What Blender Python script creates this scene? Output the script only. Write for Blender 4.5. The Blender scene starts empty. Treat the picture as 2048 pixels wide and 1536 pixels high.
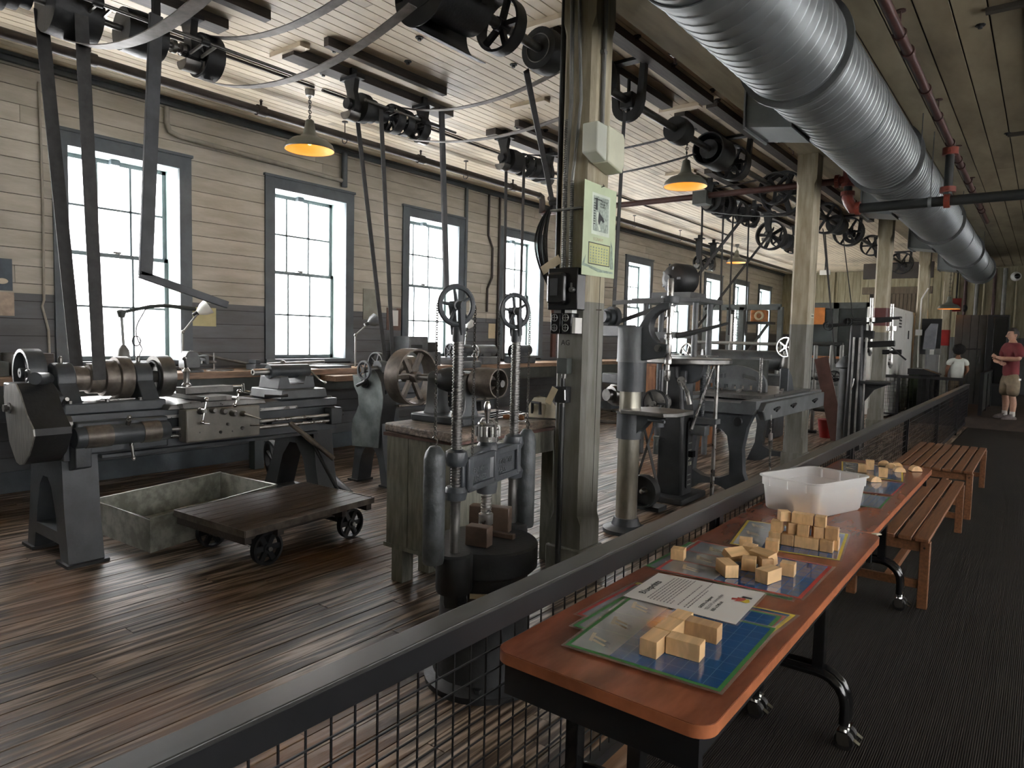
import bpy, math, random
from math import sin, cos, pi, radians, sqrt, atan2
from mathutils import Vector, Matrix
random.seed(7)
sc = bpy.context.scene
COL = sc.collection

# ---------------------------------------------------------------- camera
FPX = 1380.0
YAW, PIT, ROL = radians(37.6), radians(4.0), radians(1.39)
CAM = Vector((0, 0, 1.6))
_f = Vector((-sin(YAW) * cos(PIT), cos(YAW) * cos(PIT), -sin(PIT)))
_r = Vector((cos(YAW), sin(YAW), 0))
_u = _r.cross(_f)
R2 = _r * cos(ROL) + _u * sin(ROL)
U2 = -_r * sin(ROL) + _u * cos(ROL)
cam = bpy.data.cameras.new('camera')
cam.sensor_width = 36
cam.sensor_fit = 'HORIZONTAL'
cam.lens = FPX / 2048 * 36
cam.clip_start = 0.05
camo = bpy.data.objects.new('camera', cam)
COL.objects.link(camo)
camo.matrix_world = Matrix(((R2.x, U2.x, -_f.x, CAM.x), (R2.y, U2.y, -_f.y, CAM.y), (R2.z, U2.z, -_f.z, CAM.z), (0, 0, 0, 1)))
sc.camera = camo


def ray(px, py):
    return R2 * ((px - 1024) / FPX) - U2 * ((py - 768) / FPX) + _f


def Zp(px, py, z):
    d = ray(px, py)
    return CAM + d * ((z - CAM.z) / d.z)


def Xp(px, py, x):
    d = ray(px, py)
    return CAM + d * (x / d.x)


def Yp(px, py, y):
    d = ray(px, py)
    return CAM + d * (y / d.y)


# ---------------------------------------------------------------- world, exposure
w = bpy.data.worlds.new('overcast_sky')
sc.world = w
w.use_nodes = True
bg = w.node_tree.nodes['Background']
bg.inputs[0].default_value = (0.98, 0.985, 1.0, 1)
bg.inputs[1].default_value = 12.5
sc.view_settings.view_transform = 'Standard'
sc.view_settings.look = 'None'
sc.view_settings.gamma = 1
sc.view_settings.use_curve_mapping = False
sc.view_settings.exposure = 2.45
sc.cycles.use_denoising = True
sc.cycles.max_bounces = 10
sc.cycles.diffuse_bounces = 5
sc.cycles.glossy_bounces = 4
sc.cycles.transparent_max_bounces = 12
sc.cycles.sample_clamp_indirect = 8
sc.cycles.caustics_reflective = False
sc.cycles.caustics_refractive = False

WX = -7.7          # inner face of the long window wall
CEIL = 4.07
WY0, WDY, WW = 2.65, 2.297, 1.33
SILL, HEAD = 1.235, 3.466
RX = 5.2           # inner face of the opposite wall
YB, YE = -3.0, 26.0


def portal(x, yc, zc, sy, sz, face):
    l = bpy.data.lights.new('window_portal', 'AREA')
    l.shape = 'RECTANGLE'
    l.size = sy
    l.size_y = sz
    l.cycles.is_portal = True
    o = bpy.data.objects.new('window_portal', l)
    COL.objects.link(o)
    o.location = (x, yc, zc)
    o.rotation_euler = (radians(90), 0, radians(-90 if face > 0 else 90))


WINS = [WY0 + WDY * i for i in range(-1, 10)]
for y in WINS:
    portal(WX - 0.42, y + WW / 2, (SILL + HEAD) / 2, WW, HEAD - SILL, 1)
RWINS = [-2.2, 0.2, 2.6, 5.0, 8.6, 12.2, 15.8]
for y in RWINS:
    portal(RX + 0.42, y + WW / 2, (SILL + HEAD) / 2, WW, HEAD - SILL, -1)

# ---------------------------------------------------------------- materials
MATS = {}


def nn(nt, t, **kw):
    n = nt.nodes.new(t)
    for k, v in kw.items():
        setattr(n, k, v)
    return n


def mat(name, c, rough=0.5, metal=0.0, var=0.18, scale=6.0, bump=0.0, bscale=40.0, stretch=None, c2=None, spec=0.5, coat=0.0, world=False, thr=(0.35, 0.7), rvar=0.0, detail=4.0):
    """noise-varied paint, metal or wood; c2 = second colour, stretch = grain"""
    if name in MATS:
        return MATS[name]
    m = bpy.data.materials.new(name)
    m.use_nodes = True
    nt = m.node_tree
    b = nt.nodes['Principled BSDF']
    L = nt.links.new
    b.inputs['Roughness'].default_value = rough
    b.inputs['Metallic'].default_value = metal
    b.inputs['Specular IOR Level'].default_value = spec
    b.inputs['Coat Weight'].default_value = coat
    if world:
        g = nn(nt, 'ShaderNodeNewGeometry')
        src = g.outputs['Position']
    else:
        g = nn(nt, 'ShaderNodeTexCoord')
        src = g.outputs['Object']
    oi = nn(nt, 'ShaderNodeObjectInfo')
    ad = nn(nt, 'ShaderNodeVectorMath', operation='ADD')
    mu = nn(nt, 'ShaderNodeVectorMath', operation='SCALE')
    cmb = nn(nt, 'ShaderNodeCombineXYZ')
    for i in range(3):
        L(oi.outputs['Random'], cmb.inputs[i])
    L(cmb.outputs[0], mu.inputs[0])
    mu.inputs['Scale'].default_value = 37.0
    mp = nn(nt, 'ShaderNodeMapping')
    L(src, mp.inputs[0])
    mp.inputs['Scale'].default_value = stretch or (1, 1, 1)
    L(mp.outputs[0], ad.inputs[0])
    L(mu.outputs[0], ad.inputs[1])
    no = nn(nt, 'ShaderNodeTexNoise')
    L(ad.outputs[0], no.inputs['Vector'])
    no.inputs['Scale'].default_value = scale
    no.inputs['Detail'].default_value = detail
    no.inputs['Roughness'].default_value = 0.6
    ramp = nn(nt, 'ShaderNodeValToRGB')
    L(no.outputs[0], ramp.inputs[0])
    e = ramp.color_ramp.elements
    e[0].position, e[1].position = thr
    lo = [max(0, x * (1 - var)) for x in c] if c2 is None else c2
    hi = [min(1, x * (1 + var)) for x in c] if c2 is None else c
    e[0].color = (*lo, 1)
    e[1].color = (*hi, 1)
    L(ramp.outputs[0], b.inputs['Base Color'])
    if rvar:
        mr = nn(nt, 'ShaderNodeMapRange')
        L(no.outputs[0], mr.inputs[0])
        mr.inputs[1].default_value, mr.inputs[2].default_value = 0.3, 0.7
        mr.inputs[3].default_value, mr.inputs[4].default_value = max(0.05, rough - rvar), min(1, rough + rvar)
        L(mr.outputs[0], b.inputs['Roughness'])
    if bump:
        n2 = nn(nt, 'ShaderNodeTexNoise')
        L(ad.outputs[0], n2.inputs['Vector'])
        n2.inputs['Scale'].default_value = bscale
        n2.inputs['Detail'].default_value = 3
        bu = nn(nt, 'ShaderNodeBump')
        bu.inputs['Strength'].default_value = bump
        bu.inputs['Distance'].default_value = 0.01
        L(n2.outputs[0], bu.inputs['Height'])
        L(bu.outputs[0], b.inputs['Normal'])
    MATS[name] = m
    m['base'] = True
    return m


def split_paint(name, top, low, z, rough=0.55, bump=0.15, stretch=(2, 2, 2), grime=0.25, scale=3.0):
    """paint that changes colour at height z, with grime of its own shape"""
    m = mat(name, (1, 1, 1), rough, 0, var=0, scale=scale, bump=bump, bscale=25, stretch=stretch, world=True)
    nt = m.node_tree
    L = nt.links.new
    b = nt.nodes['Principled BSDF']
    g = nn(nt, 'ShaderNodeNewGeometry')
    sp = nn(nt, 'ShaderNodeSeparateXYZ')
    L(g.outputs['Position'], sp.inputs[0])
    gt = nn(nt, 'ShaderNodeMath', operation='GREATER_THAN')
    L(sp.outputs[2], gt.inputs[0])
    gt.inputs[1].default_value = z
    mx = nn(nt, 'ShaderNodeMix', data_type='RGBA')
    L(gt.outputs[0], mx.inputs[0])
    mx.inputs[6].default_value = (*low, 1)
    mx.inputs[7].default_value = (*top, 1)
    ramp = [n for n in nt.nodes if n.type == 'VALTORGB'][0]
    ramp.color_ramp.elements[0].color = (1 - grime, 1 - grime * 1.05, 1 - grime * 1.25, 1)
    ramp.color_ramp.elements[1].color = (1, 1, 1, 1)
    mm = nn(nt, 'ShaderNodeMix', data_type='RGBA', blend_type='MULTIPLY')
    mm.inputs[0].default_value = 1
    L(mx.outputs[2], mm.inputs[6])
    L(ramp.outputs[0], mm.inputs[7])
    oi = nn(nt, 'ShaderNodeObjectInfo')
    mr = nn(nt, 'ShaderNodeMapRange')
    L(oi.outputs['Random'], mr.inputs[0])
    mr.inputs[3].default_value, mr.inputs[4].default_value = 0.88, 1.06
    m3 = nn(nt, 'ShaderNodeMix', data_type='RGBA', blend_type='MULTIPLY')
    m3.inputs[0].default_value = 1
    L(mm.outputs[2], m3.inputs[6])
    L(mr.outputs[0], m3.inputs[7])
    L(m3.outputs[2], b.inputs['Base Color'])
    return m


def emis(name, c, s):
    m = bpy.data.materials.new(name)
    m.use_nodes = True
    b = m.node_tree.nodes['Principled BSDF']
    b.inputs['Base Color'].default_value = (*c, 1)
    b.inputs['Emission Color'].default_value = (*c, 1)
    b.inputs['Emission Strength'].default_value = s
    MATS[name] = m
    return m


def plank_mat(name, dark, light, tint, rough, gscale=(60, 2.2, 60), bump=0.5, var=0.35):
    """weathered boards: long grain, each board its own tone"""
    m = bpy.data.materials.new(name)
    m.use_nodes = True
    nt = m.node_tree
    L = nt.links.new
    b = nt.nodes['Principled BSDF']
    g = nn(nt, 'ShaderNodeNewGeometry')
    oi = nn(nt, 'ShaderNodeObjectInfo')
    cmb = nn(nt, 'ShaderNodeCombineXYZ')
    for i in range(3):
        L(oi.outputs['Random'], cmb.inputs[i])
    sc_ = nn(nt, 'ShaderNodeVectorMath', operation='SCALE')
    L(cmb.outputs[0], sc_.inputs[0])
    sc_.inputs['Scale'].default_value = 91
    mp = nn(nt, 'ShaderNodeMapping')
    L(g.outputs['Position'], mp.inputs[0])
    mp.inputs['Scale'].default_value = gscale
    ad = nn(nt, 'ShaderNodeVectorMath', operation='ADD')
    L(mp.outputs[0], ad.inputs[0])
    L(sc_.outputs[0], ad.inputs[1])
    n1 = nn(nt, 'ShaderNodeTexNoise')
    L(ad.outputs[0], n1.inputs['Vector'])
    n1.inputs['Scale'].default_value = 1.0
    n1.inputs['Detail'].default_value = 5
    n1.inputs['Roughness'].default_value = 0.65
    n1.inputs['Distortion'].default_value = 1.2
    mp2 = nn(nt, 'ShaderNodeMapping')
    L(g.outputs['Position'], mp2.inputs[0])
    mp2.inputs['Scale'].default_value = (14, 0.9, 14)
    ad2 = nn(nt, 'ShaderNodeVectorMath', operation='ADD')
    L(mp2.outputs[0], ad2.inputs[0])
    L(sc_.outputs[0], ad2.inputs[1])
    wv = nn(nt, 'ShaderNodeTexNoise')
    L(ad2.outputs[0], wv.inputs['Vector'])
    wv.inputs['Scale'].default_value = 1.0
    wv.inputs['Detail'].default_value = 1.5
    # ring-like cathedral grain
    mm = nn(nt, 'ShaderNodeMath', operation='MULTIPLY')
    L(wv.outputs[0], mm.inputs[0])
    mm.inputs[1].default_value = 26.0
    sn = nn(nt, 'ShaderNodeMath', operation='SINE')
    L(mm.outputs[0], sn.inputs[0])
    mr = nn(nt, 'ShaderNodeMapRange')
    L(sn.outputs[0], mr.inputs[0])
    mr.inputs[1].default_value, mr.inputs[2].default_value = -1, 1
    mx0 = nn(nt, 'ShaderNodeMix', data_type='FLOAT')
    mx0.inputs[0].default_value = 0.55
    L(mr.outputs[0], mx0.inputs[2])
    L(n1.outputs[0], mx0.inputs[3])
    ramp = nn(nt, 'ShaderNodeValToRGB')
    L(mx0.outputs[0], ramp.inputs[0])
    e = ramp.color_ramp.elements
    e[0].position, e[1].position = 0.24, 0.80
    e[0].color, e[1].color = (*dark, 1), (*light, 1)
    me_ = ramp.color_ramp.elements.new(0.55)
    me_.color = (dark[0] * .45 + light[0] * .27, dark[1] * .45 + light[1] * .25, dark[2] * .45 + light[2] * .22, 1)
    b.inputs['Specular IOR Level'].default_value = 0.4
    n3 = nn(nt, 'ShaderNodeTexNoise')
    L(g.outputs['Position'], n3.inputs['Vector'])
    n3.inputs['Scale'].default_value = 1.1
    r3 = nn(nt, 'ShaderNodeMapRange')
    L(n3.outputs[0], r3.inputs[0])
    r3.inputs[1].default_value, r3.inputs[2].default_value = 0.52, 0.72
    mt = nn(nt, 'ShaderNodeMix', data_type='RGBA')
    L(r3.outputs[0], mt.inputs[0])
    L(ramp.outputs[0], mt.inputs[6])
    mt.inputs[7].default_value = (*tint, 1)
    rr = nn(nt, 'ShaderNodeMapRange')
    L(oi.outputs['Random'], rr.inputs[0])
    rr.inputs[3].default_value, rr.inputs[4].default_value = 1 - var, 1 + var * 0.6
    m3 = nn(nt, 'ShaderNodeMix', data_type='RGBA', blend_type='MULTIPLY')
    m3.inputs[0].default_value = 1
    L(mt.outputs[2], m3.inputs[6])
    L(rr.outputs[0], m3.inputs[7])
    L(m3.outputs[2], b.inputs['Base Color'])
    rm = nn(nt, 'ShaderNodeMapRange')
    L(mx0.outputs[0], rm.inputs[0])
    rm.inputs[3].default_value, rm.inputs[4].default_value = rough + 0.16, rough - 0.08
    L(rm.outputs[0], b.inputs['Roughness'])
    bu = nn(nt, 'ShaderNodeBump')
    bu.inputs['Strength'].default_value = bump
    bu.inputs['Distance'].default_value = 0.004
    L(mx0.outputs[0], bu.inputs['Height'])
    L(bu.outputs[0], b.inputs['Normal'])
    MATS[name] = m
    return m


# paints, metals, woods
IRON = mat('dark_iron_paint', (0.050, 0.056, 0.062), 0.42, 0.0, var=0.3, scale=5, bump=0.12, bscale=60, spec=0.6)
IRON2 = mat('black_iron', (0.016, 0.017, 0.018), 0.5, 0.0, var=0.3, scale=6, bump=0.15, bscale=50)
GREYI = mat('grey_machine_paint', (0.11, 0.118, 0.122), 0.42, 0.0, var=0.25, scale=5, bump=0.1, bscale=50)
STEEL = mat('worn_steel', (0.42, 0.41, 0.39), 0.3, 0.9, var=0.25, scale=9, rvar=0.1)
DSTEEL = mat('oiled_steel', (0.19, 0.185, 0.175), 0.36, 0.85, var=0.3, scale=9, rvar=0.1)
RUSTY = mat('browned_steel', (0.165, 0.142, 0.12), 0.45, 0.6, var=0.35, scale=12, bump=0.1)
CHROME = mat('polished_steel', (0.6, 0.6, 0.58), 0.2, 1.0, var=0.1, scale=8)
BRASS = mat('bronze', (0.32, 0.22, 0.11), 0.35, 0.85, var=0.25, scale=9)
GALV = mat('galvanised_sheet', (0.46, 0.46, 0.41), 0.45, 0.4, var=0.35, scale=9, c2=(0.25, 0.255, 0.22), thr=(0.4, 0.62), rvar=0.1)
DUCT = mat('spiral_duct_zinc', (0.27, 0.29, 0.295), 0.42, 0.75, var=0.12, scale=4, rvar=0.06)
DUCTF = mat('duct_flange_dark', (0.10, 0.105, 0.105), 0.5, 0.3, var=0.2)
BELT = mat('leather_belt_dark', (0.035, 0.034, 0.033), 0.62, 0, var=0.3, scale=14)
BELTG = mat('leather_belt_grey', (0.21, 0.19, 0.17), 0.6, 0, var=0.3, scale=10)
WOODK = mat('dark_oiled_wood', (0.075, 0.048, 0.032), 0.42, 0, var=0.45, scale=2, stretch=(30, 2.5, 30), bump=0.3, bscale=3)
WOODST = mat('dark_stained_timber', (0.055, 0.045, 0.038), 0.6, 0, var=0.35, scale=3, stretch=(20, 1.5, 20))
BOARDK = mat('wood_bench_top', (0.26, 0.165, 0.105), 0.38, 0, var=0.35, scale=2.5, stretch=(20, 2, 20))
BOARDG = mat('worn_bench_top', (0.20, 0.155, 0.12), 0.6, 0, var=0.6, scale=6, stretch=(6, 2, 6), bump=0.5, bscale=12)
GRNP = mat('olive_grey_paint', (0.22, 0.22, 0.18), 0.55, 0, var=0.3, scale=4, stretch=(9, 9, 1.5), bump=0.2, bscale=14)
WALLP = split_paint('wall_board_paint', (0.53, 0.50, 0.435), (0.13, 0.136, 0.148), 1.89, stretch=(1, 0.6, 3))
COLP = split_paint('column_paint', (0.46, 0.41, 0.30), (0.215, 0.215, 0.19), 1.83, stretch=(5, 5, 0.8), grime=0.4)
ENDP = split_paint('end_wall_paint', (0.40, 0.36, 0.24), (0.12, 0.125, 0.135), 1.9, stretch=(6, 6, 0.6), grime=0.4)
TRIMP = mat('window_casing_paint', (0.095, 0.115, 0.13), 0.5, 0, var=0.2, scale=4, bump=0.1)
REVP = mat('pale_reveal_paint', (0.42, 0.52, 0.50), 0.5, 0, var=0.15, scale=3)
SASHP = mat('sash_paint', (0.12, 0.145, 0.15), 0.5, 0, var=0.2, scale=5)
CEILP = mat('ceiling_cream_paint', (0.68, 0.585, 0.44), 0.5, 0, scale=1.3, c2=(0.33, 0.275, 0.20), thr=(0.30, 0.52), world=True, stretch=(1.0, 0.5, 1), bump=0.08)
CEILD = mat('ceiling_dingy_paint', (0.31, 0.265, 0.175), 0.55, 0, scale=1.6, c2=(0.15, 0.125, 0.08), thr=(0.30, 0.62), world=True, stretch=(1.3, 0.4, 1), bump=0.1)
DARKGAP = mat('dark_joint', (0.02, 0.017, 0.014), 0.9, 0, var=0.1)
LAMIN = mat('cherry_laminate', (0.245, 0.075, 0.035), 0.27, 0, var=0.3, scale=2.2, stretch=(5, 1.2, 5), spec=0.5)
LAMEDGE = mat('cherry_edge_band', (0.36, 0.12, 0.05), 0.35, 0, var=0.25, scale=7, bump=0.1)
BLKP = mat('black_powder_coat', (0.011, 0.011, 0.012), 0.35, 0, var=0.2)
BLKG = mat('gloss_black_tube', (0.008, 0.008, 0.008), 0.12, 0, var=0.1)
RUBB = mat('black_rubber', (0.014, 0.013, 0.012), 0.6, 0, var=0.2)
RAILM = mat('railing_grey_paint', (0.042, 0.042, 0.039), 0.34, 0, var=0.25, scale=3, stretch=(3, .4, 3))
TEAK = mat('teak_slats', (0.19, 0.08, 0.034), 0.45, 0, var=0.3, scale=2, stretch=(30, 2, 30))
BLOCKW = mat('maple_block', (0.70, 0.455, 0.225), 0.45, 0, var=0.16, scale=5, stretch=(9, 1, 3), detail=2.0)
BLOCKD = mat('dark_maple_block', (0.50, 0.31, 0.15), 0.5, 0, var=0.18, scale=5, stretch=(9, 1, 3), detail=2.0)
REDP = mat('red_pipe_fitting', (0.21, 0.045, 0.028), 0.35, 0, var=0.2)
MAROON = mat('maroon_pipe', (0.055, 0.02, 0.016), 0.45, 0, var=0.25)
PIPEK = mat('black_pipe', (0.022, 0.024, 0.023), 0.4, 0, var=0.2)
PIPEB = mat('brown_pipe', (0.05, 0.04, 0.036), 0.5, 0, var=0.25)
PIPEG = mat('conduit_grey', (0.20, 0.20, 0.185), 0.42, 0.3, var=0.2)
WHITEP = mat('white_enamel', (0.72, 0.72, 0.68), 0.4, 0, var=0.06)
IVORY = mat('ivory_plastic', (0.55, 0.55, 0.42), 0.45, 0, var=0.06)
PAPER = mat('paper_white', (0.72, 0.71, 0.68), 0.35, 0, var=0.05, scale=3)
PAPERY = mat('aged_paper', (0.55, 0.46, 0.30), 0.6, 0, var=0.15)
CALP = mat('calendar_card', (0.52, 0.60, 0.40), 0.6, 0, var=0.08, scale=5)
INK = mat('print_ink', (0.03, 0.035, 0.035), 0.6, 0, var=0.1)
INKG = mat('print_grey_green', (0.26, 0.33, 0.27), 0.6, 0, var=0.3, scale=40)
INKL = mat('print_light', (0.62, 0.68, 0.58), 0.6, 0, var=0.1)
REDI = mat('print_red', (0.45, 0.05, 0.04), 0.4, 0, var=0.1)
YELI = mat('print_yellow', (0.66, 0.50, 0.05), 0.4, 0, var=0.1)
GRNI = mat('print_green', (0.035, 0.20, 0.045), 0.35, 0, var=0.15)
BLUI = mat('print_blueprint_blue', (0.012, 0.085, 0.25), 0.14, 0, var=0.15, scale=3, coat=0.6)
BLUL = mat('print_grid_line', (0.10, 0.24, 0.42), 0.2, 0, var=0.05)
GRYI = mat('print_photo_grey', (0.26, 0.28, 0.31), 0.14, 0, var=0.2, scale=4, coat=0.6)
CREMI = mat('print_cream', (0.62, 0.55, 0.42), 0.3, 0, var=0.1)
NAVYI = mat('print_navy', (0.04, 0.05, 0.10), 0.3, 0, var=0.1)
BAKE = mat('black_bakelite', (0.012, 0.012, 0.013), 0.25, 0, var=0.2)
ENAM = mat('olive_enamel_shade', (0.12, 0.125, 0.10), 0.35, 0, var=0.15)
SHIN = mat('glow_tinted_lining', (0.80, 0.50, 0.20), 0.5, 0, var=0.05)  # pale lining; the bulb's orange glow is put into its base colour
REDB = mat('red_enamel', (0.30, 0.02, 0.018), 0.4, 0, var=0.15)
BRNP = mat('red_brown_board', (0.105, 0.05, 0.04), 0.55, 0, var=0.25)
BRICKO = mat('orange_varnished_wood', (0.30, 0.125, 0.05), 0.4, 0, var=0.35, scale=3, stretch=(10, 10, 1.5))
DGRN = mat('dark_green_grey', (0.06, 0.068, 0.062), 0.55, 0, var=0.25)
PLATE = mat('brushed_plate', (0.36, 0.355, 0.33), 0.42, 0.75, var=0.3, scale=5, stretch=(8, 8, 1.2), rvar=0.1)
SHEET = mat('dull_sheet_steel', (0.20, 0.225, 0.22), 0.4, 0.55, var=0.3, scale=6, rvar=0.08)
BULB = emis('lamp_bulb_glow', (1.0, 0.5, 0.12), .9)
FLOORM = plank_mat('weathered_floor_boards', (0.026, 0.014, 0.008), (0.42, 0.315, 0.235), (0.19, 0.088, 0.034), 0.34, gscale=(70, 2.6, 70), bump=0.8)


def clear_mat(name, col, alpha, rough=0.1, frost=0.0):
    m = bpy.data.materials.new(name)
    m.use_nodes = True
    nt = m.node_tree
    L = nt.links.new
    out = nt.nodes['Material Output']
    b = nt.nodes['Principled BSDF']
    b.inputs['Base Color'].default_value = (*col, 1)
    b.inputs['Roughness'].default_value = rough
    tr = nn(nt, 'ShaderNodeBsdfTransparent')
    mx = nn(nt, 'ShaderNodeMixShader')
    mx.inputs[0].default_value = alpha
    if frost:
        tl = nn(nt, 'ShaderNodeBsdfTranslucent')
        tl.inputs[0].default_value = (*col, 1)
        m2 = nn(nt, 'ShaderNodeMixShader')
        m2.inputs[0].default_value = frost
        L(b.outputs[0], m2.inputs[1])
        L(tl.outputs[0], m2.inputs[2])
        L(m2.outputs[0], mx.inputs[2])
    else:
        L(b.outputs[0], mx.inputs[2])
    L(tr.outputs[0], mx.inputs[1])
    L(mx.outputs[0], out.inputs[0])
    MATS[name] = m
    return m


FILM = clear_mat('clear_lamination_film', (0.6, 0.5, 0.42), 0.16, 0.12)
BINP = clear_mat('frosted_bin_plastic', (0.88, 0.88, 0.86), 0.5, 0.3, 0.45)
ACRY = clear_mat('clear_acrylic', (0.7, 0.72, 0.72), 0.14, 0.05)


def pane_mat():
    m = bpy.data.materials.new('textured_window_glass')
    m.use_nodes = True
    nt = m.node_tree
    L = nt.links.new
    out = nt.nodes['Material Output']
    nt.nodes.remove(nt.nodes['Principled BSDF'])
    g = nn(nt, 'ShaderNodeNewGeometry')
    mp = nn(nt, 'ShaderNodeMapping')
    L(g.outputs['Position'], mp.inputs[0])
    mp.inputs['Rotation'].default_value = (radians(45), 0, 0)
    ck = nn(nt, 'ShaderNodeTexVoronoi')
    L(mp.outputs[0], ck.inputs['Vector'])
    ck.inputs['Scale'].default_value = 70
    ck.inputs['Randomness'].default_value = 0.12
    no = nn(nt, 'ShaderNodeTexNoise')
    L(g.outputs['Position'], no.inputs['Vector'])
    no.inputs['Scale'].default_value = 1.5
    rm = nn(nt, 'ShaderNodeMapRange')
    L(ck.outputs['Distance'], rm.inputs[0])
    rm.inputs[1].default_value, rm.inputs[2].default_value = 0.0, 0.7
    rm.inputs[3].default_value, rm.inputs[4].default_value = 1.0, 0.55
    tl = nn(nt, 'ShaderNodeBsdfTranslucent')
    ramp = nn(nt, 'ShaderNodeValToRGB')
    L(no.outputs[0], ramp.inputs[0])
    ramp.color_ramp.elements[0].color = (0.70, 0.72, 0.76, 1)
    ramp.color_ramp.elements[1].color = (0.82, 0.79, 0.72, 1)
    mm = nn(nt, 'ShaderNodeMix', data_type='RGBA', blend_type='MULTIPLY')
    mm.inputs[0].default_value = 1
    L(ramp.outputs[0], mm.inputs[6])
    L(rm.outputs[0], mm.inputs[7])
    L(mm.outputs[2], tl.inputs[0])
    tr = nn(nt, 'ShaderNodeBsdfTransparent')
    tr.inputs[0].default_value = (0.58, 0.575, 0.58, 1)
    gl = nn(nt, 'ShaderNodeBsdfGlossy')
    gl.inputs['Roughness'].default_value = 0.15
    m1 = nn(nt, 'ShaderNodeMixShader')
    m1.inputs[0].default_value = 0.5
    L(tl.outputs[0], m1.inputs[1])
    L(tr.outputs[0], m1.inputs[2])
    m2 = nn(nt, 'ShaderNodeMixShader')
    m2.inputs[0].default_value = 0.04
    L(m1.outputs[0], m2.inputs[1])
    L(gl.outputs[0], m2.inputs[2])
    L(m2.outputs[0], out.inputs[0])
    return m


PANE = pane_mat()


def mat_ribbed():
    m = bpy.data.materials.new('ribbed_rubber_matting')
    m.use_nodes = True
    nt = m.node_tree
    L = nt.links.new
    b = nt.nodes['Principled BSDF']
    g = nn(nt, 'ShaderNodeNewGeometry')
    wv = nn(nt, 'ShaderNodeTexWave', wave_type='BANDS', bands_direction='X', wave_profile='SIN')
    L(g.outputs['Position'], wv.inputs['Vector'])
    wv.inputs['Scale'].default_value = 38
    wv.inputs['Distortion'].default_value = 0
    no = nn(nt, 'ShaderNodeTexNoise')
    L(g.outputs['Position'], no.inputs['Vector'])
    no.inputs['Scale'].default_value = 2.0
    ramp = nn(nt, 'ShaderNodeValToRGB')
    L(wv.outputs[0], ramp.inputs[0])
    ramp.color_ramp.elements[0].color = (0.006, 0.005, 0.004, 1)
    ramp.color_ramp.elements[1].color = (0.032, 0.024, 0.016, 1)
    mx = nn(nt, 'ShaderNodeMix', data_type='RGBA', blend_type='MULTIPLY')
    mx.inputs[0].default_value = 0.5
    L(ramp.outputs[0], mx.inputs[6])
    L(no.outputs[0], mx.inputs[7])
    L(mx.outputs[2], b.inputs['Base Color'])
    b.inputs['Roughness'].default_value = 0.85
    b.inputs['Specular IOR Level'].default_value = 0.2
    bu = nn(nt, 'ShaderNodeBump')
    bu.inputs['Strength'].default_value = 0.6
    bu.inputs['Distance'].default_value = 0.004
    L(wv.outputs[0], bu.inputs['Height'])
    L(bu.outputs[0], b.inputs['Normal'])
    return m


MATM = mat_ribbed()


# ---------------------------------------------------------------- mesh builder
def frame_of(d):
    d = Vector(d).normalized()
    a = Vector((0, 0, 1)) if abs(d.z) < 0.9 else Vector((1, 0, 0))
    u = d.cross(a).normalized()
    return u, d.cross(u).normalized(), d


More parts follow.
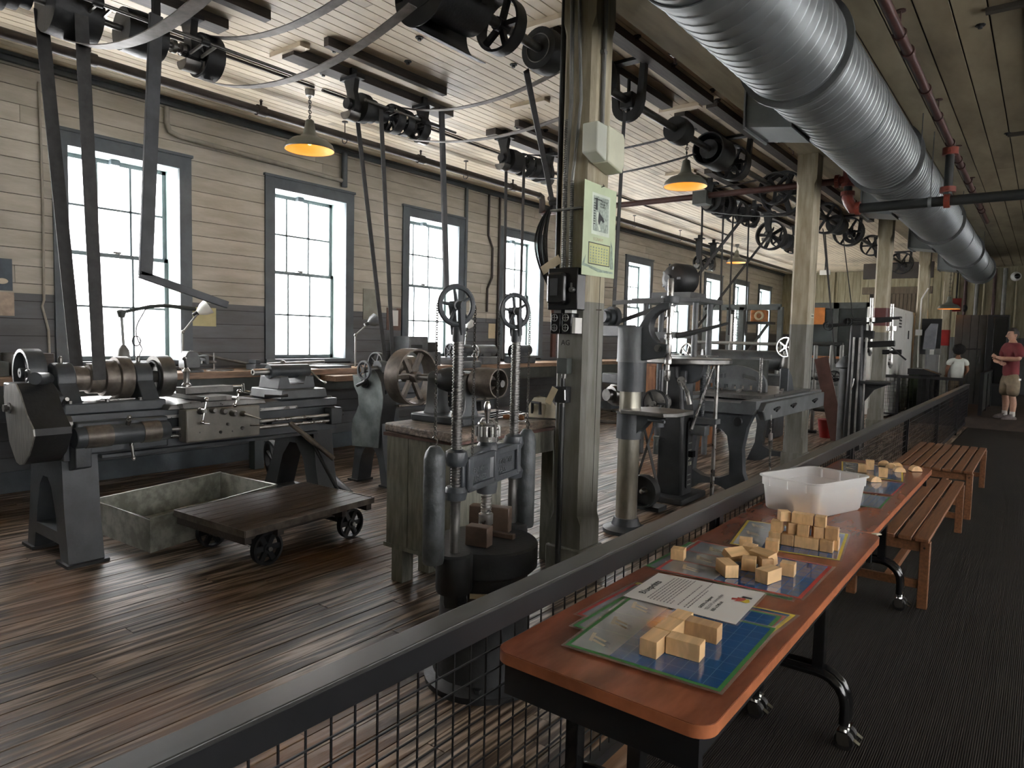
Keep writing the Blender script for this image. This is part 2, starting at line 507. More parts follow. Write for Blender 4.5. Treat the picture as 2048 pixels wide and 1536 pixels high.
class MB:
    def __init__(s):
        s.v, s.f = [], []

    def add(s, vs, fs):
        k = len(s.v)
        s.v += [Vector(p) for p in vs]
        s.f += [tuple(i + k for i in f) for f in fs]
        return s

    def box(s, x0, x1, y0, y1, z0, z1):
        x0, x1 = min(x0, x1), max(x0, x1)
        y0, y1 = min(y0, y1), max(y0, y1)
        z0, z1 = min(z0, z1), max(z0, z1)
        return s.add([(x0, y0, z0), (x1, y0, z0), (x1, y1, z0), (x0, y1, z0), (x0, y0, z1), (x1, y0, z1), (x1, y1, z1), (x0, y1, z1)],
                     [(0, 3, 2, 1), (4, 5, 6, 7), (0, 1, 5, 4), (1, 2, 6, 5), (2, 3, 7, 6), (3, 0, 4, 7)])

    def cbox(s, c, sx, sy, sz, rz=0, rx=0, ry=0):
        M = Matrix.Translation(c) @ Matrix.Rotation(rz, 4, 'Z') @ Matrix.Rotation(ry, 4, 'Y') @ Matrix.Rotation(rx, 4, 'X')
        k = len(s.v)
        s.box(-sx / 2, sx / 2, -sy / 2, sy / 2, -sz / 2, sz / 2)
        for i in range(k, len(s.v)):
            s.v[i] = M @ s.v[i]
        return s

    def bar(s, p0, p1, wd, th, wdir=(0, 0, 1)):
        """rectangular bar from p0 to p1, wd along wdir, th across"""
        p0, p1 = Vector(p0), Vector(p1)
        d = (p1 - p0).normalized()
        a = Vector(wdir)
        a = (a - d * a.dot(d)).normalized()
        b = d.cross(a)
        vs = []
        for p in (p0, p1):
            for i, j in ((-1, -1), (1, -1), (1, 1), (-1, 1)):
                vs.append(p + a * (i * wd / 2) + b * (j * th / 2))
        return s.add(vs, [(0, 3, 2, 1), (4, 5, 6, 7), (0, 1, 5, 4), (1, 2, 6, 5), (2, 3, 7, 6), (3, 0, 4, 7)])

    def prism(s, pts, axis, a0, a1):
        """2-D outline extruded along axis x/y/z: x->(y,z) y->(x,z) z->(x,y)"""
        n = len(pts)

        def P(p, a):
            return {'x': (a, p[0], p[1]), 'y': (p[0], a, p[1]), 'z': (p[0], p[1], a)}[axis]
        vs = [P(p, a0) for p in pts] + [P(p, a1) for p in pts]
        fs = [tuple(range(n))[::-1], tuple(range(n, 2 * n))]
        fs += [(i, (i + 1) % n, (i + 1) % n + n, i + n) for i in range(n)]
        return s.add(vs, fs)

    def holed(s, outer, holes, axis, a0, a1):
        """outline with holes, extruded; triangulated by mathutils"""
        from mathutils.geometry import tessellate_polygon
        loops = [[Vector((p[0], p[1], 0)) for p in l] for l in [outer] + holes]
        flat = [p for l in loops for p in l]
        tris = tessellate_polygon(loops)
        n = len(flat)

        def P(p, a):
            return {'x': (a, p[0], p[1]), 'y': (p[0], a, p[1]), 'z': (p[0], p[1], a)}[axis]
        vs = [P(p, a0) for p in flat] + [P(p, a1) for p in flat]
        fs = [tuple(t) for t in tris] + [tuple(i + n for i in t[::-1]) for t in tris]
        k = 0
        for l in loops:
            m = len(l)
            fs += [(k + i, k + (i + 1) % m, k + (i + 1) % m + n, k + i + n) for i in range(m)]
            k += m
        return s.add(vs, fs)

    def lathe(s, prof, o, d=(0, 0, 1), seg=20, a0=0.0, a1=2 * pi):
        """prof: [(r, t)] along axis d from o"""
        o = Vector(o)
        u, v, d = frame_of(d)
        full = abs(a1 - a0 - 2 * pi) < 1e-6
        n = seg if full else seg + 1
        k = len(s.v)
        for r, t in prof:
            for i in range(n):
                a = a0 + (a1 - a0) * i / seg
                s.v.append(o + d * t + (u * cos(a) + v * sin(a)) * max(r, 1e-5))
        for j in range(len(prof) - 1):
            for i in range(seg):
                i2 = (i + 1) % n
                s.f.append((k + j * n + i, k + j * n + i2, k + (j + 1) * n + i2, k + (j + 1) * n + i))
        return s

    def cyl(s, p0, p1, r0, r1=None, seg=16):
        p0, p1 = Vector(p0), Vector(p1)
        r1 = r0 if r1 is None else r1
        h = (p1 - p0).length
        return s.lathe([(0, 0), (r0, 0), (r1, h), (0, h)], p0, p1 - p0, seg)

    def tube(s, pts, r, seg=8, closed=False):
        pts = [Vector(p) for p in pts]
        n = len(pts)
        rs = r if isinstance(r, (list, tuple)) else [r] * n
        k = len(s.v)
        u = None
        for i in range(n):
            if closed:
                d = pts[(i + 1) % n] - pts[i - 1]
            else:
                d = pts[min(i + 1, n - 1)] - pts[max(i - 1, 0)]
            d = d.normalized() if d.length > 1e-9 else Vector((0, 0, 1))
            if u is None:
                u, v, _ = frame_of(d)
            else:
                u = (u - d * u.dot(d))
                u = u.normalized() if u.length > 1e-6 else frame_of(d)[0]
                v = d.cross(u)
            for j in range(seg):
                a = 2 * pi * j / seg
                s.v.append(pts[i] + (u * cos(a) + v * sin(a)) * rs[i])
        m = n if closed else n - 1
        for i in range(m):
            for j in range(seg):
                a, b = k + i * seg, k + ((i + 1) % n) * seg
                s.f.append((a + j, a + (j + 1) % seg, b + (j + 1) % seg, b + j))
        if not closed:
            s.f.append(tuple(k + j for j in range(seg))[::-1])
            s.f.append(tuple(k + (n - 1) * seg + j for j in range(seg)))
        return s

    def torus(s, c, d, R, r, seg=28, rs=8, squash=1.0):
        c = Vector(c)
        u, v, d = frame_of(d)
        k = len(s.v)
        for i in range(seg):
            a = 2 * pi * i / seg
            e = u * cos(a) + v * sin(a)
            for j in range(rs):
                b = 2 * pi * j / rs
                s.v.append(c + e * (R + r * cos(b)) + d * (r * squash * sin(b)))
        for i in range(seg):
            for j in range(rs):
                a, b = k + i * rs, k + ((i + 1) % seg) * rs
                s.f.append((a + j, a + (j + 1) % rs, b + (j + 1) % rs, b + j))
        return s

    def sph(s, c, r, seg=12, rings=8, sx=1, sy=1, sz=1):
        c = Vector(c)
        k = len(s.v)
        for i in range(rings + 1):
            t = pi * i / rings
            for j in range(seg):
                a = 2 * pi * j / seg
                s.v.append(c + Vector((r * sx * sin(t) * cos(a), r * sy * sin(t) * sin(a), r * sz * cos(t))))
        for i in range(rings):
            for j in range(seg):
                s.f.append((k + i * seg + j, k + (i + 1) * seg + j, k + (i + 1) * seg + (j + 1) % seg, k + i * seg + (j + 1) % seg))
        return s

    def ribbon(s, pts, wdir, wd, th=0.006):
        """flat belt along pts, width along wdir"""
        pts = [Vector(p) for p in pts]
        w_ = Vector(wdir).normalized()
        k = len(s.v)
        n = len(pts)
        for i in range(n):
            d = (pts[min(i + 1, n - 1)] - pts[max(i - 1, 0)]).normalized()
            a = (w_ - d * w_.dot(d)).normalized()
            b = d.cross(a)
            for p, q in ((-1, -1), (1, -1), (1, 1), (-1, 1)):
                s.v.append(pts[i] + a * (p * wd / 2) + b * (q * th / 2))
        for i in range(n - 1):
            for j in range(4):
                s.f.append((k + i * 4 + j, k + i * 4 + (j + 1) % 4, k + i * 4 + 4 + (j + 1) % 4, k + i * 4 + 4 + j))
        s.f.append((k + 3, k + 2, k + 1, k))
        e = k + (n - 1) * 4
        s.f.append((e, e + 1, e + 2, e + 3))
        return s

    def thread(s, p0, p1, r, pitch=0.01, seg=14, depth=0.16):
        p0, p1 = Vector(p0), Vector(p1)
        h = (p1 - p0).length
        n = max(2, int(h / pitch))
        prof = [(0, 0)]
        for i in range(n):
            t = h * i / n
            q = h / n
            prof += [(r * (1 - depth), t), (r * (1 - depth), t + q * 0.3), (r, t + q * 0.45), (r, t + q * 0.85)]
        prof += [(r, h), (0, h)]
        return s.lathe(prof, p0, p1 - p0, seg)

    def xf(s, M):
        s.v = [M @ p for p in s.v]
        return s


FR = {}
UNIT = {}


def mesh_obj(name, mb, m, smooth=40):
    me = bpy.data.meshes.new(name)
    me.from_pydata([tuple(p) for p in mb.v], [], mb.f)
    if m is not None:
        me.materials.append(m)
    if smooth:
        me.polygons.foreach_set('use_smooth', [True] * len(me.polygons))
        me.set_sharp_from_angle(angle=radians(smooth))
    o = bpy.data.objects.new(name, me)
    COL.objects.link(o)
    return o


def tag(o, label, cat, group=None, kind=None):
    if label:
        o['label'] = label
    if cat:
        o['category'] = cat
    if group:
        o['group'] = group
    if kind:
        o['kind'] = kind
    return o


def thing(name, label, cat, loc=(0, 0, 0), rz=0.0, group=None, kind=None):
    o = bpy.data.objects.new(name, None)
    o.empty_display_size = 0.1
    COL.objects.link(o)
    o.location = loc
    o.rotation_euler = (0, 0, rz)
    FR[o] = Matrix.Translation(loc) @ Matrix.Rotation(rz, 4, 'Z')
    return tag(o, label, cat, group, kind)


def part(root, name, mb, m, bevel=0.0, local=False, label=None, kind=None, smooth=40):
    """a mesh under root (a thing or one of its parts); mb in world coordinates unless local"""
    F = FR[root]
    if not local:
        mb.xf(F.inverted())
    o = mesh_obj(name, mb, m, smooth)
    o.parent = root
    FR[o] = F
    if bevel:
        bv = o.modifiers.new('bevel', 'BEVEL')
        bv.width = bevel
        bv.segments = 2
        bv.limit_method = 'ANGLE'
        bv.angle_limit = radians(50)
    if label:
        o['label'] = label
    if kind:
        o['kind'] = kind
    return o


def solo(name, label, cat, mb, m, loc=None, group=None, kind=None, bevel=0.0, smooth=40):
    if loc is None:
        xs = [p.x for p in mb.v]
        ys = [p.y for p in mb.v]
        zs = [p.z for p in mb.v]
        loc = ((min(xs) + max(xs)) / 2, (min(ys) + max(ys)) / 2, min(zs))
    F = Matrix.Translation(loc)
    mb.xf(F.inverted())
    o = mesh_obj(name, mb, m, smooth)
    o.location = loc
    FR[o] = F
    if bevel:
        bv = o.modifiers.new('bevel', 'BEVEL')
        bv.width = bevel
        bv.segments = 2
        bv.limit_method = 'ANGLE'
        bv.angle_limit = radians(50)
    return tag(o, label, cat, group, kind)


def copy_tree(o, parent=None):
    c = o.copy()
    COL.objects.link(c)
    if parent is not None:
        c.parent = parent
    for ch in [x for x in o.children]:
        copy_tree(ch, c)
    return c


def unit_box(name, x0, x1, y0, y1, z0, z1, m, parent):
    """board or pane: one shared unit cube per material, scaled"""
    me = UNIT.get(m.name)
    if me is None:
        b = MB().box(-.5, .5, -.5, .5, -.5, .5)
        me = bpy.data.meshes.new('board')
        me.from_pydata([tuple(p) for p in b.v], [], b.f)
        me.materials.append(m)
        UNIT[m.name] = me
    o = bpy.data.objects.new(name, me)
    COL.objects.link(o)
    o.parent = parent
    c = FR[parent].inverted() @ Vector(((x0 + x1) / 2, (y0 + y1) / 2, (z0 + z1) / 2))
    o.location = c
    o.scale = (abs(x1 - x0), abs(y1 - y0), abs(z1 - z0))
    return o


def text_mb(txt, size, M, ext=0.0004, align='LEFT', spacing=1.0):
    cu = bpy.data.curves.new('lettering', 'FONT')
    cu.body = txt
    cu.size = size
    cu.extrude = ext
    cu.align_x = align
    cu.space_line = spacing
    cu.resolution_u = 2
    ob = bpy.data.objects.new('lettering', cu)
    COL.objects.link(ob)
    dg = bpy.context.evaluated_depsgraph_get()
    me = ob.evaluated_get(dg).to_mesh()
    mb = MB()
    mb.add([M @ v.co for v in me.vertices], [tuple(p.vertices) for p in me.polygons])
    ob.evaluated_get(dg).to_mesh_clear()
    bpy.data.objects.remove(ob)
    bpy.data.curves.remove(cu)
    return mb


def arc(cx, cy, r, a0, a1, n=8):
    return [(cx + r * cos(radians(a0 + (a1 - a0) * i / n)), cy + r * sin(radians(a0 + (a1 - a0) * i / n))) for i in range(n + 1)]


def wheel(c, axis, R, wd, nsp=5, rim=0.06, hub=0.2, sp=0.14, phase=0.0, thick=None, curved=0.0):
    """spoked pulley or handwheel as one mesh: flat rim, hub, spokes"""
    c = Vector(c)
    u, v, d = frame_of(axis)
    t = thick or R * rim
    mb = MB()
    mb.lathe([(R, -wd / 2), (R * 1.01, 0), (R, wd / 2), (R - t, wd / 2), (R - t, -wd / 2), (R, -wd / 2)], c, d, 32)
    mb.lathe([(R * 0.06, -wd * .55), (R * hub, -wd * .55), (R * hub, wd * .55), (R * 0.06, wd * .55)], c, d, 14)
    for i in range(nsp):
        a = phase + 2 * pi * i / nsp
        e = u * cos(a) + v * sin(a)
        q = u * cos(a + curved) + v * sin(a + curved)
        mb.bar(c + e * R * hub * .8, c + q * (R - t * .5), R * sp, min(wd * .5, R * sp), d.cross(e))
    return mb


def drum(c, axis, R, wd, hole=0.0, crown=0.01):
    return MB().lathe([(hole * R, -wd / 2), (R * .92, -wd / 2), (R, -wd / 2), (R + crown, 0), (R, wd / 2), (R * .92, wd / 2), (hole * R, wd / 2)], c, axis, 28)
# ================================================================ the shell
def struct(name, mb, m, bevel=0.0, label=None, cat=None):
    o = solo(name, label, cat, mb, m, kind='structure', bevel=bevel)
    return o


XW = -1.12   # edge between plank floor and the visitors' walkway
STEP_Y = 16.3
PLAT = 0.18
floor = struct('floor', MB().box(WX - 0.05, XW, YB, YE, -0.16, -0.022), DARKGAP, label='dark joints under the weathered plank floor of the machine hall', cat='floor')
PW = 0.098
rows = int((XW - WX) / PW)
rest = MB()
for r in range(rows + 1):
    x0 = WX + r * PW
    x1 = min(x0 + PW - 0.006, XW)
    if x1 - x0 < 0.02:
        continue
    near = x0 > -6.2
    y = -2.2 + random.uniform(0, 1.2)
    first = True
    while y < YE:
        ln = random.uniform(3.2, 5.2)
        y1 = min(y + ln, YE)
        dz = random.uniform(-0.0015, 0.0015)
        if y < 8.6:
            unit_box('floor_plank', x0, x1, (YB if first else y), y1 - 0.003, -0.03, dz, FLOORM, floor)
        else:
            rest.box(x0, x1, y, y1 - 0.003, -0.03, dz)
        first = False
        y = y1
part(floor, 'far_floor_planks', rest, FLOORM, kind='stuff', smooth=0)

walk = struct('floor_walkway', MB().box(XW, RX + .05, YB, STEP_Y, -0.16, 0.004), MATM, label='visitor walkway covered in dark ribbed rubber matting', cat='walkway')
struct('floor_step', MB().prism([(STEP_Y, -0.1), (STEP_Y + .35, PLAT), (YE, PLAT), (YE, -0.1)], 'x', -2.2, RX + .05), mat('dark_brown_matting', (0.035, 0.024, 0.017), 0.75, 0, var=0.3), label='raised dark brown landing at the end of the walkway', cat='landing')

# ---- window wall
wb = MB()
wb.box(WX - 0.35, WX - 0.02, YB, YE, -0.1, SILL)
wb.box(WX - 0.35, WX - 0.02, YB, YE, HEAD, CEIL + .05)
edges = [YB]
for y in WINS:
    edges += [y, y + WW]
edges.append(YE)
for a, b in zip(edges[0::2], edges[1::2]):
    wb.box(WX - 0.35, WX - 0.02, a, b, SILL, HEAD)
wall = struct('wall_left', wb, DARKGAP, label='boarded window wall painted cream above and grey below', cat='wall')
RH = 0.1655
far = MB()
z = 0.0
k = 0
while z < CEIL - 0.02:
    z1 = min(z + RH - 0.006, CEIL)
    inwin = z1 > SILL + 0.02 and z < HEAD - 0.02
    spans = []
    if inwin:
        spans = list(zip(edges[0::2], edges[1::2]))
        cuts = []
        for a, b in spans:
            if b - a > 1.6:
                cuts += [(a, b)]
            elif random.random() < .12:
                m_ = a + (b - a) * random.uniform(.3, .7)
                cuts += [(a, m_ - .002), (m_ + .002, b)]
            else:
                cuts.append((a, b))
        spans = cuts
    else:
        y = YB
        while y < YE:
            y1 = min(y + random.uniform(3.5, 5.5), YE)
            spans.append((y, y1 - 0.003))
            y = y1
    for a, b in spans:
        if a < 15.5 and b > 1.0:
            unit_box('wall_board', WX - 0.02, WX + random.uniform(-.001, .002), a, b, z, z1, WALLP, wall)
        else:
            far.box(WX - 0.02, WX, a, b, z, z1)
    z += RH
    k += 1
part(wall, 'far_wall_boards', far, WALLP, kind='stuff', smooth=0)

GX = WX - 0.27
GLASS = 0.004


def window(n, y0, full=True):
    y1 = y0 + WW
    o = thing('window_%d' % n, 'tall sash window of textured panes in a dark casing', 'window', (WX, (y0 + y1) / 2, SILL), kind='structure', group='sash windows of the long wall')
    ci = 0.115
    c = MB()
    c.box(WX - .01, WX + .028, y0 - .02, y0 + ci, SILL - .0, HEAD + .02)
    c.box(WX - .01, WX + .028, y1 - ci, y1 + .02, SILL - .0, HEAD + .02)
    c.box(WX - .01, WX + .028, y0 + ci, y1 - ci, HEAD - ci, HEAD + .02)
    c.box(WX - .01, WX + .045, y0 - .035, y1 + .035, HEAD + .02, HEAD + .05)
    part(o, 'casing', c, TRIMP)
    part(o, 'window_sill', MB().box(GX, WX + .05, y0 - .02, y1 + .02, SILL - .045, SILL), TRIMP)
    a, b, t = y0 + ci, y1 - ci, HEAD - ci
    rv = MB()
    rv.box(GX - .06, WX - .01, a - .02, a, SILL, t)
    rv.box(GX - .06, WX - .01, b, b + .02, SILL, t)
    rv.box(GX - .06, WX - .01, a - .02, b + .02, t, t + .02)
    part(o, 'reveal', rv, REVP)
    mid = 2.35
    for nm, z0, z1_, gx in (('lower_sash', SILL, mid + .02, GX), ('upper_sash', mid - .02, t, GX - .035)):
        st = 0.042
        s = MB()
        s.box(gx - .017, gx + .017, a, a + st, z0, z1_)
        s.box(gx - .017, gx + .017, b - st, b, z0, z1_)
        s.box(gx - .017, gx + .017, a, b, z0, z0 + st)
        s.box(gx - .017, gx + .017, a, b, z1_ - st, z1_)
        ia, ib, iz0, iz1 = a + st, b - st, z0 + st, z1_ - st
        for i in (1, 2):
            yy = ia + (ib - ia) * i / 3
            s.box(gx - .014, gx + .014, yy - .011, yy + .011, iz0, iz1)
        zz = (iz0 + iz1) / 2
        s.box(gx - .014, gx + .014, ia, ib, zz - .011, zz + .011)
        so = part(o, nm, s, SASHP)
        for i in range(3):
            for j in range(2):
                unit_box('pane', gx - GLASS, gx, ia + (ib - ia) * i / 3, ia + (ib - ia) * (i + 1) / 3, iz0 + (iz1 - iz0) * j / 2, iz0 + (iz1 - iz0) * (j + 1) / 2, PANE, so)
    lk = MB().cbox((GX + .03, (a + b) / 2, mid + .03), .05, .05, .025)
    lk.cyl((GX + .03, (a + b) / 2 - .04, mid + .035), (GX + .03, (a + b) / 2 + .04, mid + .035), .01)
    part(o, 'sash_lock', lk, DSTEEL)
    if full:
        yc = (a + b) / 2 - .02
        ch = MB()
        ch.tube([(GX + .06, yc, t - .02), (GX + .065, yc + .01, 2.8), (GX + .06, yc + .04, 2.2), (GX + .06, yc + .06, 1.6)], .003, 5)
        ch.tube([(GX + .06, yc + .05, t - .02), (GX + .06, yc + .055, 2.45)], .003, 5)
        part(o, 'pull_cord', ch, DSTEEL)
        bk = MB().cbox((GX + .05, yc, t - .03), .06, .09, .05)
        part(o, 'blind_bracket', bk, TRIMP)
    return o


for i, y in enumerate(WINS):
    window(i + 1, y, full=i < 6)

# ---- opposite wall with its own windows (behind the walkway), back and end walls
rw = MB()
rw.box(RX + .02, RX + .35, YB, YE, -0.1, SILL)
rw.box(RX + .02, RX + .35, YB, YE, HEAD, CEIL + .05)
ed = [YB]
for y in RWINS:
    ed += [y, y + WW]
ed.append(YE)
for a, b in zip(ed[0::2], ed[1::2]):
    rw.box(RX + .02, RX + .35, a, b, SILL, HEAD)
struct('wall_right', rw, WALLP, label='cream boarded wall behind the walkway', cat='wall')
for i, y in enumerate(RWINS):
    o = thing('window_%d' % (i + 20), 'tall window in the wall behind the walkway', 'window', (RX, y + WW / 2, SILL), kind='structure', group='windows behind the walkway')
    s = MB()
    gx = RX + .27
    for yy in (y + .02, y + WW / 3, y + 2 * WW / 3, y + WW - .02):
        s.box(gx - .015, gx + .015, yy - .02, yy + .02, SILL, HEAD)
    for zz in (SILL + .02, 1.8, 2.35, 2.9, HEAD - .02):
        s.box(gx - .015, gx + .015, y, y + WW, zz - .015, zz + .015)
    part(o, 'sash', s, SASHP)
    unit_box('pane', gx - .002, gx + .002, y, y + WW, SILL, HEAD, PANE, o)
struct('wall_back', MB().box(WX - .35, RX + .35, YB - .2, YB, -.1, CEIL + .05), WALLP, label='boarded wall behind the visitors', cat='wall')
ew = struct('wall_end', MB().box(WX - .35, RX + .35, YE, YE + .2, -.1, CEIL + .05), ENDP, label='end wall of vertical cream boards', cat='wall')
x = WX
while x < RX:
    wd = .235
    unit_box('wall_board', x, x + wd - .012, YE - .018 - random.uniform(0, .003), YE, 0, CEIL, ENDP, ew)
    x += wd

# ---- ceiling
GIRX0, GIRX1 = -2.58, -2.2
ceil = struct('ceiling', MB().box(WX - .35, RX + .35, YB, YE, CEIL + .012, CEIL + .2), DARKGAP, label='boarded ceiling of the machine hall', cat='ceiling')
cr = MB()
x = WX
n_c = 0
while x < GIRX0 - .01:
    x1 = min(x + .107 - .009, GIRX0)
    y = YB + random.uniform(0, 3)
    prev = YB
    while prev < YE:
        y1 = min(y, YE)
        if prev < 9.5:
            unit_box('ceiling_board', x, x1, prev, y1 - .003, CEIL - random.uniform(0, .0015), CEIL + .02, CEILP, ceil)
            n_c += 1
        else:
            cr.box(x, x1, prev, y1 - .003, CEIL, CEIL + .02)
        prev = y1
        y = y1 + random.uniform(4.5, 6.5)
    x += .107
x = GIRX1
cd = MB()
while x < RX:
    x1 = min(x + .215 - .012, RX)
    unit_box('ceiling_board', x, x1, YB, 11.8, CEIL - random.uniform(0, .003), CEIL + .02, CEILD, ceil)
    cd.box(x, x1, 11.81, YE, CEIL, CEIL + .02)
    x += .215
part(ceil, 'far_ceiling_boards', cr, CEILP, kind='stuff', smooth=0)
part(ceil, 'far_dingy_ceiling_boards', cd, CEILD, kind='stuff', smooth=0)
struct('trim_1', MB().box(WX, WX + .05, YB, YE, CEIL - .075, CEIL).box(WX, WX + .085, YB, YE, CEIL - .03, CEIL), TRIMP, label='dark moulding along the top of the window wall', cat='moulding')
struct('baseboard_left', MB().box(WX, WX + .03, YB, YE, 0, .2), TRIMP, label='dark baseboard of the window wall', cat='baseboard')
struct('trim_2', MB().box(GIRX0, GIRX1, YB, YE, 3.93, CEIL + .01), mat('girder_paint', (0.36, 0.315, 0.215), 0.55, 0, var=0.25, scale=2, stretch=(3, .4, 3)), label='cream timber girder running along the heads of the columns', cat='girder')
# dark dirty strips and pipe clutter over the walkway
for i, (xx, ww) in enumerate(((-0.18, .10), (0.42, .14), (1.3, .12), (2.2, .12))):
    struct('trim_%d' % (i + 3), MB().box(xx, xx + ww, YB, YE, CEIL - .05, CEIL), mat('dark_batten', (0.045, 0.038, 0.026), 0.7, 0, var=0.4, scale=2), label='dark grimy batten fixed to the ceiling over the walkway', cat='batten')
for i, yy in enumerate((3.2, 6.2, 9.9, 13.6, 17.6, 21.5)):
    struct('trim_%d' % (i + 10), MB().box(-.5, RX, yy, yy + .06, CEIL - .035, CEIL), MATS['dark_batten'], label='dark cross strip on the ceiling over the walkway', cat='batten')

# ---- columns
CX, CY0, CDY, CH = -2.47, 3.944, 5.265, 0.12
COLY = [CY0 + CDY * i for i in range(-1, 5)]
clabels = ['timber column behind the visitors beside the railing', 'timber column carrying the calendar and the black switch box', 'timber column between the planer and the pipe rack, with a small stencilled plate', 'timber column behind the multi-spindle drill with a dark red band',
           'timber column with a white bent conduit beside the grey wall unit', 'timber column with a red painted band below the far lamp']
for i, y in enumerate(COLY):
    o = thing('timber_column', clabels[i], 'column', (CX, y, 0), group=None)
    c = 0.028
    h = CH
    oct_ = [(CX - h + c, y - h), (CX + h - c, y - h), (CX + h, y - h + c), (CX + h, y + h - c), (CX + h - c, y + h), (CX - h + c, y + h), (CX - h, y + h - c), (CX - h, y - h + c)]
    s = MB().prism(oct_, 'z', .42, 3.55)
    sq = [(CX - h, y - h), (CX + h, y - h), (CX + h, y + h), (CX - h, y + h)]

    def taper(z0, z1, p, q):
        m_ = MB()
        m_.add([(a[0], a[1], z0) for a in p] + [(a[0], a[1], z1) for a in q], [(k_, (k_ + 1) % len(p), (k_ + 1) % len(p) + len(p), k_ + len(p)) for k_ in range(len(p))])
        return m_
    sq8 = [(CX - h, y - h), (CX + h, y - h), (CX + h, y - h), (CX + h, y + h), (CX + h, y + h), (CX - h, y + h), (CX - h, y + h), (CX - h, y - h)]
    t1 = taper(.36, .42, sq8, oct_)
    t2 = taper(3.55, 3.62, oct_, sq8)
    s.add(t1.v, t1.f)
    s.add(t2.v, t2.f)
    s.prism(sq, 'z', 0, .36)
    s.prism(sq, 'z', 3.62, 3.93)
    part(o, 'shaft', s, COLP, smooth=20)
    b = MB()
    g = h + .022
    b.box(CX - g, CX + g, y - g, y + g, 0, .2)
    part(o, 'base_block', b, COLP, bevel=.012)
    if i in (1, 2):
        ck = MB().bar((CX + h + .0005, y + .02, .5), (CX + h + .0005, y + .035, 2.6), .004, .002, (0, 1, 0))
        part(o, 'drying_crack', ck, DARKGAP)
    if i == 3:
        part(o, 'painted_band', MB().prism([(a[0] + (.001 if a[0] > CX else -.001), a[1] + (.001 if a[1] > y else -.001)) for a in oct_], 'z', 1.95, 2.28), mat('band_red', (.11, .03, .027), .5), label='dark red band')
    if i == 5:
        part(o, 'painted_band', MB().prism([(a[0] + (.001 if a[0] > CX else -.001), a[1] + (.001 if a[1] > y else -.001)) for a in oct_], 'z', 1.62, 2.1), REDB, label='red band')
    if i == 2:
        pl = part(o, 'stencil_plate', MB().box(CX + h, CX + h + .003, y - .06, y + .06, 1.915, 1.965), IVORY)
        mk = MB()
        for q in range(7):
            mk.box(CX + h + .003, CX + h + .0036, y - .05 + q * .015, y - .041 + q * .015, 1.925 + .004 * (q % 2), 1.952)
        part(pl, 'stencil_marks', mk, INK, smooth=0)
# ================================================================ railing
RT = 0.85
RXL, RXR = -1.24, -1.165
RC = (RXL + RXR) / 2
posts = [-2.6, 0.28, 3.2, 6.08, 8.96, 11.84, 14.7, 16.7]
rail = thing('guard_railing', 'long dark grey guard railing with wire mesh infill beside the walkway', 'railing', (RC, posts[0], 0))
part(rail, 'top_rail', MB().box(RXL, RXR, posts[0], posts[-1], RT - .014, RT), RAILM, bevel=.003)
part(rail, 'rail_beam', MB().box(RC - .028, RC + .028, posts[0], posts[-1], RT - .085, RT - .014), BLKP, bevel=.003)
part(rail, 'bottom_rail', MB().box(RC - .02, RC + .02, posts[0], posts[-1], .05, .09), BLKP)
for y in posts:
    part(rail, 'post', MB().box(RC - .025, RC + .025, y - .025, y + .025, 0, RT - .05), BLKP)
for a, b in zip(posts[:-1], posts[1:]):
    m_ = MB()
    fr = .02
    m_.box(RC - .012, RC + .012, a + .03, a + .03 + fr, .09, RT - .085)
    m_.box(RC - .012, RC + .012, b - .03 - fr, b - .03, .09, RT - .085)
    n = int((b - a - .1) / .067)
    for i in range(1, n):
        y = a + .05 + (b - a - .1) * i / n
        m_.bar((RC, y, .09), (RC, y, RT - .085), .0042, .0042, (0, 1, 0))
    for i in range(1, 11):
        z = .09 + (RT - .175) * i / 11
        m_.bar((RC + .004, a + .05, z), (RC + .004, b - .05, z), .0042, .0042)
    part(rail, 'wire_mesh', m_, BLKP, smooth=0)
cr_ = thing('cross_railing', 'black railing across the end of the machine hall in front of the child', 'railing', (-2.0, posts[-1], 0))
part(cr_, 'top_rail', MB().bar((RC - .07, posts[-1] + .06, .93), (-3.0, posts[-1] + .1, .93), .06, .05), BLKP)
part(cr_, 'bottom_rail', MB().bar((RC - .07, posts[-1] + .06, .12), (-3.0, posts[-1] + .1, .12), .03, .03), BLKP)
m_ = MB()
for i in range(24):
    x = -1.29 - i * .073
    m_.bar((x, posts[-1] + .05, .12), (x, posts[-1] + .05, .92), .006, .006, (1, 0, 0))
for i in range(9):
    m_.bar((-1.27, posts[-1] + .05, .2 + i * .08), (-2.98, posts[-1] + .05, .2 + i * .08), .004, .004)
part(cr_, 'wire_mesh', m_, BLKP, smooth=0)
for x in (-1.32, -1.9, -2.45, -2.98):
    part(cr_, 'post', MB().box(x - .03, x + .03, posts[-1] + .02, posts[-1] + .08, 0, .92), BLKP)
r2 = thing('landing_railing', 'black solid panelled railing on the raised landing beside the man', 'railing', (-1.0, 17.4, PLAT))
part(r2, 'panel', MB().box(-1.02, -.99, 17.3, 20.2, PLAT + .05, 1.02), RAILM)
part(r2, 'top_rail', MB().box(-1.04, -.97, 17.25, 20.2, 1.02, 1.07), BLKP)
for y in (17.28, 18.7, 20.1):
    part(r2, 'post', MB().box(-1.04, -.97, y - .03, y + .03, PLAT, 1.03), BLKP)

# ================================================================ folding tables
TZ = 0.74


def rrect(x0, x1, y0, y1, r, n=6):
    return (arc(x1 - r, y1 - r, r, 0, 90, n) + arc(x0 + r, y1 - r, r, 90, 180, n) + arc(x0 + r, y0 + r, r, 180, 270, n) + arc(x1 - r, y0 + r, r, 270, 360, n))


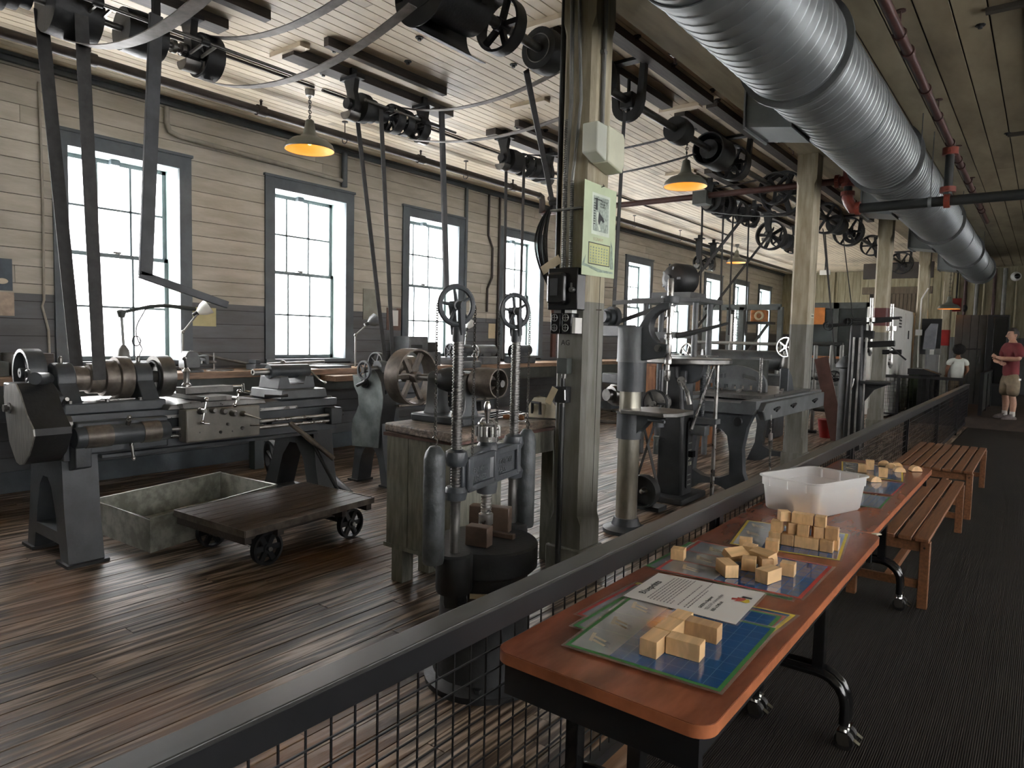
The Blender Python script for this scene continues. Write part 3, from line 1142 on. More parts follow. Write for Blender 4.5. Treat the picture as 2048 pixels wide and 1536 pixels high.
def caster(root, x, y):
    c = MB()
    c.cyl((x, y, .075), (x, y, .1), .014)
    c.prism([(x - .02, .078), (x + .02, .078), (x + .028, .03), (x + .012, .022), (x - .012, .022), (x - .02, .04)], 'y', y - .022, y - .019)
    c.prism([(x - .02, .078), (x + .02, .078), (x + .028, .03), (x + .012, .022), (x - .012, .022), (x - .02, .04)], 'y', y + .019, y + .022)
    c.box(x - .02, x + .02, y - .022, y + .022, .074, .079)
    o = part(root, 'caster', c, CHROME)
    part(o, 'caster_wheel', MB().lathe([(0, -.014), (.036, -.014), (.038, -.008), (.038, .008), (.036, .014), (0, .014)], (x + .004, y, .038), (0, 1, 0), 20), RUBB)
    part(o, 'brake_lever', MB().cbox((x + .045, y, .045), .035, .022, .006, ry=.5), CHROME)


def ftable(label, x0, x1, y0, y1, legs):
    t = thing('folding_table', label, 'table', ((x0 + x1) / 2, (y0 + y1) / 2, 0), group=None)
    top = part(t, 'tabletop', MB().prism(rrect(x0 + .002, x1 - .002, y0 + .002, y1 - .002, .05), 'z', TZ - .024, TZ), LAMIN, smooth=30)
    o = rrect(x0, x1, y0, y1, .052)
    i = rrect(x0 + .0025, x1 - .0025, y0 + .0025, y1 - .0025, .05)
    part(top, 'edge_band', MB().holed(o, [i[::-1]], 'z', TZ - .032, TZ - .0015), LAMEDGE, smooth=30)
    a = MB()
    a.box(x0 + .03, x1 - .03, y0 + .02, y0 + .045, TZ - .125, TZ - .026)
    a.box(x0 + .03, x1 - .03, y1 - .045, y1 - .02, TZ - .125, TZ - .026)
    a.box(x0 + .05, x0 + .075, y0 + .045, y1 - .045, TZ - .125, TZ - .026)
    a.box(x1 - .075, x1 - .05, y0 + .045, y1 - .045, TZ - .125, TZ - .026)
    part(t, 'apron', a, BLKP)
    for y, xs, feet in legs:
        lg = MB()
        for x in xs:
            lg.box(x - .022, x + .022, y - .022, y + .022, .26, TZ - .03)
        lg.box(min(xs) - .022, max(xs) + .022, y - .02, y + .02, TZ - .09, TZ - .05)
        part(t, 'leg_frame', lg, BLKG, bevel=.003)
        xm = (feet[0] + feet[1]) / 2
        for k, dy in enumerate((-.028, .028)):
            pts = []
            for s in (0, 1):
                xe = feet[s]
                d = 1 if xe > xm else -1
                seq = [(xe, .10), (xe, .17)] + [(xe - d * (.11 - .11 * cos(radians(q))), .17 + .11 * sin(radians(q))) for q in (20, 40, 60, 75, 90)]
                seq = [(p[0], y + dy, p[1]) for p in seq]
                pts += seq if s == 0 else seq[::-1]
            part(t, 'foot_tube', MB().tube(pts, .019, 10), BLKG)
        for xe in feet:
            caster(t, xe, y - .028)
            caster(t, xe, y + .028)
        br = MB().bar((xs[0] + .03, y + .05, TZ - .14), (xs[0] + .09, y + .3, TZ - .05), .022, .005)
        br.cyl((xs[0] + .028, y + .05, TZ - .15), (xs[0] + .04, y + .05, TZ - .15), .009)
        part(t, 'folding_brace', br, BLKG)
    return t


ftable('reddish-brown laminate folding table with the white instruction sheet', -1.155, -.535, 1.44, 3.46, [(1.75, (-1.07, -.86), (-1.12, -.82)), (2.93, (-.65, -.80), (-.89, -.54))])
ftable('reddish-brown laminate folding table holding the frosted plastic bin', -1.165, -.575, 3.463, 5.62, [(4.7, (-.72, -.95), (-1.05, -.61))])
ch_ = solo('edge_chip', 'pale splintered chip of laminate where the two folding tables meet', 'chip', MB().prism([(-.575, 3.455), (-.553, 3.45), (-.536, 3.47), (-.55, 3.485)], 'z', TZ - .001, TZ + .004), CREMI)


# ================================================================ laminated cards
class Card:
    def __init__(s, name, label, A, B, C, D, z, group=None, cat='card'):
        s.q = [Vector((p[0], p[1])) for p in (A, B, C, D)]
        s.z = z
        c = sum(s.q, Vector((0, 0))) / 4
        s.o = thing(name, label, cat, (c.x, c.y, z), group=group)
        s.k = 0
        m_ = MB()
        f = [s.P(*p) for p in ((-.02, -.02), (1.02, -.02), (1.02, 1.02), (-.02, 1.02))]
        m_.prism([(p.x, p.y) for p in f], 'z', z, z + .0012)
        part(s.o, 'lamination_film', m_, FILM, smooth=0)

    def P(s, u, v):
        a, b, c, d = s.q
        return a * ((1 - u) * (1 - v)) + b * (u * (1 - v)) + c * (u * v) + d * ((1 - u) * v)

    def poly(s, polys, name, m, lift, par=None):
        mb = MB()
        z = s.z + .0014 + lift * .00022
        for pl in polys:
            pts = [s.P(*p) for p in pl]
            mb.add([(p.x, p.y, z) for p in pts], [tuple(range(len(pts)))])
        return part(par or s.o, name, mb, m, smooth=0)


def R(u0, u1, v0, v1):
    return [(u0, v0), (u1, v0), (u1, v1), (u0, v1)]


def blueprint_card(name, label, A, B, C, D, z, border, split=.30, lines=True, pics=True, group=None, grey_lines=None):
    c = Card(name, label, A, B, C, D, z, group)
    c.poly([R(0, 1, 0, 1)], 'printed_border', border, 0)
    e = .026
    c.poly([R(split, 1 - e, e, 1 - e)], 'blue_field', BLUI, 1)
    g = c.poly([R(e, split, e, 1 - e)], 'photo_strip', GRYI, 1)
    if lines:
        ln = []
        n = 8
        for i in range(1, n):
            u = split + (1 - e - split) * i / n
            ln.append(R(u - .0015, u + .0015, e, 1 - e))
        for i in range(1, 9):
            v = e + (1 - 2 * e) * i / 9
            ln.append(R(split, 1 - e, v - .0014, v + .0014))
        c.poly(ln, 'grid_lines', BLUL, 2)['kind'] = 'stuff'
    if pics:
        cream, navy, rule = [], [], []
        for k, v in enumerate((.17, .48, .80)):
            u = (e + split) / 2
            s_ = .05
            cream += [[(u - .07, v - .03), (u - .045, v - .035), (u - .075, v + .09), (u - .1, v + .085)],
                      [(u - .07, v + .03), (u + .03, v + .0), (u + .035, v + .02), (u - .065, v + .055)],
                      [(u - .055, v - .02), (u + .05, v - .055), (u + .055, v - .035), (u - .05, v + .005)]]
            navy += [[(u + .03, v + .0), (u + .075, v - .012), (u + .06, v + .012), (u + .035, v + .02)],
                     [(u + .05, v - .055), (u + .09, v - .065), (u + .08, v - .045), (u + .055, v - .035)]]
        for v in (.33, .64):
            rule.append(R(e, split, v - .002, v + .002))
        c.poly(cream, 'pictured_blocks', CREMI, 2, g)['kind'] = 'stuff'
        c.poly(navy, 'pictured_shadows', NAVYI, 2, g)['kind'] = 'stuff'
        for rl in (rule if grey_lines is None else [R(e, split, v - .006, v + .006) for v in (.33, .64)]):
            c.poly([rl], 'strip_rule', grey_lines or INKG, 3, g)
    return c


z0 = TZ + .001
# fanned set beside the nearest table end
blueprint_card('blueprint_card', 'blueprint puzzle card with yellow border at the bottom of the fanned stack', (-1.088, 1.85), (-.60, 1.88), (-.572, 2.24), (-1.09, 2.17), z0, YELI, pics=False)
blueprint_card('blueprint_card', 'blueprint puzzle card with red border inside the fanned stack', (-1.10, 1.785), (-.62, 1.80), (-.59, 2.205), (-1.09, 2.14), z0 + .002, REDI, pics=False)
blueprint_card('blueprint_card', 'green-bordered blueprint puzzle card lying under the top card of the fanned stack', (-1.06, 1.70), (-.60, 1.72), (-.60, 2.19), (-1.06, 2.13), z0 + .004, GRNI)
blueprint_card('blueprint_card', 'green-bordered blueprint puzzle card carrying an F-shaped row of blocks', (-1.005, 1.575), (-.575, 1.605), (-.585, 2.08), (-1.04, 2.035), z0 + .006, GRNI)
# middle set
blueprint_card('blueprint_card', 'green-bordered puzzle card poking out beneath the red-bordered card', (-1.15, 2.35), (-.62, 2.36), (-.63, 2.78), (-1.15, 2.76), z0, GRNI)
blueprint_card('blueprint_card', 'yellow-edged puzzle card hidden under the red-bordered card', (-1.08, 2.36), (-.63, 2.38), (-.62, 2.82), (-1.09, 2.80), z0 + .002, YELI, pics=False)
blueprint_card('blueprint_card', 'red-bordered blueprint puzzle card under the loose pile of blocks', (-1.10, 2.33), (-.595, 2.385), (-.595, 2.815), (-1.12, 2.79), z0 + .004, REDI, split=.42, grey_lines=REDI)
blueprint_card('blueprint_card', 'yellow-bordered blueprint puzzle card under the stacked wall of blocks', (-1.01, 2.85), (-.595, 2.93), (-.655, 3.37), (-1.085, 3.29), z0, YELI)
# far table
blueprint_card('blueprint_card', 'yellow-bordered blueprint puzzle card at the far end of the tables under four upright blocks', (-1.02, 4.93), (-.66, 4.92), (-.74, 5.48), (-1.13, 5.44), z0, YELI)
blueprint_card('blueprint_card', 'red-bordered blueprint puzzle card behind the plastic bin', (-1.0, 4.38), (-.64, 4.42), (-.64, 4.87), (-1.0, 4.84), z0, REDI)
blueprint_card('blueprint_card', 'green-bordered blueprint puzzle card partly behind the plastic bin', (-.98, 3.98), (-.635, 4.02), (-.64, 4.36), (-.98, 4.33), z0, GRNI, pics=False)

# instruction sheet
sh = Card('instruction_sheet', 'white laminated instruction sheet headed Blueprints with a small coloured emblem', (-1.055, 2.0), (-.685, 2.02), (-.70, 2.345), (-1.065, 2.285), z0 + .009, cat='sheet')
sh.poly([R(0, 1, 0, 1)], 'paper', PAPER, 0)


def tmat(u, v, dz=.0021):
    p = sh.P(u, v)
    d = (sh.P(u, 1) - sh.P(u, 0)).normalized()
    return Matrix(((d.x, -d.y, 0, p.x), (d.y, d.x, 0, p.y), (0, 0, 1, sh.z + dz), (0, 0, 0, 1)))


part(sh.o, 'heading', text_mb('Blueprints', .036, tmat(.135, .20), .0002), INK, smooth=0)
lines = MB()
for i, (v0, v1) in enumerate(((.12, .92), (.1, .94), (.1, .93), (.1, .95), (.1, .94), (.1, .93), (.1, .96), (.1, .22), (None, None), (.12, .86), (None, None), (.1, .98), (.1, .72))):
    if v0 is None:
        continue
    u = .19 + i * .031
    v = v0
    rnd = random.Random(i)
    while v < v1:
        ln = rnd.uniform(.025, .06)
        e_ = min(v + ln, v1)
        q = [sh.P(u - .0055, v), sh.P(u + .0055, v), sh.P(u + .0055, e_), sh.P(u - .0055, e_)]
        k0 = len(lines.v)
        lines.add([(p.x, p.y, sh.z + .0021) for p in q], [(0, 1, 2, 3)])
        v = e_ + .012
part(sh.o, 'body_text', lines, mat('print_grey_text', (.20, .19, .20), .5), smooth=0, kind='stuff')
for i, t_ in enumerate(('GREEN is Beginner', 'YELLOW is Intermediate', 'RED is Difficult')):
    part(sh.o, 'legend_line', text_mb(t_, .0155, tmat(.655 + i * .055, .18), .0002), INK if i != 1 else MATS['print_grey_text'], smooth=0)
em = [(.80, .60), (.84, .63), (.83, .57), (.875, .60), (.905, .60), (.905, .70), (.87, .735), (.865, .70), (.83, .71), (.835, .67), (.79, .66)]
sh.poly([em], 'emblem_red', REDI, 3)
sh.poly([[(.875, .60), (.93, .585), (.955, .62), (.93, .70), (.905, .69), (.9, .64)]], 'emblem_yellow', YELI, 4)
sh.poly([[(.86, .715), (.945, .715), (.945, .76), (.86, .765)]], 'emblem_black', INK, 4)

# ================================================================ wooden blocks
BZ = TZ + .0095


def block(label, cx, cy, z, lx, ly, lz, rz=0.0, m=None, group=None, ry=0.0):
    o = bpy.data.objects.new('wooden_block', None)
    bpy.data.objects.remove(o)
    mb = MB().cbox((0, 0, lz / 2), lx, ly, lz)
    o = mesh_obj('wooden_block', mb, m or BLOCKW, 40)
    o.location = (cx, cy, z)
    o.rotation_euler = (0, ry, rz)
    bv = o.modifiers.new('bevel', 'BEVEL')
    bv.width = .0013
    bv.segments = 2
    FR[o] = Matrix.Translation((cx, cy, z))
    return tag(o, label, 'block', group)


U = .047
g = 'blocks of the F-shaped row'
z = z0 + .008
block('maple block at the near end of the F-shaped row', -.795, 1.70, z, .05, .09, U, .03, group=g)
block('maple block in the middle of the spine of the F-shaped row', -.797, 1.795, z, .05, .095, U, .03, group=g)
block('maple block at the far end of the spine of the F-shaped row', -.80, 1.88, z, .05, .07, U, .03, group=g)
block('lower maple arm block of the F-shaped row', -.722, 1.735, z, .094, .048, U, .08, group=g)
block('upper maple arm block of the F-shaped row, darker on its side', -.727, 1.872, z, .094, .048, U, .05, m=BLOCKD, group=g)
g = 'loose pile of blocks on the red-bordered card'
z = z0 + .0065
lab = 'maple block in the loose pile on the red-bordered card'
block('small maple cube lying apart on the strip of the red-bordered card', -1.085, 2.50, z, .05, .05, .042, .2)
plabs = ['long maple block lying end-on at the near corner of the loose pile', 'long maple block lying nearest the table edge in the loose pile', 'upright maple cube at the table-edge side of the loose pile', 'flat maple block tipped up on top of the loose pile', 'dark shaded cube in the hollow of the loose pile', 'maple block leaning across the back of the loose pile', 'cube behind the tipped block of the loose pile', 'cube at the back of the loose pile touching the railing side', 'cube standing between the loose pile and the stacked wall', 'small dark cube wedged in the middle of the loose pile']
for nb, (x, y, lx, ly, rz, zz, ry) in enumerate(((-.875, 2.455, .05, .09, .75, 0, 0), (-.735, 2.485, .05, .09, -.25, 0, 0), (-.70, 2.60, .05, .045, .1, 0, 0), (-.90, 2.60, .05, .09, -.5, .022, .45),
                                  (-.83, 2.56, .05, .05, .25, 0, 0), (-.80, 2.64, .05, .09, 1.2, .012, -.2), (-.88, 2.72, .05, .05, .1, 0, 0), (-.925, 2.80, .05, .05, .3, .0, 0), (-.84, 2.87, .05, .05, .2, -.004, 0), (-.78, 2.60, .045, .045, .6, 0, 0))):
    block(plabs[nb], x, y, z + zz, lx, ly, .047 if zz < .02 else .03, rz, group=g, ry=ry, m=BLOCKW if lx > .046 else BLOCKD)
g = 'stacked wall of blocks on the yellow-bordered card'
z = z0 + .0025
for i, (lx, x) in enumerate(((.048, -.868), (.05, -.816), (.094, -.742), (.05, -.666))):
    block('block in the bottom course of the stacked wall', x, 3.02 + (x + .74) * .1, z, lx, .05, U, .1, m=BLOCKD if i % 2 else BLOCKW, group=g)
block('block in the bottom course of the stacked wall', -.655, 3.075, z, .05, .05, U, .1, group=g)
for i, x in enumerate((-.865, -.806, -.76, -.706)):
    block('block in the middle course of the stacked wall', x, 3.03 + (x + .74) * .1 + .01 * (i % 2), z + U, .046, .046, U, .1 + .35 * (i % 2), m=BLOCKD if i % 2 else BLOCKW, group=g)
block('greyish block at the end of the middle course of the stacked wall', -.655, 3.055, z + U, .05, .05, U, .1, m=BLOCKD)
for i, x in enumerate((-.845, -.79, -.748, -.70)):
    block('block in the top course of the stacked wall', x, 3.045 + (x + .74) * .1, z + 2 * U, .043, .043, U * .9, .1 + .5 * (i == 0), group=g)
# far card
z = z0 + .003
for (x, y, lz, l) in ((-.925, 5.08, .05, 'maple cube standing on the far yellow-bordered card next to a taller block'), (-.905, 5.22, .065, 'tall maple block standing on the far yellow-bordered card'), (-.785, 4.99, .058, 'wide maple cube standing on the near edge of the far yellow-bordered card')):
    block(l, x, y, z, .052, .052, lz, .2)
block('upright maple block between the bin and the green-bordered card', -.80, 4.12, z, .03, .05, .075, .1)
for k, (x, y, l) in enumerate(((-.86, 5.47, 'half-round maple block'), (-.80, 5.38, 'half-round maple block'), (-.775, 5.46, 'half-round maple block'), (-.735, 5.28, 'half-round maple block'), (-.655, 5.40, 'half-round maple block'), (-.80, 4.78, 'half-round maple block'))):
    mb = MB().prism(arc(0, 0, .035, 0, 180, 12), 'y', -.025, .025)
    o = mesh_obj('half_round_block', mb, BLOCKW)
    o.location = (x, y, z + .0005)
    o.rotation_euler = (0, 0, .15 * k)
    tag(o, ['half-round maple block on the far yellow-bordered card', 'half-round maple block lying alone on the bare tabletop', 'half-round maple block on the red-bordered card behind the bin'][0 if k < 4 else k - 3], 'block', 'half-round blocks')

# ================================================================ plastic bin
bA, bB, bC, bD = [Vector((p[0], p[1])) for p in ((-1.14, 3.585), (-.845, 3.515), (-.665, 3.95), (-.985, 4.04))]
bc = (bA + bB + bC + bD) / 4
bn = thing('plastic_bin', 'frosted clear plastic bin with a rolled rim holding loose blocks', 'bin', (bc.x, bc.y, TZ))
e1 = (bB - bA).normalized()
e2 = (bD - bA).normalized()
L1, L2 = .325, .475


def ring(s, z, r, n=6):
    pts = rrect(-L1 / 2 * s, L1 / 2 * s, -L2 / 2 * s, L2 / 2 * s, r, n)
    return [Vector((bc.x, bc.y, 0)) + Vector((e1.x, e1.y, 0)) * p[0] + Vector((e2.x, e2.y, 0)) * p[1] + Vector((0, 0, z)) for p in pts]


def loft(rings, cap=True):
    m_ = MB()
    n = len(rings[0])
    for r_ in rings:
        m_.v += r_
    for j in range(len(rings) - 1):
        for i in range(n):
            m_.f.append((j * n + i, j * n + (i + 1) % n, (j + 1) * n + (i + 1) % n, (j + 1) * n + i))
    if cap:
        m_.f.append(tuple(range(n))[::-1])
    return m_


zt = TZ + .178
part(bn, 'shell', loft([ring(.84, TZ + .002, .035), ring(.88, TZ + .012, .04), ring(.935, zt - .05, .04), ring(.965, zt - .05, .042), ring(.975, zt - .006, .045)]), BINP)
part(bn, 'rim', loft([ring(.975, zt - .008, .045), ring(1.02, zt - .008, .05), ring(1.03, zt - .003, .05), ring(1.02, zt + .002, .05), ring(.975, zt, .045)], cap=False), BINP)
rb = MB()
for s in (-.3, 0, .3):
    for sg in (-1, 1):
        p = Vector((bc.x, bc.y, zt - .03)) + Vector((e1.x, e1.y, 0)) * (s * L1) + Vector((e2.x, e2.y, 0)) * (sg * L2 * .485)
        rb.cbox(p, .008, .012, .045, atan2(e1.y, e1.x))
part(bn, 'ribs', rb, BINP)
for k in range(9):
    a, b = random.uniform(-.34, .34), random.uniform(-.36, .36)
    p = bc + e1 * (a * L1) + e2 * (b * L2)
    block('loose block seen through the frosted wall of the bin', p.x, p.y, TZ + .008, .045, .045, .045, random.uniform(0, 1.5), group='blocks inside the bin')

# ================================================================ slatted benches
def bench(label, x0, x1, y0, y1, n, zt=.44):
    b = thing('slatted_bench', label, 'bench', ((x0 + x1) / 2, (y0 + y1) / 2, 0))
    wd = (x1 - x0) / n
    for i in range(n):
        a = x0 + i * wd
        part(b, 'slat', MB().box(a + .006, a + wd - .012, y0, y1, zt - .024, zt), TEAK, bevel=.004)
    for y in (y0 + .03, y1 - .07):
        part(b, 'end_rail', MB().box(x0 + .02, x1 - .02, y, y + .04, zt - .09, zt - .024), TEAK, bevel=.003)
        for x in (x0 + .005, x1 - .06):
            part(b, 'leg', MB().box(x, x + .055, y - .01, y + .045, 0, zt - .024), TEAK, bevel=.004)
        part(b, 'low_rail', MB().box(x0 + .05, x1 - .05, y + .005, y + .03, .12, .17), TEAK)
    part(b, 'stretcher', MB().box((x0 + x1) / 2 - .02, (x0 + x1) / 2 + .02, y0 + .06, y1 - .06, .125, .165), TEAK)
    for x in (x0 + .05, x1 - .075):
        part(b, 'side_rail', MB().box(x, x + .025, y0 + .05, y1 - .05, zt - .08, zt - .024), TEAK)
    bo = MB().cyl((x1 - .035, y0 + .018, zt - .06), (x1 - .035, y0 + .012, zt - .06), .006)
    part(b, 'bolt', bo, CHROME)
    return b


bench('low slatted teak bench standing beside the folding tables', -.93, -.47, 4.76, 7.05, 5)
bench('wide slatted teak bench standing behind the lower bench', -1.12, -.45, 7.55, 9.5, 8, .455)
# ================================================================ spiral duct
DX, DZ, DR = -1.56, 3.69, 0.355
duct = thing('spiral_air_duct', 'large round galvanised spiral air duct hanging over the walkway', 'duct', (DX, 1.0, DZ - DR))
prof = [(DR - .004, 0)]
y = 0.0
while y < 22.0:
    prof += [(DR, y), (DR, y + .105), (DR + .005, y + .109), (DR + .005, y + .116), (DR, y + .12)]
    y += .12
part(duct, 'spiral_tube', MB().lathe(prof, (DX, 1.0, DZ), (0, 1, 0), 40), DUCT)
for y in (5.25, 8.75, 13.6, 18.0, 22.2):
    part(duct, 'flange_ring', MB().lathe([(DR, -.02), (DR + .045, -.02), (DR + .045, .02), (DR, .02)], (DX, y, DZ), (0, 1, 0), 40), DUCTF)
for y in (3.5, 6.8, 10.5, 15.6, 20.2):
    part(duct, 'joint_band', MB().lathe([(DR + .004, -.03), (DR + .012, -.03), (DR + .012, .03), (DR + .004, .03)], (DX, y, DZ), (0, 1, 0), 40), DUCT)
for y in (5.95, 10.6, 14.8, 19.2):
    b = MB()
    b.prism([(DX - .58, 3.42), (DX - .58, 3.76), (DX - .2, 3.82), (DX - .2, 3.36)], 'y', y, y + .55)
    part(duct, 'side_outlet', b, DUCT)
    part(duct, 'outlet_grille', MB().box(DX - .595, DX - .58, y - .02, y + .57, 3.40, 3.78), DUCT)
for y in (2.2, 8.6, 13.2, 18.0):
    for s in (-1, 1):
        part(duct, 'hanger_rod', MB().cyl((DX + s * (DR + .02), y, DZ), (DX + s * (DR + .02), y, CEIL), .006, seg=6), DUCTF)

# ================================================================ pipes
def coupling(mb, y, x, z, r, axis=(0, 1, 0), ln=.07):
    mb.lathe([(r, -ln / 2), (r * 1.35, -ln / 2), (r * 1.35, ln / 2), (r, ln / 2)], (x, y, z), axis, 14)


def rods(root, xs, z0, mat_=PIPEB, x=None):
    for y in xs:
        m_ = MB().cyl((x, y, z0), (x, y, CEIL), .006, seg=6)
        m_.lathe([(0, 0), (.035, 0), (.035, .01), (0, .01)], (x, y, CEIL - .01), (0, 0, 1), 10)
        m_.torus((x, y, z0), (0, 1, 0), .045, .006, 12, 5)
        part(root, 'hanger', m_, mat_)


p = thing('sprinkler_pipe', 'maroon sprinkler pipe with couplings running over the walkway', 'pipe', (-1.0, 2.0, 3.86))
part(p, 'pipe', MB().cyl((-1.0, 1.5, 3.9), (-1.0, 15.5, 3.9), .037), MAROON)
cp = MB()
for y in (6.3, 7.3, 9.35, 10.6, 11.6, 12.8, 13.9):
    c1 = MB()
    coupling(c1, y, -1.0, 3.9, .037)
    part(p, 'coupling', c1, MAROON)
rods(p, (5.9, 8.2, 10.2, 12.2, 14.2), 3.9, MAROON, -1.0)
p = thing('cross_main_pipe', 'black water main crossing under the duct with red grooved fittings', 'pipe', (0, 9.4, 3.25))
part(p, 'pipe', MB().cyl((-1.93, 9.4, 3.265), (RX, 9.4, 3.265), .058), PIPEK)
el = MB().tube([(-1.93, 9.4, 3.265), (-1.99, 9.4, 3.2655), (-2.04, 9.4, 3.345), (-2.06, 9.4, 3.40), (-2.06, 9.4, 3.46)], .066, 14)
part(p, 'elbow', el, REDP)
part(p, 'riser', MB().cyl((-2.06, 9.4, 3.44), (-2.06, 9.4, 3.6), .05), PIPEK)
te = MB().cyl((-2.06, 9.4, 3.55), (-2.06, 9.4, 3.83), .068)
te.cyl((-2.06, 9.4, 3.62), (-2.2, 9.4, 3.62), .06)
part(p, 'tee_fitting', te, REDP)
for (a, b) in (((-1.96, 9.4, 3.265), (-1.91, 9.4, 3.265)), ((-2.06, 9.4, 3.43), (-2.06, 9.4, 3.48)), ((-2.06, 9.4, 3.54), (-2.06, 9.4, 3.58)), ((-1.03, 9.4, 3.265), (-.97, 9.4, 3.265)), ((-1.0, 9.4, 3.36), (-1.0, 9.4, 3.42)), ((-1.0, 9.4, 3.78), (-1.0, 9.4, 3.86)), ((-2.16, 9.4, 3.62), (-2.21, 9.4, 3.62))):
    m_ = MB().cyl(a, b, .082)
    q = Vector(a).lerp(Vector(b), .5)
    hz = abs(a[2] - b[2]) < .01
    for s in (-1, 1):
        m_.cbox(q + (Vector((0, s * .09, 0))), .03, .03, .03)
    part(p, 'grooved_coupling', m_, REDP)
part(p, 'drop_pipe', MB().cyl((-1.0, 9.4, 3.33), (-1.0, 9.4, 3.88), .045), PIPEK)
part(p, 'clamp_strap', MB().lathe([(.058, -.018), (.065, -.018), (.065, .018), (.058, .018)], (-1.17, 9.4, 3.265), (1, 0, 0), 16), DUCT)
part(p, 'hanger_rod', MB().cyl((-1.17, 9.4, 3.32), (-1.17, 9.4, CEIL), .006, seg=6), DUCTF)
part(p, 'branch_pipe', MB().cyl((-2.15, 9.4, 3.62), (-2.55, 9.4, 3.62), .042), MAROON)
p = thing('branch_pipe', 'dark maroon pipe running from the columns across to the window wall', 'pipe', (-4.6, 9.4, 3.6))
part(p, 'pipe', MB().cyl((-2.56, 9.4, 3.62), (-6.7, 9.4, 3.62), .042), MAROON)
part(p, 'junction_box', MB().box(-4.05, -3.85, 9.3, 9.5, 3.5, 3.68), DGRN)
p = thing('girder_pipe', 'maroon pipe running beside the girder above the line shaft', 'pipe', (-2.63, 2, 3.99))
part(p, 'pipe', MB().cyl((-2.63, 1.0, 4.02), (-2.63, 24, 4.02), .032), MAROON)
for y in (5.55, 7.6, 9.0, 12.6, 15.8):
    c1 = MB()
    coupling(c1, y, -2.63, 4.02, .032, ln=.1)
    c1.cyl((-2.63, y + .02, 4.02), (-2.63, y + .02, 3.93), .012)
    part(p, 'sprinkler_fitting', c1, MAROON)
p = thing('wall_side_pipe', 'dark brown sprinkler pipe running along the ceiling near the window wall', 'pipe', (-6.7, 1, 3.85))
part(p, 'pipe', MB().cyl((-6.7, -1, 3.9), (-6.7, 9.3, 3.9), .042), PIPEB)
part(p, 'elbow', MB().tube([(-6.7, 9.3, 3.9), (-6.7, 9.38, 3.88), (-6.7, 9.4, 3.8), (-6.7, 9.4, 3.62)], .05, 12), PIPEB)
for y in (2.6, 4.25, 6.6, 8.6):
    c1 = MB()
    coupling(c1, y, -6.7, 3.9, .042, ln=.1)
    c1.cyl((-6.7, y, 3.94), (-6.7, y, 4.0), .012)
    c1.lathe([(0, 0), (.022, 0), (.006, .02), (0, .02)], (-6.7, y, 4.0), (0, 0, 1), 10)
    part(p, 'sprinkler_head', c1, PIPEB)
rods(p, (5.35, 7.5), 3.86, PIPEB, -6.7)
p = thing('wall_side_pipe', 'dark brown sprinkler pipe of the far bays above the window wall', 'pipe', (-6.7, 12, 3.85))
part(p, 'pipe', MB().cyl((-6.7, 9.6, 3.9), (-6.7, 25.5, 3.9), .042), PIPEB)
rods(p, (10.4, 12.6, 14.8, 17.2), 3.88, PIPEB, -6.7)
p = thing('ceiling_conduit', 'thin dark conduit along the ceiling feeding the hanging lamps', 'conduit', (-5.9, 1, 4.03))
part(p, 'pipe', MB().cyl((-6.0, 2.6, 4.05), (-6.0, 4.4, 4.05), .014).cyl((-6.0, 4.5, 4.05), (-6.0, 16, 4.05), .014), PIPEB)
# wall pipes
p = thing('wall_pipe', 'cream pipe running along the top of the window wall above the second window', 'pipe', (WX + .06, 3.0, 3.6))
part(p, 'pipe', MB().tube([(WX + .05, 3.72, 3.97), (WX + .05, 3.72, 3.80), (WX + .05, 3.75, 3.72), (WX + .05, 3.85, 3.69), (WX + .05, 6.1, 3.63)], .028, 10), mat('cream_pipe', (.36, .34, .29), .5))
part(p, 'riser', MB().cyl((WX + .06, 6.1, 3.55), (WX + .06, 6.1, 4.0), .04), TRIMP)
for k, (yy, zb) in enumerate(((8.62, 1.3), (9.2, 2.0), (9.5, 1.2))):
    m_ = MB().tube([(WX + .03, yy, 4.0), (WX + .03, yy, 3.3), (WX + .03, yy + (.12 if k == 1 else 0), 3.1), (WX + .03, yy + (.12 if k == 1 else 0), 2.6), (WX + .03, yy, 2.4), (WX + .03, yy, zb)], .02 if k else .03, 8)
    solo('wall_conduit', ['thick painted pipe standing beside the third window', 'kinked conduit on the wall between the third and fourth windows', 'thin brown conduit beside the fourth window'][k], 'conduit', m_, [TRIMP, PIPEB, PIPEB][k])
m_ = MB().tube([Xp(78, 164, WX + .02), Xp(86, 420, WX + .02), Xp(88, 600, WX + .02), Xp(84, 612, WX + .02), Xp(97, 660, WX + .02), Xp(99, 715, WX + .02)], .012, 8)
solo('wall_cable', 'pale cable clipped to the wall beside the first window', 'cable', m_, mat('cream_pipe', (.36, .34, .29), .5))

# ================================================================ line shaft
SX, SZ = -3.08, 3.71


def drop_hanger(label, x, y, z, group, wd=.17, top=CEIL):
    o = thing('shaft_hanger', label, 'hanger', (x, y, z - .15), group=group)
    b = MB().box(x - wd - .07, x + wd + .07, y - .045, y + .045, top - .03, top)
    part(o, 'foot_plate', b, IRON2)
    out = [(x - wd, top - .03), (x - wd + .05, top - .03), (x - wd + .075, z + .02)] + arc(x, z - .02, wd - .085, 180, 360, 10) + [(x + wd - .075, z + .02), (x + wd - .05, top - .03), (x + wd, top - .03), (x + wd - .015, z - .02)] + arc(x, z - .03, wd - .02, 0, -180, 12)
    part(o, 'frame', MB().prism(out, 'y', y - .03, y + .03), IRON2, smooth=30)
    be = MB().box(x - .06, x + .06, y - .05, y + .05, z - .07, z + .07)
    be.cyl((x, y, z + .06), (x, y, z + .2), .016)
    be.cyl((x, y, z - .06), (x, y, z - .13), .016)
    part(o, 'bearing', be, IRON2, bevel=.01)
    return o


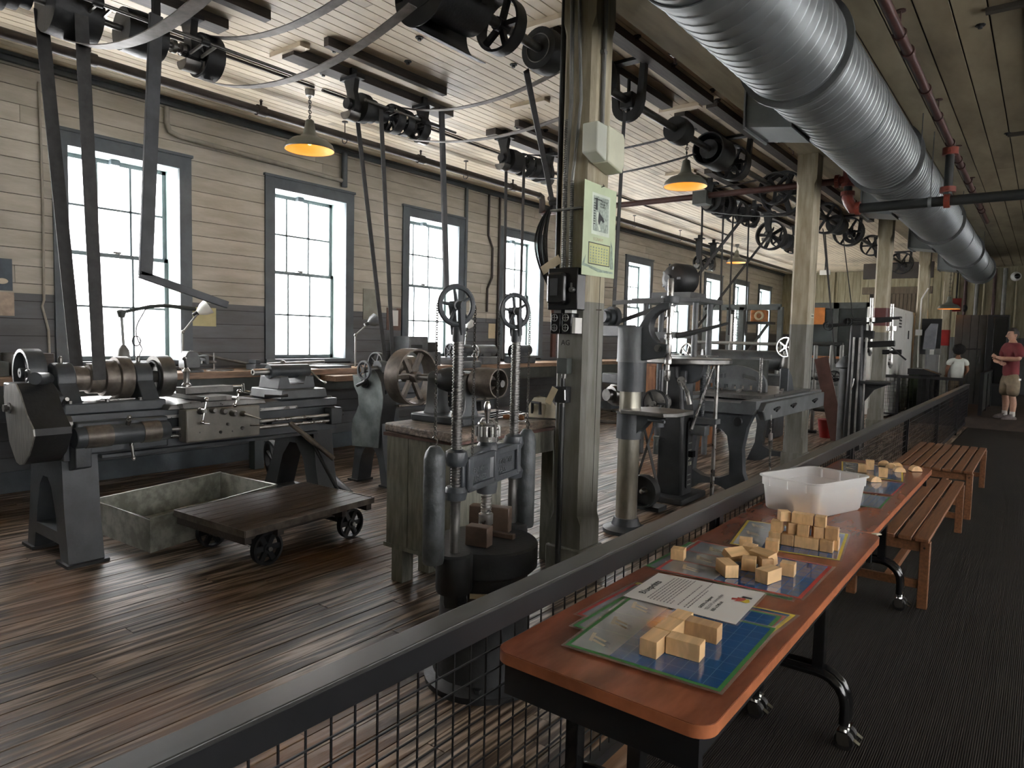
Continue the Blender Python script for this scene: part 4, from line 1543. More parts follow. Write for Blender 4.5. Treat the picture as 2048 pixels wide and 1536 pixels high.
LS = thing('line_shaft', 'main overhead line shaft carrying pulleys along the column row', 'shaft', (SX, 2, SZ))
part(LS, 'shaft', MB().cyl((SX, 1.2, SZ), (SX, 22, SZ), .034), DSTEEL)
part(LS, 'spoked_pulley', wheel((SX, 3.78, SZ), (0, 1, 0), .185, .1, 5, rim=.1, hub=.24, sp=.2), IRON2)
part(LS, 'drum_pulley', drum((SX, 3.25, SZ), (0, 1, 0), .17, .5), IRON2)
pp = part(LS, 'wood_split_pulley', drum((SX, 4.3, SZ), (0, 1, 0), .15, .17), IRON2)
part(pp, 'face_groove', MB().torus((SX, 4.212, SZ), (0, 1, 0), .10, .004, 28, 5), DSTEEL)
part(LS, 'belt_pulley', drum((SX, 4.95, SZ), (0, 1, 0), .21, .14), IRON2)
part(LS, 'coupling_drum', drum((SX, 6.67, SZ), (0, 1, 0), .125, .2), IRON2)
cd2 = MB().lathe([(.03, -.15), (.105, -.15), (.105, .02), (.15, .02), (.165, -.17), (.18, -.17), (.18, .2), (.03, .2)], (SX, 7.6, SZ), (0, 1, 0), 28)
part(LS, 'cup_pulley', cd2, IRON2)
part(LS, 'spoked_pulley', wheel((SX, 8.2, SZ), (0, 1, 0), .2, .14, 6, rim=.1), IRON2)
part(LS, 'spoked_pulley', wheel((SX, 9.85, SZ), (0, 1, 0), .22, .12, 5, rim=.09, sp=.18, phase=.4), IRON2)
part(LS, 'spoked_pulley', wheel((SX, 10.25, SZ), (0, 1, 0), .31, .16, 5, rim=.09, sp=.2), IRON2)
part(LS, 'spoked_pulley', wheel((SX, 12.6, SZ), (0, 1, 0), .26, .14, 6, rim=.1), IRON2)
part(LS, 'drum_pulley', drum((SX, 13.4, SZ), (0, 1, 0), .16, .3), IRON2)
part(LS, 'spoked_pulley', wheel((SX, 14.3, SZ), (0, 1, 0), .27, .16, 6, rim=.1), IRON2)
part(LS, 'spoked_pulley', wheel((SX, 16.5, SZ), (0, 1, 0), .22, .16, 6, rim=.1), IRON2)
part(LS, 'spoked_pulley', wheel((SX, 20.3, SZ), (0, 1, 0), .28, .16, 6, rim=.1), IRON2)
for y, wh in ((2.55, 'above the arbor press'), (5.6, 'just beyond the calendar column'), (8.35, 'beside the cup-shaped pulley'), (11.4, 'between the large spoked pulleys'), (14.6, 'above the multi-spindle drill'), (17.6, 'in front of the white locker'), (20.8, 'next to the last spoked pulley')):
    drop_hanger('black cast iron drop hanger of the line shaft ' + wh, SX, y, SZ, 'hangers of the main line shaft')
# curved guard under the drum
gd = thing('belt_guard', 'black sheet metal trough guard hanging under the line shaft drum', 'guard', (SX, 3.4, 3.35))
tr = MB().lathe([(.215, -.33), (.22, -.33), (.22, .33), (.215, .33), (.215, -.33)], (SX, 3.34, SZ - .06), (0, 1, 0), 24, a0=radians(100), a1=radians(260))
xs = sum((v.z for v in tr.v)) / len(tr.v)
if xs > SZ:
    tr.xf(Matrix.Translation((0, 0, SZ)) @ Matrix.Scale(-1, 4, (0, 0, 1)) @ Matrix.Translation((0, 0, -SZ)))
part(gd, 'trough', tr, IRON2)
part(gd, 'end_plate', MB().prism(arc(SX, SZ - .06, .215, 190, 350, 14), 'y', 3.005, 3.012), IRON2)
st = MB()
for s in (-1, 1):
    st.bar((SX + s * .215, 3.34, SZ - .08), (SX + s * .215, 3.34, CEIL), .05, .01, (0, 1, 0))
part(gd, 'hanger_strap', st, IRON2)

# timbers bolted to the ceiling
tl = [(-5.42, 3.7, 5.75, .17, 'broad dark timber on the ceiling above the second lathe'), (-4.95, 3.75, 5.2, .06, 'narrow dark timber on the ceiling beside the second countershaft'), (-5.42, 6.5, 8.2, .15, 'broad dark timber on the ceiling beyond the second lathe'), (-4.95, 6.4, 8.1, .06, 'narrow dark timber on the ceiling beyond the second countershaft'), (-5.42, .9, 3.1, .16, 'broad dark timber on the ceiling above the big lathe'), (-4.95, 1.0, 3.2, .08, 'narrow dark timber on the ceiling beside the big lathe countershaft')]
for (x, a, b, wd, lab) in tl:
    solo('ceiling_timber', lab, 'timber', MB().box(x - wd / 2, x + wd / 2, a, b, CEIL - .075, CEIL), WOODST, group='countershaft timbers')
for (x, a, b, lab) in ((SX - .2, 4.6, 6.8, 'window-side ceiling timber of the line shaft next to the calendar column'), (SX + .2, 4.7, 6.9, 'girder-side ceiling timber of the line shaft next to the calendar column'), (SX - .2, 7.1, 10.8, 'window-side ceiling timber of the line shaft above the upright drill'), (SX + .2, 7.0, 10.9, 'girder-side ceiling timber of the line shaft above the upright drill'),
                       (SX - .2, 11.2, 15.0, 'window-side ceiling timber of the line shaft above the multi-spindle drill'), (SX + .2, 11.2, 15.2, 'girder-side ceiling timber of the line shaft above the multi-spindle drill'), (-4.4, 9.8, 15.4, 'window-side timber above the crowded countershaft'), (-4.0, 9.7, 15.5, 'timber above the crowded countershaft on the line shaft side')):
    solo('ceiling_timber', lab, 'timber', MB().box(x - .06, x + .06, a, b, CEIL - .07, CEIL), WOODST, group='line shaft timbers')
for (x, y, wh) in ((-5.55, 3.72, 'at the end of the broad timber above the second lathe'), (-3.35, 4.55, 'beside the line shaft behind the calendar column'), (-3.35, 7.0, 'between the line shaft timbers near the pendant lamp'), (-4.6, 6.0, 'in front of the countershaft beyond the second lathe'), (-4.55, 9.7, 'at the end of the crowded countershaft timbers'), (-3.6, 9.2, 'next to the dark maroon cross pipe')):
    solo('ceiling_batten', 'short cream ceiling batten ' + wh, 'batten', MB().box(x - .1, x + .35, y - .05, y + .05, CEIL - .04, CEIL), CEILP, group='cream cross battens')

# bolt heads on the ceiling
bolt = None
spots = [(-5.6, 3.95), (-5.57, 4.15), (-5.65, 4.25), (-5.1, 3.95), (-4.75, 4.5), (-5.1, 6.6), (-5.05, 6.8), (-4.9, 6.9), (-3.5, 5.0), (-3.45, 5.6), (-2.8, 5.2), (-2.8, 5.9), (-3.45, 6.5), (-2.75, 6.7), (-2.82, 7.0), (-3.5, 7.6), (-2.78, 8.2), (-3.5, 8.9), (-1.7, 6.4), (-.6, 5.2), (-.55, 6.5), (.1, 5.9), (.15, 7.3), (-.1, 8.8), (.6, 8.1), (-4.3, 4.2), (-4.0, 5.1), (-3.9, 3.6), (-1.9, 9), (-.5, 9.9)]
for (x, y) in spots:
    if bolt is None:
        m_ = MB().lathe([(0, -.03), (.016, -.03), (.016, -.012), (.034, -.010), (.034, 0), (0, 0)], (0, 0, 0), (0, 0, 1), 8)
        bolt = mesh_obj('ceiling_bolt', m_, IRON2)
        o = bolt
    else:
        o = bolt.copy()
        COL.objects.link(o)
    o.location = (x, y, CEIL)
    tag(o, 'dark bolt head with washer on the ceiling boards', 'bolt', 'bolt heads on the ceiling')

# ================================================================ countershafts
KX, KZ = -5.33, 3.74


def jhanger(label, x, y, z, group):
    o = thing('countershaft_hanger', label, 'hanger', (x, y, z), group=group)
    part(o, 'foot_plate', MB().box(x - .12, x + .12, y - .05, y + .05, CEIL - .105, CEIL - .075).box(x - .03, x + .03, y - .03, y + .03, CEIL - .075, CEIL), IRON2)
    out = [(x - .09, CEIL - .1), (x + .07, CEIL - .1), (x + .05, z + .12), (x + .075, z + .03), (x + .07, z - .05), (x + .02, z - .1), (x - .1, z - .12), (x - .1, z - .085), (x - .02, z - .06), (x - .03, z + .02), (x - .05, z + .12)]
    part(o, 'arm', MB().prism(out, 'y', y - .028, y + .028), IRON2, smooth=30)
    part(o, 'bearing', MB().cyl((x, y - .07, z), (x, y + .07, z), .05), IRON2)
    part(o, 'drip_cup', MB().prism(arc(x - .02, z - .07, .075, 180, 360, 8), 'y', y - .06, y + .06), DSTEEL)
    return o


def countershaft(label, x, z, y0, y1, pulleys, group='countershafts'):
    o = thing('countershaft', label, 'shaft', (x, y0, z), group=group)
    part(o, 'shaft', MB().cyl((x, y0, z), (x, y1, z), .024), DSTEEL)
    for kind, y, r, wd in pulleys:
        if kind == 'w':
            part(o, 'spoked_pulley', wheel((x, y, z), (0, 1, 0), r, wd, 5, rim=.1, sp=.2, phase=y), IRON2)
        elif kind == 'd':
            part(o, 'drum_pulley', drum((x, y, z), (0, 1, 0), r, wd), IRON2)
        elif kind == 'c':
            pf = [(.02, 0)]
            for k in range(4):
                rr = r * (1 - .17 * k)
                pf += [(rr, wd * k / 4), (rr, wd * (k + .92) / 4)]
            pf += [(.02, wd)]
            part(o, 'cone_pulley', MB().lathe(pf, (x, y, z), (0, 1, 0), 26), IRON2)
        elif kind == 'k':
            part(o, 'clutch_collar', MB().lathe([(.025, -.05), (.05, -.05), (.05, -.02), (.035, -.01), (.035, .01), (.05, .02), (.05, .05), (.025, .05)], (x, y, z), (0, 1, 0), 18), DSTEEL)
    return o


def shifter(label, x, z, y0, y1, group='belt shifter rods'):
    o = thing('shifter_rod', label, 'rod', (x, y0, z), group=group)
    part(o, 'rod', MB().cyl((x, y0, z), (x, y1, z), .013), DSTEEL)
    for y in (y0 + .25 * (y1 - y0), y0 + .6 * (y1 - y0)):
        part(o, 'fork', MB().bar((x, y, z), (x - .22, y, z - .03), .02, .014).bar((x, y + .09, z), (x - .22, y + .09, z - .03), .02, .014), DSTEEL)
        part(o, 'collar', MB().cyl((x, y - .03, z), (x, y + .03, z), .026), IRON2)
    return o


hl = 'black curved cast iron hanger carrying the countershaft above the big lathe'
countershaft('countershaft with wide drums above the big lathe with the sheet guard', KX - .08, KZ, 1.3, 3.1, [('c', 1.45, .17, .3), ('d', 1.98, .19, .3), ('d', 2.45, .15, .28), ('k', 2.72, .1, .1), ('w', 2.95, .17, .14)])
for y in (1.35, 2.82):
    jhanger(hl, KX - .08, y, KZ, 'hangers above the big lathe')
shifter('long dark shifter rod below the countershaft of the big lathe', KX + .25, KZ - .02, 1.5, 3.6)
hl = 'black curved cast iron hanger carrying the countershaft above the second lathe'
countershaft('countershaft with spoked pulleys above the lathe with the curved leg', KX, KZ, 4.28, 5.35, [('c', 4.42, .135, .34), ('w', 4.86, .14, .1), ('w', 5.0, .13, .09), ('k', 5.1, .1, .1), ('w', 5.22, .13, .1)])
for y in (4.34, 5.28):
    jhanger(hl, KX, y, KZ, 'hangers above the second lathe')
shifter('dark shifter rod below the countershaft of the second lathe', KX + .17, KZ + .02, 4.35, 5.6)
hl = 'black curved cast iron hanger carrying the countershaft beyond the calendar column'
countershaft('countershaft with drum and spoked pulleys beyond the second lathe', KX, KZ, 6.6, 7.7, [('d', 6.82, .13, .2), ('w', 7.05, .14, .1), ('w', 7.2, .14, .1), ('c', 7.35, .15, .25)])
for y in (6.66, 7.6):
    jhanger(hl, KX, y, KZ, 'hangers beyond the second lathe')
countershaft('long countershaft crowded with pulleys above the planer', -4.2, KZ, 10.2, 12.4, [('d', 10.4, .17, .16), ('w', 10.7, .18, .12), ('c', 10.85, .19, .4), ('w', 11.45, .19, .14), ('d', 11.75, .12, .2), ('w', 12.1, .16, .12)])
countershaft('countershaft with a large spoked pulley above the far machines', -4.2, KZ - .15, 13.0, 15.0, [('w', 13.3, .27, .16), ('w', 13.8, .16, .12), ('d', 14.3, .15, .25), ('w', 14.7, .19, .14)])
for y in (10.28, 12.3):
    jhanger('black cast iron hanger carrying the crowded countershaft above the planer', -4.2, y, KZ, 'hangers above the planer')
for y in (13.1, 14.9):
    jhanger('black cast iron hanger carrying the countershaft above the far machines', -4.2, y, KZ - .15, 'hangers above the far machines')
countershaft('small countershaft with two spoked pulleys near the far windows', -6.6, 3.45, 15.6, 16.6, [('w', 15.8, .18, .12), ('w', 16.3, .15, .12)])
for y in (15.66, 16.54):
    jhanger('black cast iron hanger carrying the small far countershaft', -6.6, y, 3.45, 'hangers near the far windows')


# ================================================================ belts
def sagline(p0, p1, sag, n=14):
    p0, p1 = Vector(p0), Vector(p1)
    return [p0.lerp(p1, i / n) - Vector((0, 0, sag * 4 * (i / n) * (1 - i / n))) for i in range(n + 1)]


def belt(label, strands, m, wd, wdir=(0, 1, 0), group='drive belts', th=.007):
    o = thing('drive_belt', label, 'belt', strands[0][0], group=group)
    for pts in strands:
        part(o, 'strand', MB().ribbon(pts, wdir, wd, th), m)
    return o


belt('wide grey belt sagging from the big lathe countershaft towards the line shaft', [sagline((KX - .08, 1.98, KZ + .19), (SX, 1.98, SZ + .19), .28), sagline((KX - .08, 1.98, KZ - .2), (SX, 1.98, SZ - .2), .22)], BELTG, .085)
belt('grey belt sagging lower beside the wide one over the big lathe', [sagline((KX - .08, 2.95, KZ + .17), (SX, 2.95, SZ + .19), .2), sagline((KX - .08, 2.95, KZ - .18), (SX, 2.95, SZ - .18), .2)], BELTG, .07)
belt('pair of thin grey belt strands from the second lathe countershaft to the calendar column', [sagline((KX, 4.95, KZ + .14), (SX, 4.95, SZ + .22), .18), sagline((KX, 5.1, KZ - .14), (SX, 4.95, SZ - .22), .12)], BELTG, .06)
belt('thin belt strands crossing beyond the calendar column', [sagline((KX, 7.1, KZ + .14), (SX, 7.1, SZ + .13), .1), sagline((KX, 7.1, KZ - .14), (SX, 7.1, SZ - .13), .1)], BELT, .05)
belt('dark belt running from the line shaft to the crowded countershaft', [sagline((-4.2, 10.3, KZ + .17), (SX, 10.25, SZ + .31), .03), sagline((-4.2, 10.3, KZ - .17), (SX, 10.25, SZ - .31), .03)], BELT, .08)
# vertical belts to machines
belt('broad dark belt dropping to the cone pulley of the big lathe', [[(KX - .24, 1.86, KZ), (-5.46, 2.0, 1.25)], [(KX + .10, 1.98, KZ), (-5.24, 2.06, 1.22)]], BELT, .085)
belt('narrow dark belt dropping to the cone pulley of the second lathe', [[(KX - .13, 4.5, KZ), (-5.62, 5.06, 1.24)], [(KX + .13, 4.58, KZ), (-5.44, 5.0, 1.24)]], BELT, .05)
belt('dark belt dropping behind the calendar column', [[(KX - .12, 6.85, KZ), (-5.5, 6.95, 1.3)], [(KX + .12, 6.9, KZ), (-5.25, 6.95, 1.3)]], BELT, .05)
belt('long dark belt slanting from the line shaft past the calendar column', [[Zp(1052, 140, 3.6), Yp(1108, 420, 5.6)]], BELT, .05)
belt('narrow belt dropping from the line shaft hanger to the drill press', [[(SX + .02, 5.5, SZ - .12), Vector((-2.93, 5.2, 1.86))]], BELT, .05)
belt('dark belts dropping from the crowded countershaft to the planer', [[(-4.36, 10.4, KZ), (-4.3, 10.35, 1.9)], [(-4.04, 10.45, KZ), (-4.0, 10.4, 1.9)], [(-4.2, 11.3, KZ), (-4.15, 11.2, 1.7)], [(-4.2, 12.05, KZ), (-4.15, 12.0, 1.7)]], BELT, .06)
belt('broad dark belt slanting down steeply towards the boring machine', [[(-4.0, 11.6, KZ + .1), (-4.6, 9.6, 1.85)]], BELT, .085)
belt('second dark belt slanting down towards the boring machine', [[(-4.0, 12.8, KZ - .1), (-4.7, 11.0, 1.7)]], BELT, .08)
belt('thin belts dropping from the line shaft to the multi-spindle drill', [[(SX, 12.45, SZ - .2), (-2.62, 11.4, 1.95)], [(SX, 12.6, SZ - .26), (-2.55, 11.45, 1.3)]], BELT, .05)
belt('thin single belt slanting down to the idler of the multi-spindle drill', [[(SX + .1, 13.4, SZ - .16), (-2.35, 11.6, 1.9)]], BELT, .03)

# shifter poles
sp = thing('shifter_pole', 'flat dark shifter pole hanging over the big lathe with a hinged handle', 'lever', (-5.0, 2.4, 1.9))
a = Xp(312, 30, -5.0)
b = Xp(291, 552, -5.0)
c = Xp(455, 610, -5.0)
part(sp, 'pole', MB().bar(a, b, .09, .03, (0, 1, 0)), mat('painted_shifter_pole', (.055, .06, .066), .5, 0, var=.3), bevel=.004)
part(sp, 'handle', MB().bar(b + Vector((0, -.04, .01)), c, .055, .03), MATS['painted_shifter_pole'], bevel=.004)
part(sp, 'pivot_arm', MB().bar(a + Vector((0, 0, -.05)), (KX + .25, a.y + .02, KZ - .02), .04, .03), IRON2)
part(sp, 'ceiling_link', MB().bar(a, (a.x, a.y, CEIL), .05, .03, (0, 1, 0)), IRON2)
sp = thing('shifter_pole', 'dark shifter pole hanging in front of the third window', 'lever', (-5.05, 5.2, 2.0))
a = Xp(883, 215, -5.1)
b = Xp(893, 580, -5.1)
part(sp, 'pole', MB().bar(a, b, .065, .028, (0, 1, 0)), MATS['painted_shifter_pole'], bevel=.004)
part(sp, 'pivot_arm', MB().bar(a + Vector((0, 0, -.2)), (KX + .17, 5.1, KZ + .02), .03, .02), IRON2)


# ================================================================ hanging lamps
def hang_lamp(label, x, y, zb, r=.25, power=.55):
    o = thing('pendant_lamp', label, 'lamp', (x, y, zb))
    pf = [(r, 0), (r + .004, .008), (r * .93, .06), (r * .72, .105), (r * .42, .13), (r * .26, .17), (r * .2, .25), (r * .17, .30), (.02, .315)]
    part(o, 'shade', MB().lathe(pf, (x, y, zb), (0, 0, 1), 32), ENAM)
    inn = [(r - .004, .002), (r * .9, .055), (r * .69, .098), (r * .4, .122), (r * .2, .15), (.001, .16)]
    part(o, 'shade_lining', MB().lathe(inn, (x, y, zb), (0, 0, 1), 32), SHIN)
    part(o, 'bulb', MB().sph((x, y, zb + .09), .035), BULB)
    ch = MB()
    n = int((CEIL - zb - .32) / .05)
    for i in range(n):
        z = zb + .32 + .05 * i
        ch.torus((x, y, z + .02), (1, 0, 0) if i % 2 else (0, 1, 0), .018, .004, 10, 5)
    ch.cyl((x, y, zb + .3), (x, y, CEIL - .05), .004, seg=5)
    part(o, 'chain', ch, IRON2)
    part(o, 'ceiling_rose', MB().lathe([(0, 0), (.04, 0), (.05, .03), (.05, .06), (0, .06)], (x, y, CEIL - .06), (0, 0, 1), 14), PIPEG)
    l = bpy.data.lights.new('lamp_glow', 'POINT')
    l.energy = power
    l.color = (1, .5, .13)
    l.shadow_soft_size = .03
    lo = bpy.data.objects.new('lamp_glow', l)
    COL.objects.link(lo)
    lo.parent = o
    lo.location = (0, 0, .04)
    return o


hang_lamp('enamel pendant lamp glowing orange above the second window', -6.15, 4.46, 3.46)
hang_lamp('enamel pendant lamp glowing orange beside the line shaft', -3.46, 7.73, 3.39)
hang_lamp('enamel pendant lamp glowing in the far bays near the windows', -6.4, 17.6, 3.60)
hang_lamp('enamel pendant lamp glowing low above the far corner', -1.98, 20.4, 2.53, power=.5)
# ================================================================ big lathe
def ypoly(pts, y):
    return [(Yp(a, b, y).x, Yp(a, b, y).z) for a, b in pts]


def handle(root, name, c, d, ln, axis=(1, 0, 0), r=.011, m=CHROME):
    """two-ball crank handle"""
    c, d = Vector(c), Vector(d).normalized()
    mb = MB().tube([c - d * ln, c, c + d * ln], [r * .55, r * .9, r * .55], 8)
    mb.sph(c + d * ln, r * 1.7, 10, 6)
    mb.sph(c - d * ln, r * 1.5, 10, 6)
    mb.cyl(c - Vector(axis) * .05, c + Vector(axis) * .015, r * 1.5, seg=12)
    return part(root, name, mb, m)


BY0, BY1 = 1.76, 3.98
L1_ = thing('engine_lathe', 'big belt-driven engine lathe with bright end guard below the first windows', 'lathe', (-5.35, 2.9, 0))
bed = [(-5.60, .72), (-5.08, .72), (-5.08, .78), (-5.13, .80), (-5.13, .92), (-5.07, .94), (-5.07, 1.0), (-5.13, 1.0), (-5.16, 1.018), (-5.19, 1.0), (-5.30, 1.0), (-5.30, .97), (-5.42, .97), (-5.42, 1.0), (-5.50, 1.0), (-5.53, 1.018), (-5.56, 1.0), (-5.62, 1.0), (-5.62, .94), (-5.57, .92), (-5.57, .80), (-5.60, .78)]
part(L1_, 'bed', MB().prism(bed, 'y', BY0, BY1), IRON, smooth=25)
leg_o = [(-5.75, 0), (-5.62, 0), (-5.585, .13), (-5.165, .13), (-5.13, 0), (-5.0, 0), (-5.06, .35), (-5.09, .72), (-5.63, .72), (-5.68, .35)]
leg_h = [(-5.56, .21), (-5.19, .21), (-5.21, .32), (-5.28, .50), (-5.34, .56), (-5.42, .56), (-5.48, .50), (-5.54, .32)]
part(L1_, 'leg', MB().holed(leg_o, [leg_h[::-1]], 'y', 1.76, 1.98), IRON, smooth=25)
for x in (-5.69, -5.06):
    ft = MB()
    ft.box(x - .11, x + .09, 1.74, 2.0, 0, .022)
    ft.cyl((x - .07, 1.80, .022), (x - .07, 1.80, .04), .018, seg=6)
    part(L1_, 'foot_pad', ft, IRON2)
leg2 = [(-5.92, 0), (-5.76, 0), (-5.68, .09), (-5.20, .09), (-5.12, 0), (-4.96, 0), (-5.05, .4), (-5.09, .72), (-5.63, .72), (-5.72, .4)]
hol2 = [(-5.66, .15), (-5.20, .15), (-5.17, .2), (-5.24, .45), (-5.34, .58), (-5.44, .58), (-5.55, .45)]
part(L1_, 'leg', MB().holed(leg2, [hol2[::-1]], 'y', 3.74, 3.94), IRON2, smooth=25)
SPX, SPZ = -5.35, 1.225
part(L1_, 'headstock', MB().box(-5.57, -5.11, 1.79, 2.46, 1.0, 1.075), IRON, bevel=.01)
for a, b in ((1.80, 1.915), (2.31, 2.43)):
    o = [(-5.53, 1.07), (-5.14, 1.07), (-5.19, 1.15)] + arc(SPX, SPZ, .115, -10, 190, 12) + [(-5.50, 1.15)]
    bh = part(L1_, 'bearing_housing', MB().prism(o, 'y', a, b), IRON, bevel=.006, smooth=30)
    part(bh, 'oil_cup', MB().lathe([(0, 0), (.014, 0), (.016, .03), (.01, .045), (0, .05)], (SPX, (a + b) / 2, SPZ + .112), (0, 0, 1), 10), DSTEEL)
pf = [(.03, 0)]
for k, r in enumerate((.088, .108, .132, .155)):
    pf += [(r * .97, k * .092), (r, k * .092 + .01), (r, k * .092 + .085)]
pf += [(.03, .37)]
part(L1_, 'cone_pulley', MB().lathe(pf, (SPX, 1.925, SPZ), (0, 1, 0), 32), RUSTY)
part(L1_, 'spindle_nose', MB().cyl((SPX, 2.4, SPZ), (SPX, 2.62, SPZ), .045), STEEL)
fp = part(L1_, 'faceplate', MB().lathe([(.045, 0), (.10, 0), (.10, -.02), (.16, -.02), (.16, .085), (.05, .085)], (SPX, 2.5, SPZ), (0, 1, 0), 32), DSTEEL)
part(fp, 'face_groove', MB().torus((SPX, 2.477, SPZ), (0, 1, 0), .115, .012, 28, 6), IRON2)
part(L1_, 'back_gear', wheel((-5.53, 1.73, 1.265), (0, 1, 0), .165, .11, 6, rim=.14, hub=.2, sp=.17), IRON)
part(L1_, 'gear_cover', MB().prism([(-5.62, 1.0), (-5.12, 1.0), (-5.12, 1.13), (-5.3, 1.2), (-5.62, 1.2)], 'y', 1.6, 1.8), IRON, bevel=.01)
plate = [(10, 772), (20, 767), (31, 767), (40, 786), (53, 829), (67, 859), (68.5, 873), (64, 892), (58, 911), (47, 929), (40, 930), (33, 924), (19, 883), (10.5, 818), (8, 793)]
pp_ = ypoly(plate, 1.55)
gp = part(L1_, 'end_guard', MB().prism(pp_, 'y', 1.556, 1.76), IRON2, smooth=25)
part(gp, 'bright_plate', MB().prism(pp_, 'y', 1.548, 1.557), PLATE, smooth=25)
n_ = Yp(17, 816, 1.54)
part(gp, 'hex_nut', MB().lathe([(0, 0), (.026, 0), (.026, .02), (.016, .02), (.014, .035), (0, .035)], n_ + Vector((0, -.03, 0)), (0, 1, 0), 6).lathe([(0, 0), (.036, 0), (.036, .006), (0, .006)], n_, (0, 1, 0), 16), DSTEEL)
part(L1_, 'loop_handle', MB().torus(Yp(56, 750, 1.6), (0, 1, 0), .028, .011, 18, 8).cyl(Yp(70, 757, 1.62), Yp(95, 757, 1.75), .04), IRON)
part(L1_, 'tumbler_bracket', MB().prism(ypoly([(75, 770), (105, 790), (112, 850), (108, 900), (70, 905), (62, 860)], 1.74), 'y', 1.7, 1.78), IRON, bevel=.006)
# gearbox below headstock
gb = part(L1_, 'feed_box', MB().box(-5.12, -5.0, 1.82, 2.42, .74, .96), IRON, bevel=.012)
cy = part(L1_, 'feed_cylinder', MB().lathe([(0, 0), (.062, 0), (.07, .01), (.07, .6), (.062, .61), (0, .61)], (-4.985, 1.80, .862), (0, 1, 0), 24), IRON)
for a, b in ((1.86, 2.02), (2.22, 2.34)):
    part(cy, 'bronze_sleeve', MB().lathe([(.0705, a - 1.8), (.075, a - 1.8), (.075, b - 1.8), (.0705, b - 1.8)], (-4.985, 1.8, .862), (0, 1, 0), 24), RUSTY)
part(L1_, 'plunger_knob', MB().cyl((-4.95, 2.12, .93), (-4.93, 2.12, .965), .016).sph((-4.925, 2.12, .98), .017), STEEL)
part(L1_, 'tumbler_lever', MB().cyl((-4.95, 2.14, .80), (-4.94, 2.15, .70), .014, .009).sph((-4.94, 2.15, .69), .014), STEEL)
for z, r, y1 in ((.885, .015, 3.9), (.835, .017, 3.9)):
    part(L1_, 'lead_screw', MB().cyl((-5.03, 2.38, z - .03), (-5.03, y1, z - .03), r, seg=12), STEEL)
part(L1_, 'screw_bracket', MB().box(-5.09, -4.99, 3.86, 3.98, .77, .92).cyl((-5.03, 3.98, .855), (-5.03, 4.02, .855), .02), IRON, bevel=.008)
rk = MB().box(-5.072, -5.055, 2.38, 3.55, .935, .957)
part(L1_, 'rack', rk, STEEL)
# saddle and apron
part(L1_, 'saddle', MB().prism([(2.42, 1.0), (3.22, 1.0), (3.2, 1.035), (3.05, 1.05), (2.6, 1.05), (2.44, 1.035)], 'x', -5.6, -5.0), DSTEEL, bevel=.006)
ap = part(L1_, 'apron', MB().box(-5.06, -4.935, 2.52, 3.12, .755, 1.0), mat('apron_paint', (.20, .19, .165), .4, .25, var=.2, scale=6), bevel=.012)
for (px, py, r, d) in ((400, 822, .026, .03), (424, 820, .023, .045), (447, 822, .027, .03), (464, 826, .025, .06), (484, 827, .022, .05), (455, 848, .012, .02), (484, 856, .014, .02), (400, 865, .005, .005), (441, 864, .012, .015), (465, 862, .006, .01), (495, 808, .005, .006)):
    q = Xp(px, py, -4.935)
    part(ap, 'control_knob', MB().lathe([(0, 0), (r, 0), (r, d * .6), (r * .6, d), (0, d)], q, (1, 0, 0), 16), DSTEEL)
q = Xp(409, 822, -4.875)
handle(ap, 'ball_crank', q, (0, .2, 1), .085)
part(ap, 'crank_grip', MB().cyl(q + Vector((0, -.02, -.09)), q + Vector((.01, .03, -.095)), .009), CHROME)
handle(ap, 'cross_slide_crank', Xp(474, 797, -4.86), (0, .35, 1), .055)
part(ap, 'lever', MB().tube([Xp(488, 828, -4.88), Xp(505, 833, -4.85), Xp(522, 838, -4.84)], [.012, .007, .004], 8), CHROME)
part(ap, 'lever', MB().tube([Xp(500, 850, -4.92), Xp(528, 850, -4.88)], [.009, .003], 8), CHROME)
part(L1_, 'cross_slide', MB().box(-5.58, -4.98, 2.68, 2.86, 1.05, 1.085), DSTEEL, bevel=.004)
part(L1_, 'compound_rest', MB().cbox((-5.28, 2.85, 1.115), .13, .42, .05, rz=.1), DSTEEL, bevel=.004)
part(L1_, 'compound_crank', MB().cyl((-5.27, 3.05, 1.13), (-5.25, 3.16, 1.13), .01).cyl((-5.25, 3.16, 1.15), (-5.25, 3.17, 1.08), .012).cyl((-5.25, 3.17, 1.085), (-5.2, 3.2, 1.08), .01), CHROME)
tp = part(L1_, 'tool_post', MB().lathe([(0, 0), (.035, 0), (.035, .015), (.022, .03), (.022, .10), (.03, .12), (.012, .15), (0, .16)], (-5.32, 2.72, 1.14), (0, 0, 1), 16), STEEL)
part(tp, 'clamp_screw', MB().cyl((-5.32, 2.72, 1.28), (-5.30, 2.70, 1.35), .012, seg=6).sph((-5.3, 2.695, 1.36), .016), DSTEEL)
# tailstock
ts = part(L1_, 'tailstock_base', MB().prism([(3.42, 1.01), (3.9, 1.01), (3.88, 1.09), (3.44, 1.09)], 'x', -5.58, -5.1), GREYI, bevel=.008)
part(L1_, 'tailstock_body', MB().prism([(3.46, 1.09), (3.84, 1.09), (3.82, 1.19), (3.74, 1.2), (3.72, 1.13), (3.58, 1.13), (3.56, 1.2), (3.48, 1.2)], 'x', -5.5, -5.2), GREYI, bevel=.006)
tb = part(L1_, 'tailstock_barrel', MB().cyl((SPX, 3.46, 1.235), (SPX, 3.86, 1.235), .062), IRON)
part(tb, 'quill', MB().lathe([(.015, 0), (.028, 0), (.03, .006), (.03, .16)], (SPX, 3.31, 1.235), (0, 1, 0), 18), STEEL)
part(L1_, 'tailstock_lever', MB().tube([(-5.3, 3.86, 1.24), (-5.22, 3.9, 1.16), (-5.2, 3.95, 1.13)], .008, 8).sph((-5.2, 3.95, 1.13), .014), CHROME)
